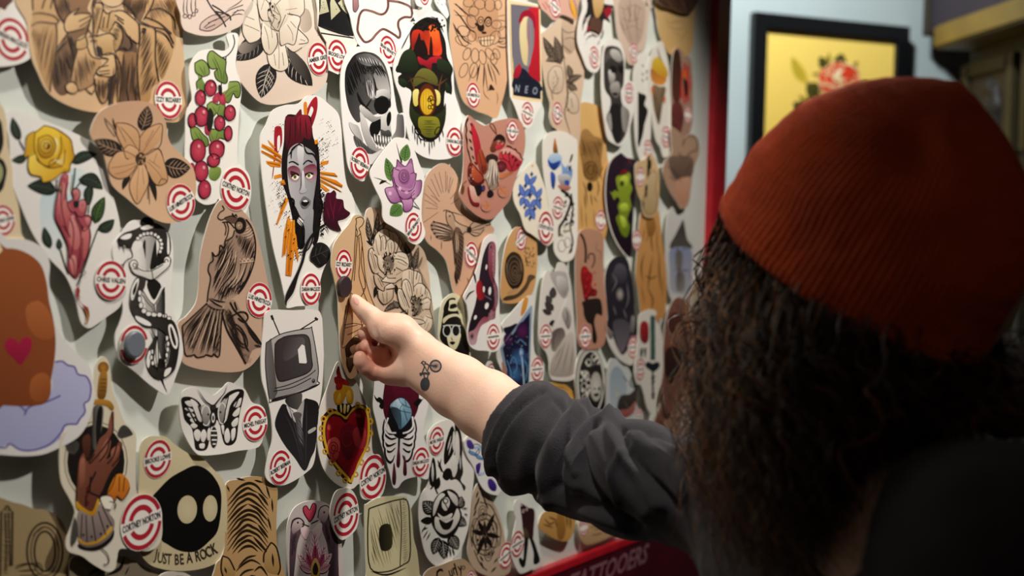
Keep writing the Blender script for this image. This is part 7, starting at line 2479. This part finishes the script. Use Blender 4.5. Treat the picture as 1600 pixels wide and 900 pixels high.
# ring on a curled finger
bm = bmesh.new()
rc = H5(247, 520, 1.412)
ra_ = (RT * .95 + UP * -.3).normalized()
for i in range(20):
    pass
bmesh.ops.create_cone(bm, cap_ends=False, segments=28, radius1=.0088, radius2=.0088, depth=.0034)
gq = bmesh.ops.extrude_face_region(bm, geom=bm.faces[:])
for v in [g for g in gq['geom'] if isinstance(g, bmesh.types.BMVert)]:
    v.co.x *= 1.13
    v.co.y *= 1.13
bmesh.ops.transform(bm, matrix=Matrix.Translation(H5(238, 548, 1.424)) @ Vector((.25, .05, 1)).to_track_quat('X', 'Z').to_matrix().to_4x4() , verts=bm.verts)
me = bpy.data.meshes.new('finger_ring')
bm.to_mesh(me)
bm.free()
tag(child('finger_ring', me, M_SILVER, person, True), 'thin silver ring on a curled finger')

# --- shirt: sleeve with folds, torso, open collar
lo = np.minimum.reduce([np.array(W(740, 900, 1.35)), np.array(SH_L), np.array(SPINE)]) - np.array([.12, .16, .30])
hi = np.maximum.reduce([np.array(W(760, 560, 1.35)), np.array(SH_R), np.array(SH_L), np.array(SPINE)]) + np.array([.14, .14, .10])
sf = Field(lo, hi, 0.003)
SLV = [(790, 655, 1.318, 66), (828, 676, 1.30, 73), (855, 694, 1.285, 77), (905, 722, 1.25, 82), (1000, 752, 1.19, 84), (1090, 773, 1.15, 78), (1188, 788, 1.12, 72)]
sf.chain([(W(x, y, z), mm(r, z)) for x, y, z, r in SLV], .02)
sf.cap(SH_R + Vector((0, -.03, -.01)), SH_L + Vector((0, .03, -.01)), .056, .066, .04)
sf.cap(NECK + Vector((0.01, 0, -.10)), SPINE, .098, .105, .05)
for sg in (.08, -.08):
    sf.cap(NECK + RT_T * sg + Vector((.01, 0, -.10)), SPINE + RT_T * sg, .088, .094, .05)
sf.cap(SPINE, SPINE + Vector((0, 0, -.26)), .14, .155, .05)
sf.chain([(SH_L, .062), (EL_L, .054), (EL_L + (HA_L - EL_L) * .25, .052)], .03)
# collar roll
sf.cap(W(1412, 712, .93), W(1335, 880, .84), .012, .010, .012)
sf.cap(NECK + Vector((.03, -.03, -.03)), SH_L, .05, .055, .04)
# openings: neck, front, cuffs
sf.cap(NECK + Vector((0, 0, .10)), NECK + Vector((-.01, 0, .0)), .085, .068, .012, sub=True)
sf.cap(W(1305, 745, .90), W(1222, 915, .84), .038, .040, .010, sub=True)
CUFF_C = W(804, 664, 1.309)
CUFF_N = W(648, 559, 1.405) - W(812, 668, 1.305)
sf.plane(CUFF_C, CUFF_N, .09)
sf.cap(W(775, 641, 1.335), W(830, 678, 1.298), mm(62, 1.31), mm(54, 1.3), .003, sub=True)
lf_ = EL_L + (HA_L - EL_L) * .25
sf.cap(lf_ + hd * .03, lf_ + hd * -.02, .046, .042, .004, sub=True)
shirt = sf.mesh('shirt')
relax(shirt, 2)

FOLDS = [
    (3.5, 4, [(836, 610), (800, 640), (776, 675), (766, 710), (772, 735)]),
    (-3.5, 3.5, [(848, 618), (812, 646), (788, 682), (778, 712), (784, 742)]),
    (3.0, 4, [(900, 640), (890, 690), (905, 740)]),
    (-3.0, 4, [(868, 625), (900, 632), (930, 640), (960, 652)]),
    (2.5, 4, [(985, 700), (960, 740), (965, 790)]),
    (-3.0, 5, [(1010, 675), (1035, 700), (1080, 735)]),
    (5.0, 13, [(850, 612), (815, 642), (790, 685), (783, 725), (800, 765)]),
    (-6.5, 8, [(893, 622), (862, 650), (838, 690), (824, 730), (828, 775)]),
    (4.0, 10, [(915, 632), (885, 655), (862, 700), (850, 745), (858, 790)]),
    (-4.5, 7, [(925, 640), (900, 668), (880, 705), (872, 760)]),
    (5.0, 9, [(960, 652), (925, 662), (905, 690), (892, 735), (900, 765)]),
    (-6.0, 6, [(930, 668), (911, 695), (918, 745), (945, 785), (985, 820)]),
    (5.0, 16, [(935, 690), (950, 725), (980, 765), (1010, 800)]),
    (5.0, 9, [(952, 655), (958, 680), (975, 715), (1005, 750), (1032, 790)]),
    (-5.0, 6, [(970, 668), (990, 715), (1020, 750), (1060, 790)]),
    (-5.0, 6, [(955, 664), (1000, 668), (1050, 684), (1090, 700)]),
    (4.0, 14, [(1000, 690), (1040, 720), (1070, 770)]),
    (4.0, 8, [(1085, 690), (1098, 720), (1120, 770)]),
    (-4.0, 7, [(1070, 690), (1085, 730), (1105, 790)]),
    (-3.5, 8, [(885, 760), (930, 790), (1000, 822)]),
    (3.0, 8, [(860, 780), (920, 800), (980, 825)]),
]
nv = len(shirt.vertices)
co = np.zeros(nv * 3)
shirt.vertices.foreach_get('co', co)
co = co.reshape(-1, 3)
no = np.zeros(nv * 3)
shirt.vertices.foreach_get('normal', no)
no = no.reshape(-1, 3)
d_ = co - np.array(CAM)
zz = d_ @ np.array(FW)
X_ = 800 + F_PX * (d_ @ np.array(RT)) / zz
Y_ = 450 - F_PX * (d_ @ np.array(UP)) / zz
facing = -(no * d_).sum(1) / np.linalg.norm(d_, axis=1)
disp = np.zeros(nv)
sel = (X_ < 1240) & (facing > -.35)
wgt = np.clip((facing + .35) / .5, 0, 1)
for A_, w_, c in FOLDS:
    P = [np.array(p) for p in cr(c, False, 5)]
    dm = np.full(nv, 1e9)
    for a, b in zip(P, P[1:]):
        ab = b - a
        t = np.clip(((X_ - a[0]) * ab[0] + (Y_ - a[1]) * ab[1]) / (ab @ ab), 0, 1)
        dm = np.minimum(dm, np.hypot(X_ - a[0] - t * ab[0], Y_ - a[1] - t * ab[1]))
    disp += np.where(sel, A_ * .0015 * np.exp(-(dm / w_) ** 2) * wgt, 0)
for i in range(nv):
    p = Vector(co[i])
    disp[i] += .0035 * noise.noise(p * 14 + Vector((3, 1, 7))) + .0012 * noise.noise(p * 45)
co = co + no * disp[:, None]
shirt.vertices.foreach_set('co', co.ravel())
shirt.update()
tag(child('shirt', shirt, M_SHIRT, person, True), 'black shirt with the right sleeve rolled up to the elbow')
# cuff strap and seam on the rolled sleeve
bv_s = BVHTree.FromPolygons([v.co.copy() for v in shirt.vertices], [tuple(p.vertices) for p in shirt.polygons]) if False else None

# --- trousers and shoes (below the picture)
HIP = SPINE + Vector((0, 0, -.28))
tf = Field(np.array(HIP) - np.array([.34, .34, HIP.z - .05]), np.array(HIP) + np.array([.34, .34, .14]), 0.009)
tf.ell(HIP, (FACE_T, RT_T, BZ), (.125, .175, .13), .04)
for sg in (1, -1):
    hj = HIP + RT_T * .09 * sg + Vector((0, 0, -.06))
    kn = Vector((hj.x, hj.y, .50)) + FACE_T * .02 + RT_T * .02 * sg
    an = Vector((kn.x, kn.y, .10)) - FACE_T * .02
    tf.chain([(hj, .095), (kn, .066), (an, .058)], .03)
tm = tf.mesh('trousers')
relax(tm, 2)
child('trousers', tm, M_TROUSER, person, True)
for sg in (1, -1):
    an = Vector((HIP.x, HIP.y, .06)) + RT_T * .11 * sg - FACE_T * .0
    sF = Field(np.array(an) - np.array([.2, .2, .07]), np.array(an) + np.array([.2, .2, .12]), 0.005)
    sF.cap(an + Vector((0, 0, .03)), an + Vector((0, 0, -.015)), .045, .040, .02)
    sF.cap(an + FACE_T * -.05 + Vector((0, 0, -.022)), an + FACE_T * .13 + Vector((0, 0, -.026)), .038, .034, .02)
    sm_ = sF.mesh('shoe')
    relax(sm_, 2)
    for v in sm_.vertices:
        v.co.z = max(v.co.z, 0.0)
    child('shoe', sm_, M_SHOE, person, True)

# --- beanie
def hat_axis(v):
    return W(1318 + 150 * v, 437 - 290 * v, .985) + Vector((0, -.045 * v, 0))


HR = [(0, .985), (.03, 1.0), (.08, 1.01), (.15, 1.0), (.35, 1.0), (.5, .93), (.6, .86), (.7, .75), (.8, .62), (.88, .47), (.94, .31), (.98, .15), (1.0, .0)]
h_a = (W(1118, 322, .985) - W(1318, 437, .985))
LA = h_a.length * .97
h_a = (h_a + Vector((0, .035, 0))).normalized()
h_b = HAT_S


def hat_r(v):
    for (v0, r0), (v1, r1) in zip(HR, HR[1:]):
        if v <= v1:
            t = (v - v0) / (v1 - v0)
            return r0 + (r1 - r0) * t
    return 0


NR, NV, RIBS = 960, 110, 124
DENTS = [(.011, .020, W(1425, 212, .88), W(1330, 265, .87)), (.007, .016, W(1330, 265, .87), W(1270, 345, .88)), (-.006, .022, W(1400, 260, .87), W(1300, 350, .87)),
         (.006, .02, W(1500, 180, .93), W(1440, 260, .90)), (-.005, .016, W(1490, 150, .95), W(1470, 230, .90)), (.004, .03, W(1180, 330, .93), W(1300, 440, .88))]


def hat_mesh(inset, v0=0.0):
    V_, F_ = [], []
    for j in range(NV + 1):
        v = v0 + (1 - v0) * (j / NV) ** 1.0
        c = hat_axis(v)
        r = hat_r(v)
        for i in range(NR):
            a = 2 * math.pi * i / NR
            rad = r - inset / LA
            rad = max(rad, 0)
            p = c + h_a * LA * rad * math.cos(a) + h_b * .094 * rad * math.sin(a)
            nrm = (p - c).normalized() if rad > 1e-4 else Vector((0, 0, 1))
            if not inset:
                rib = .0007 * math.cos(RIBS * a) * min(1, r * 1.5)
                q = 0
                for A_, w_, da, db in DENTS:
                    ab = db - da
                    t = max(0, min(1, (p - da).dot(ab) / ab.length_squared))
                    q -= 1.7 * A_ * math.exp(-((p - da - ab * t).length / w_) ** 2)
                q += .0035 * noise.noise(p * 22) + .0010 * noise.noise(p * 90)
                if v < .06:
                    q += .0012
                p = p + nrm * (rib + q)
            V_.append(p)
    for j in range(NV):
        for i in range(NR):
            k = (i + 1) % NR
            F_.append((j * NR + i, j * NR + k, (j + 1) * NR + k, (j + 1) * NR + i))
    return V_, F_


V1, F1 = hat_mesh(0)
me = mesh('beanie', V1, F1)
bm = bmesh.new()
bm.from_mesh(me)
bmesh.ops.remove_doubles(bm, verts=bm.verts, dist=1e-5)
# rolled-in hem
edge = [e for e in bm.edges if e.is_boundary]
ex = bmesh.ops.extrude_edge_only(bm, edges=edge)
cen = hat_axis(0.02)
for v in [g for g in ex['geom'] if isinstance(g, bmesh.types.BMVert)]:
    v.co = v.co + (cen - v.co).normalized() * .005
ex = bmesh.ops.extrude_edge_only(bm, edges=[g for g in ex['geom'] if isinstance(g, bmesh.types.BMEdge)])
for v in [g for g in ex['geom'] if isinstance(g, bmesh.types.BMVert)]:
    v.co = v.co + (hat_axis(1) - hat_axis(0)).normalized() * .03
bmesh.ops.recalc_face_normals(bm, faces=bm.faces)
bm.to_mesh(me)
bm.free()
M_HAT = mat('rust_orange_knit', 'c84a12', 0.95, sheen=.1, noise_amt=1, noise_scale=30, col2='b2400e', bump=.6, bump_scale=380)
tag(child('beanie', me, M_HAT, person, True), 'rust orange ribbed knit beanie')

# --- hair: curly locks from under the beanie
R = random.Random(5)
M_HAIR = bpy.data.materials.new('curly_brown_hair')
M_HAIR.use_nodes = True
_nt = M_HAIR.node_tree
_b = _nt.nodes['Principled BSDF']
_b.inputs['Roughness'].default_value = .45
_a = _nt.nodes.new('ShaderNodeVertexColor')
_a.layer_name = 'tint'
_nt.links.new(_a.outputs['Color'], _b.inputs['Base Color'])
HV, HFc, HC = [], [], []


def strand(pts, r0, c0, c1_):
    """tube of four sides along the points"""
    n = len(pts)
    b = len(HV)
    for i, p in enumerate(pts):
        t = (pts[min(i + 1, n - 1)] - pts[max(i - 1, 0)]).normalized()
        u = t.cross(Vector((.3, .2, 1))).normalized()
        w2 = t.cross(u)
        f = i / (n - 1)
        r = r0 * (1 - .75 * f)
        for k in range(3):
            a = 2.094 * k
            HV.append(p + u * r * math.cos(a) + w2 * r * math.sin(a))
            HC.append(tuple(c0[q] + (c1_[q] - c0[q]) * f for q in range(3)))
    for i in range(n - 1):
        for k in range(3):
            k2 = (k + 1) % 3
            HFc.append((b + i * 3 + k, b + i * 3 + k2, b + (i + 1) * 3 + k2, b + (i + 1) * 3 + k))


def lerp_path(path, t):
    n = len(path) - 1
    i = min(int(t * n), n - 1)
    return path[i].lerp(path[i + 1], t * n - i)


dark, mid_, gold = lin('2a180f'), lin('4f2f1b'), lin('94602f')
# guide curtains: (photo position, depth) rows from the hem down
GUIDES = [
    [(1150, 345, 1.05), (1128, 440, 1.08), (1122, 560, 1.07), (1128, 680, 1.05), (1160, 790, 1.03)],
    [(1172, 385, .98), (1150, 480, .99), (1138, 590, .99), (1142, 700, .98), (1170, 830, .97)],
    [(1190, 450, .93), (1175, 540, .92), (1168, 640, .92), (1178, 760, .91), (1205, 900, .90)],
    [(1250, 490, .90), (1235, 570, .88), (1225, 670, .87), (1238, 780, .87), (1255, 900, .86)],
    [(1320, 510, .885), (1310, 590, .87), (1275, 690, .86), (1248, 775, .86), (1225, 840, .855)],
    [(1390, 520, .89), (1382, 590, .87), (1345, 650, .865), (1308, 710, .865), (1270, 775, .86)],
    [(1450, 525, .91), (1455, 575, .89), (1425, 618, .875), (1380, 650, .87), (1335, 690, .865)],
    [(1500, 525, .95), (1522, 565, .93), (1520, 605, .90), (1490, 640, .88), (1450, 672, .87)],
    [(1505, 520, 1.0), (1555, 565, .98), (1580, 610, .93), (1590, 650, .90), (1570, 680, .88)],
]
GW = [[W(*q) for q in g] for g in GUIDES]
for si in range(4200):
    g = R.random() ** 1.15 * (len(GW) - 1)
    i = min(int(g), len(GW) - 2)
    f = g - i
    path = [GW[i][k].lerp(GW[i + 1][k], f) for k in range(5)]
    depth = R.uniform(0, 1) ** .7 * .05
    inn = Vector((.15, 1, 0)).normalized() * depth
    off = Vector((R.gauss(0, .006), R.gauss(0, .006), R.gauss(0, .006)))
    L_ = R.uniform(.7, 1.06)
    n = 34
    cr_ = R.uniform(.005, .015)
    turns = R.uniform(1.6, 4.0) * L_
    ph = R.uniform(0, 6.28)
    drift = Vector((R.gauss(0, .014), R.gauss(0, .014), R.gauss(0, .008)))
    pts = []
    for k in range(n):
        t = k / (n - 1)
        tt = min(t * L_, 1.0)
        p = lerp_path(path, tt) + inn * (1 - .3 * t) + off + drift * t
        if t * L_ > 1:
            p = p + Vector((0, 0, -1)) * (t * L_ - 1) * .3
        a = ph + turns * 6.28 * t
        amp_ = cr_ * min(1, t * 3)
        p = p + Vector((math.cos(a), math.sin(a) * .9, .35 * math.sin(a * 1.3))) * amp_
        pts.append(p)
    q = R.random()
    c_ = dark if q < .3 else mid_ if q < (.72 if g < 3 else .92) else gold  # extra gold strands at the left paint in the golden light there
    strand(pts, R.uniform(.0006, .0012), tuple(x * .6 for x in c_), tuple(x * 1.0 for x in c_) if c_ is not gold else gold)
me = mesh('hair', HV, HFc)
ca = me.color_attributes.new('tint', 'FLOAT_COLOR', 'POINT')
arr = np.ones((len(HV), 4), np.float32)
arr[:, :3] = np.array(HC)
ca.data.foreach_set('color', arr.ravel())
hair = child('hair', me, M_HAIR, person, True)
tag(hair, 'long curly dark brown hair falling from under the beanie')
hair['kind'] = 'stuff'
# dense inner mass of the hair
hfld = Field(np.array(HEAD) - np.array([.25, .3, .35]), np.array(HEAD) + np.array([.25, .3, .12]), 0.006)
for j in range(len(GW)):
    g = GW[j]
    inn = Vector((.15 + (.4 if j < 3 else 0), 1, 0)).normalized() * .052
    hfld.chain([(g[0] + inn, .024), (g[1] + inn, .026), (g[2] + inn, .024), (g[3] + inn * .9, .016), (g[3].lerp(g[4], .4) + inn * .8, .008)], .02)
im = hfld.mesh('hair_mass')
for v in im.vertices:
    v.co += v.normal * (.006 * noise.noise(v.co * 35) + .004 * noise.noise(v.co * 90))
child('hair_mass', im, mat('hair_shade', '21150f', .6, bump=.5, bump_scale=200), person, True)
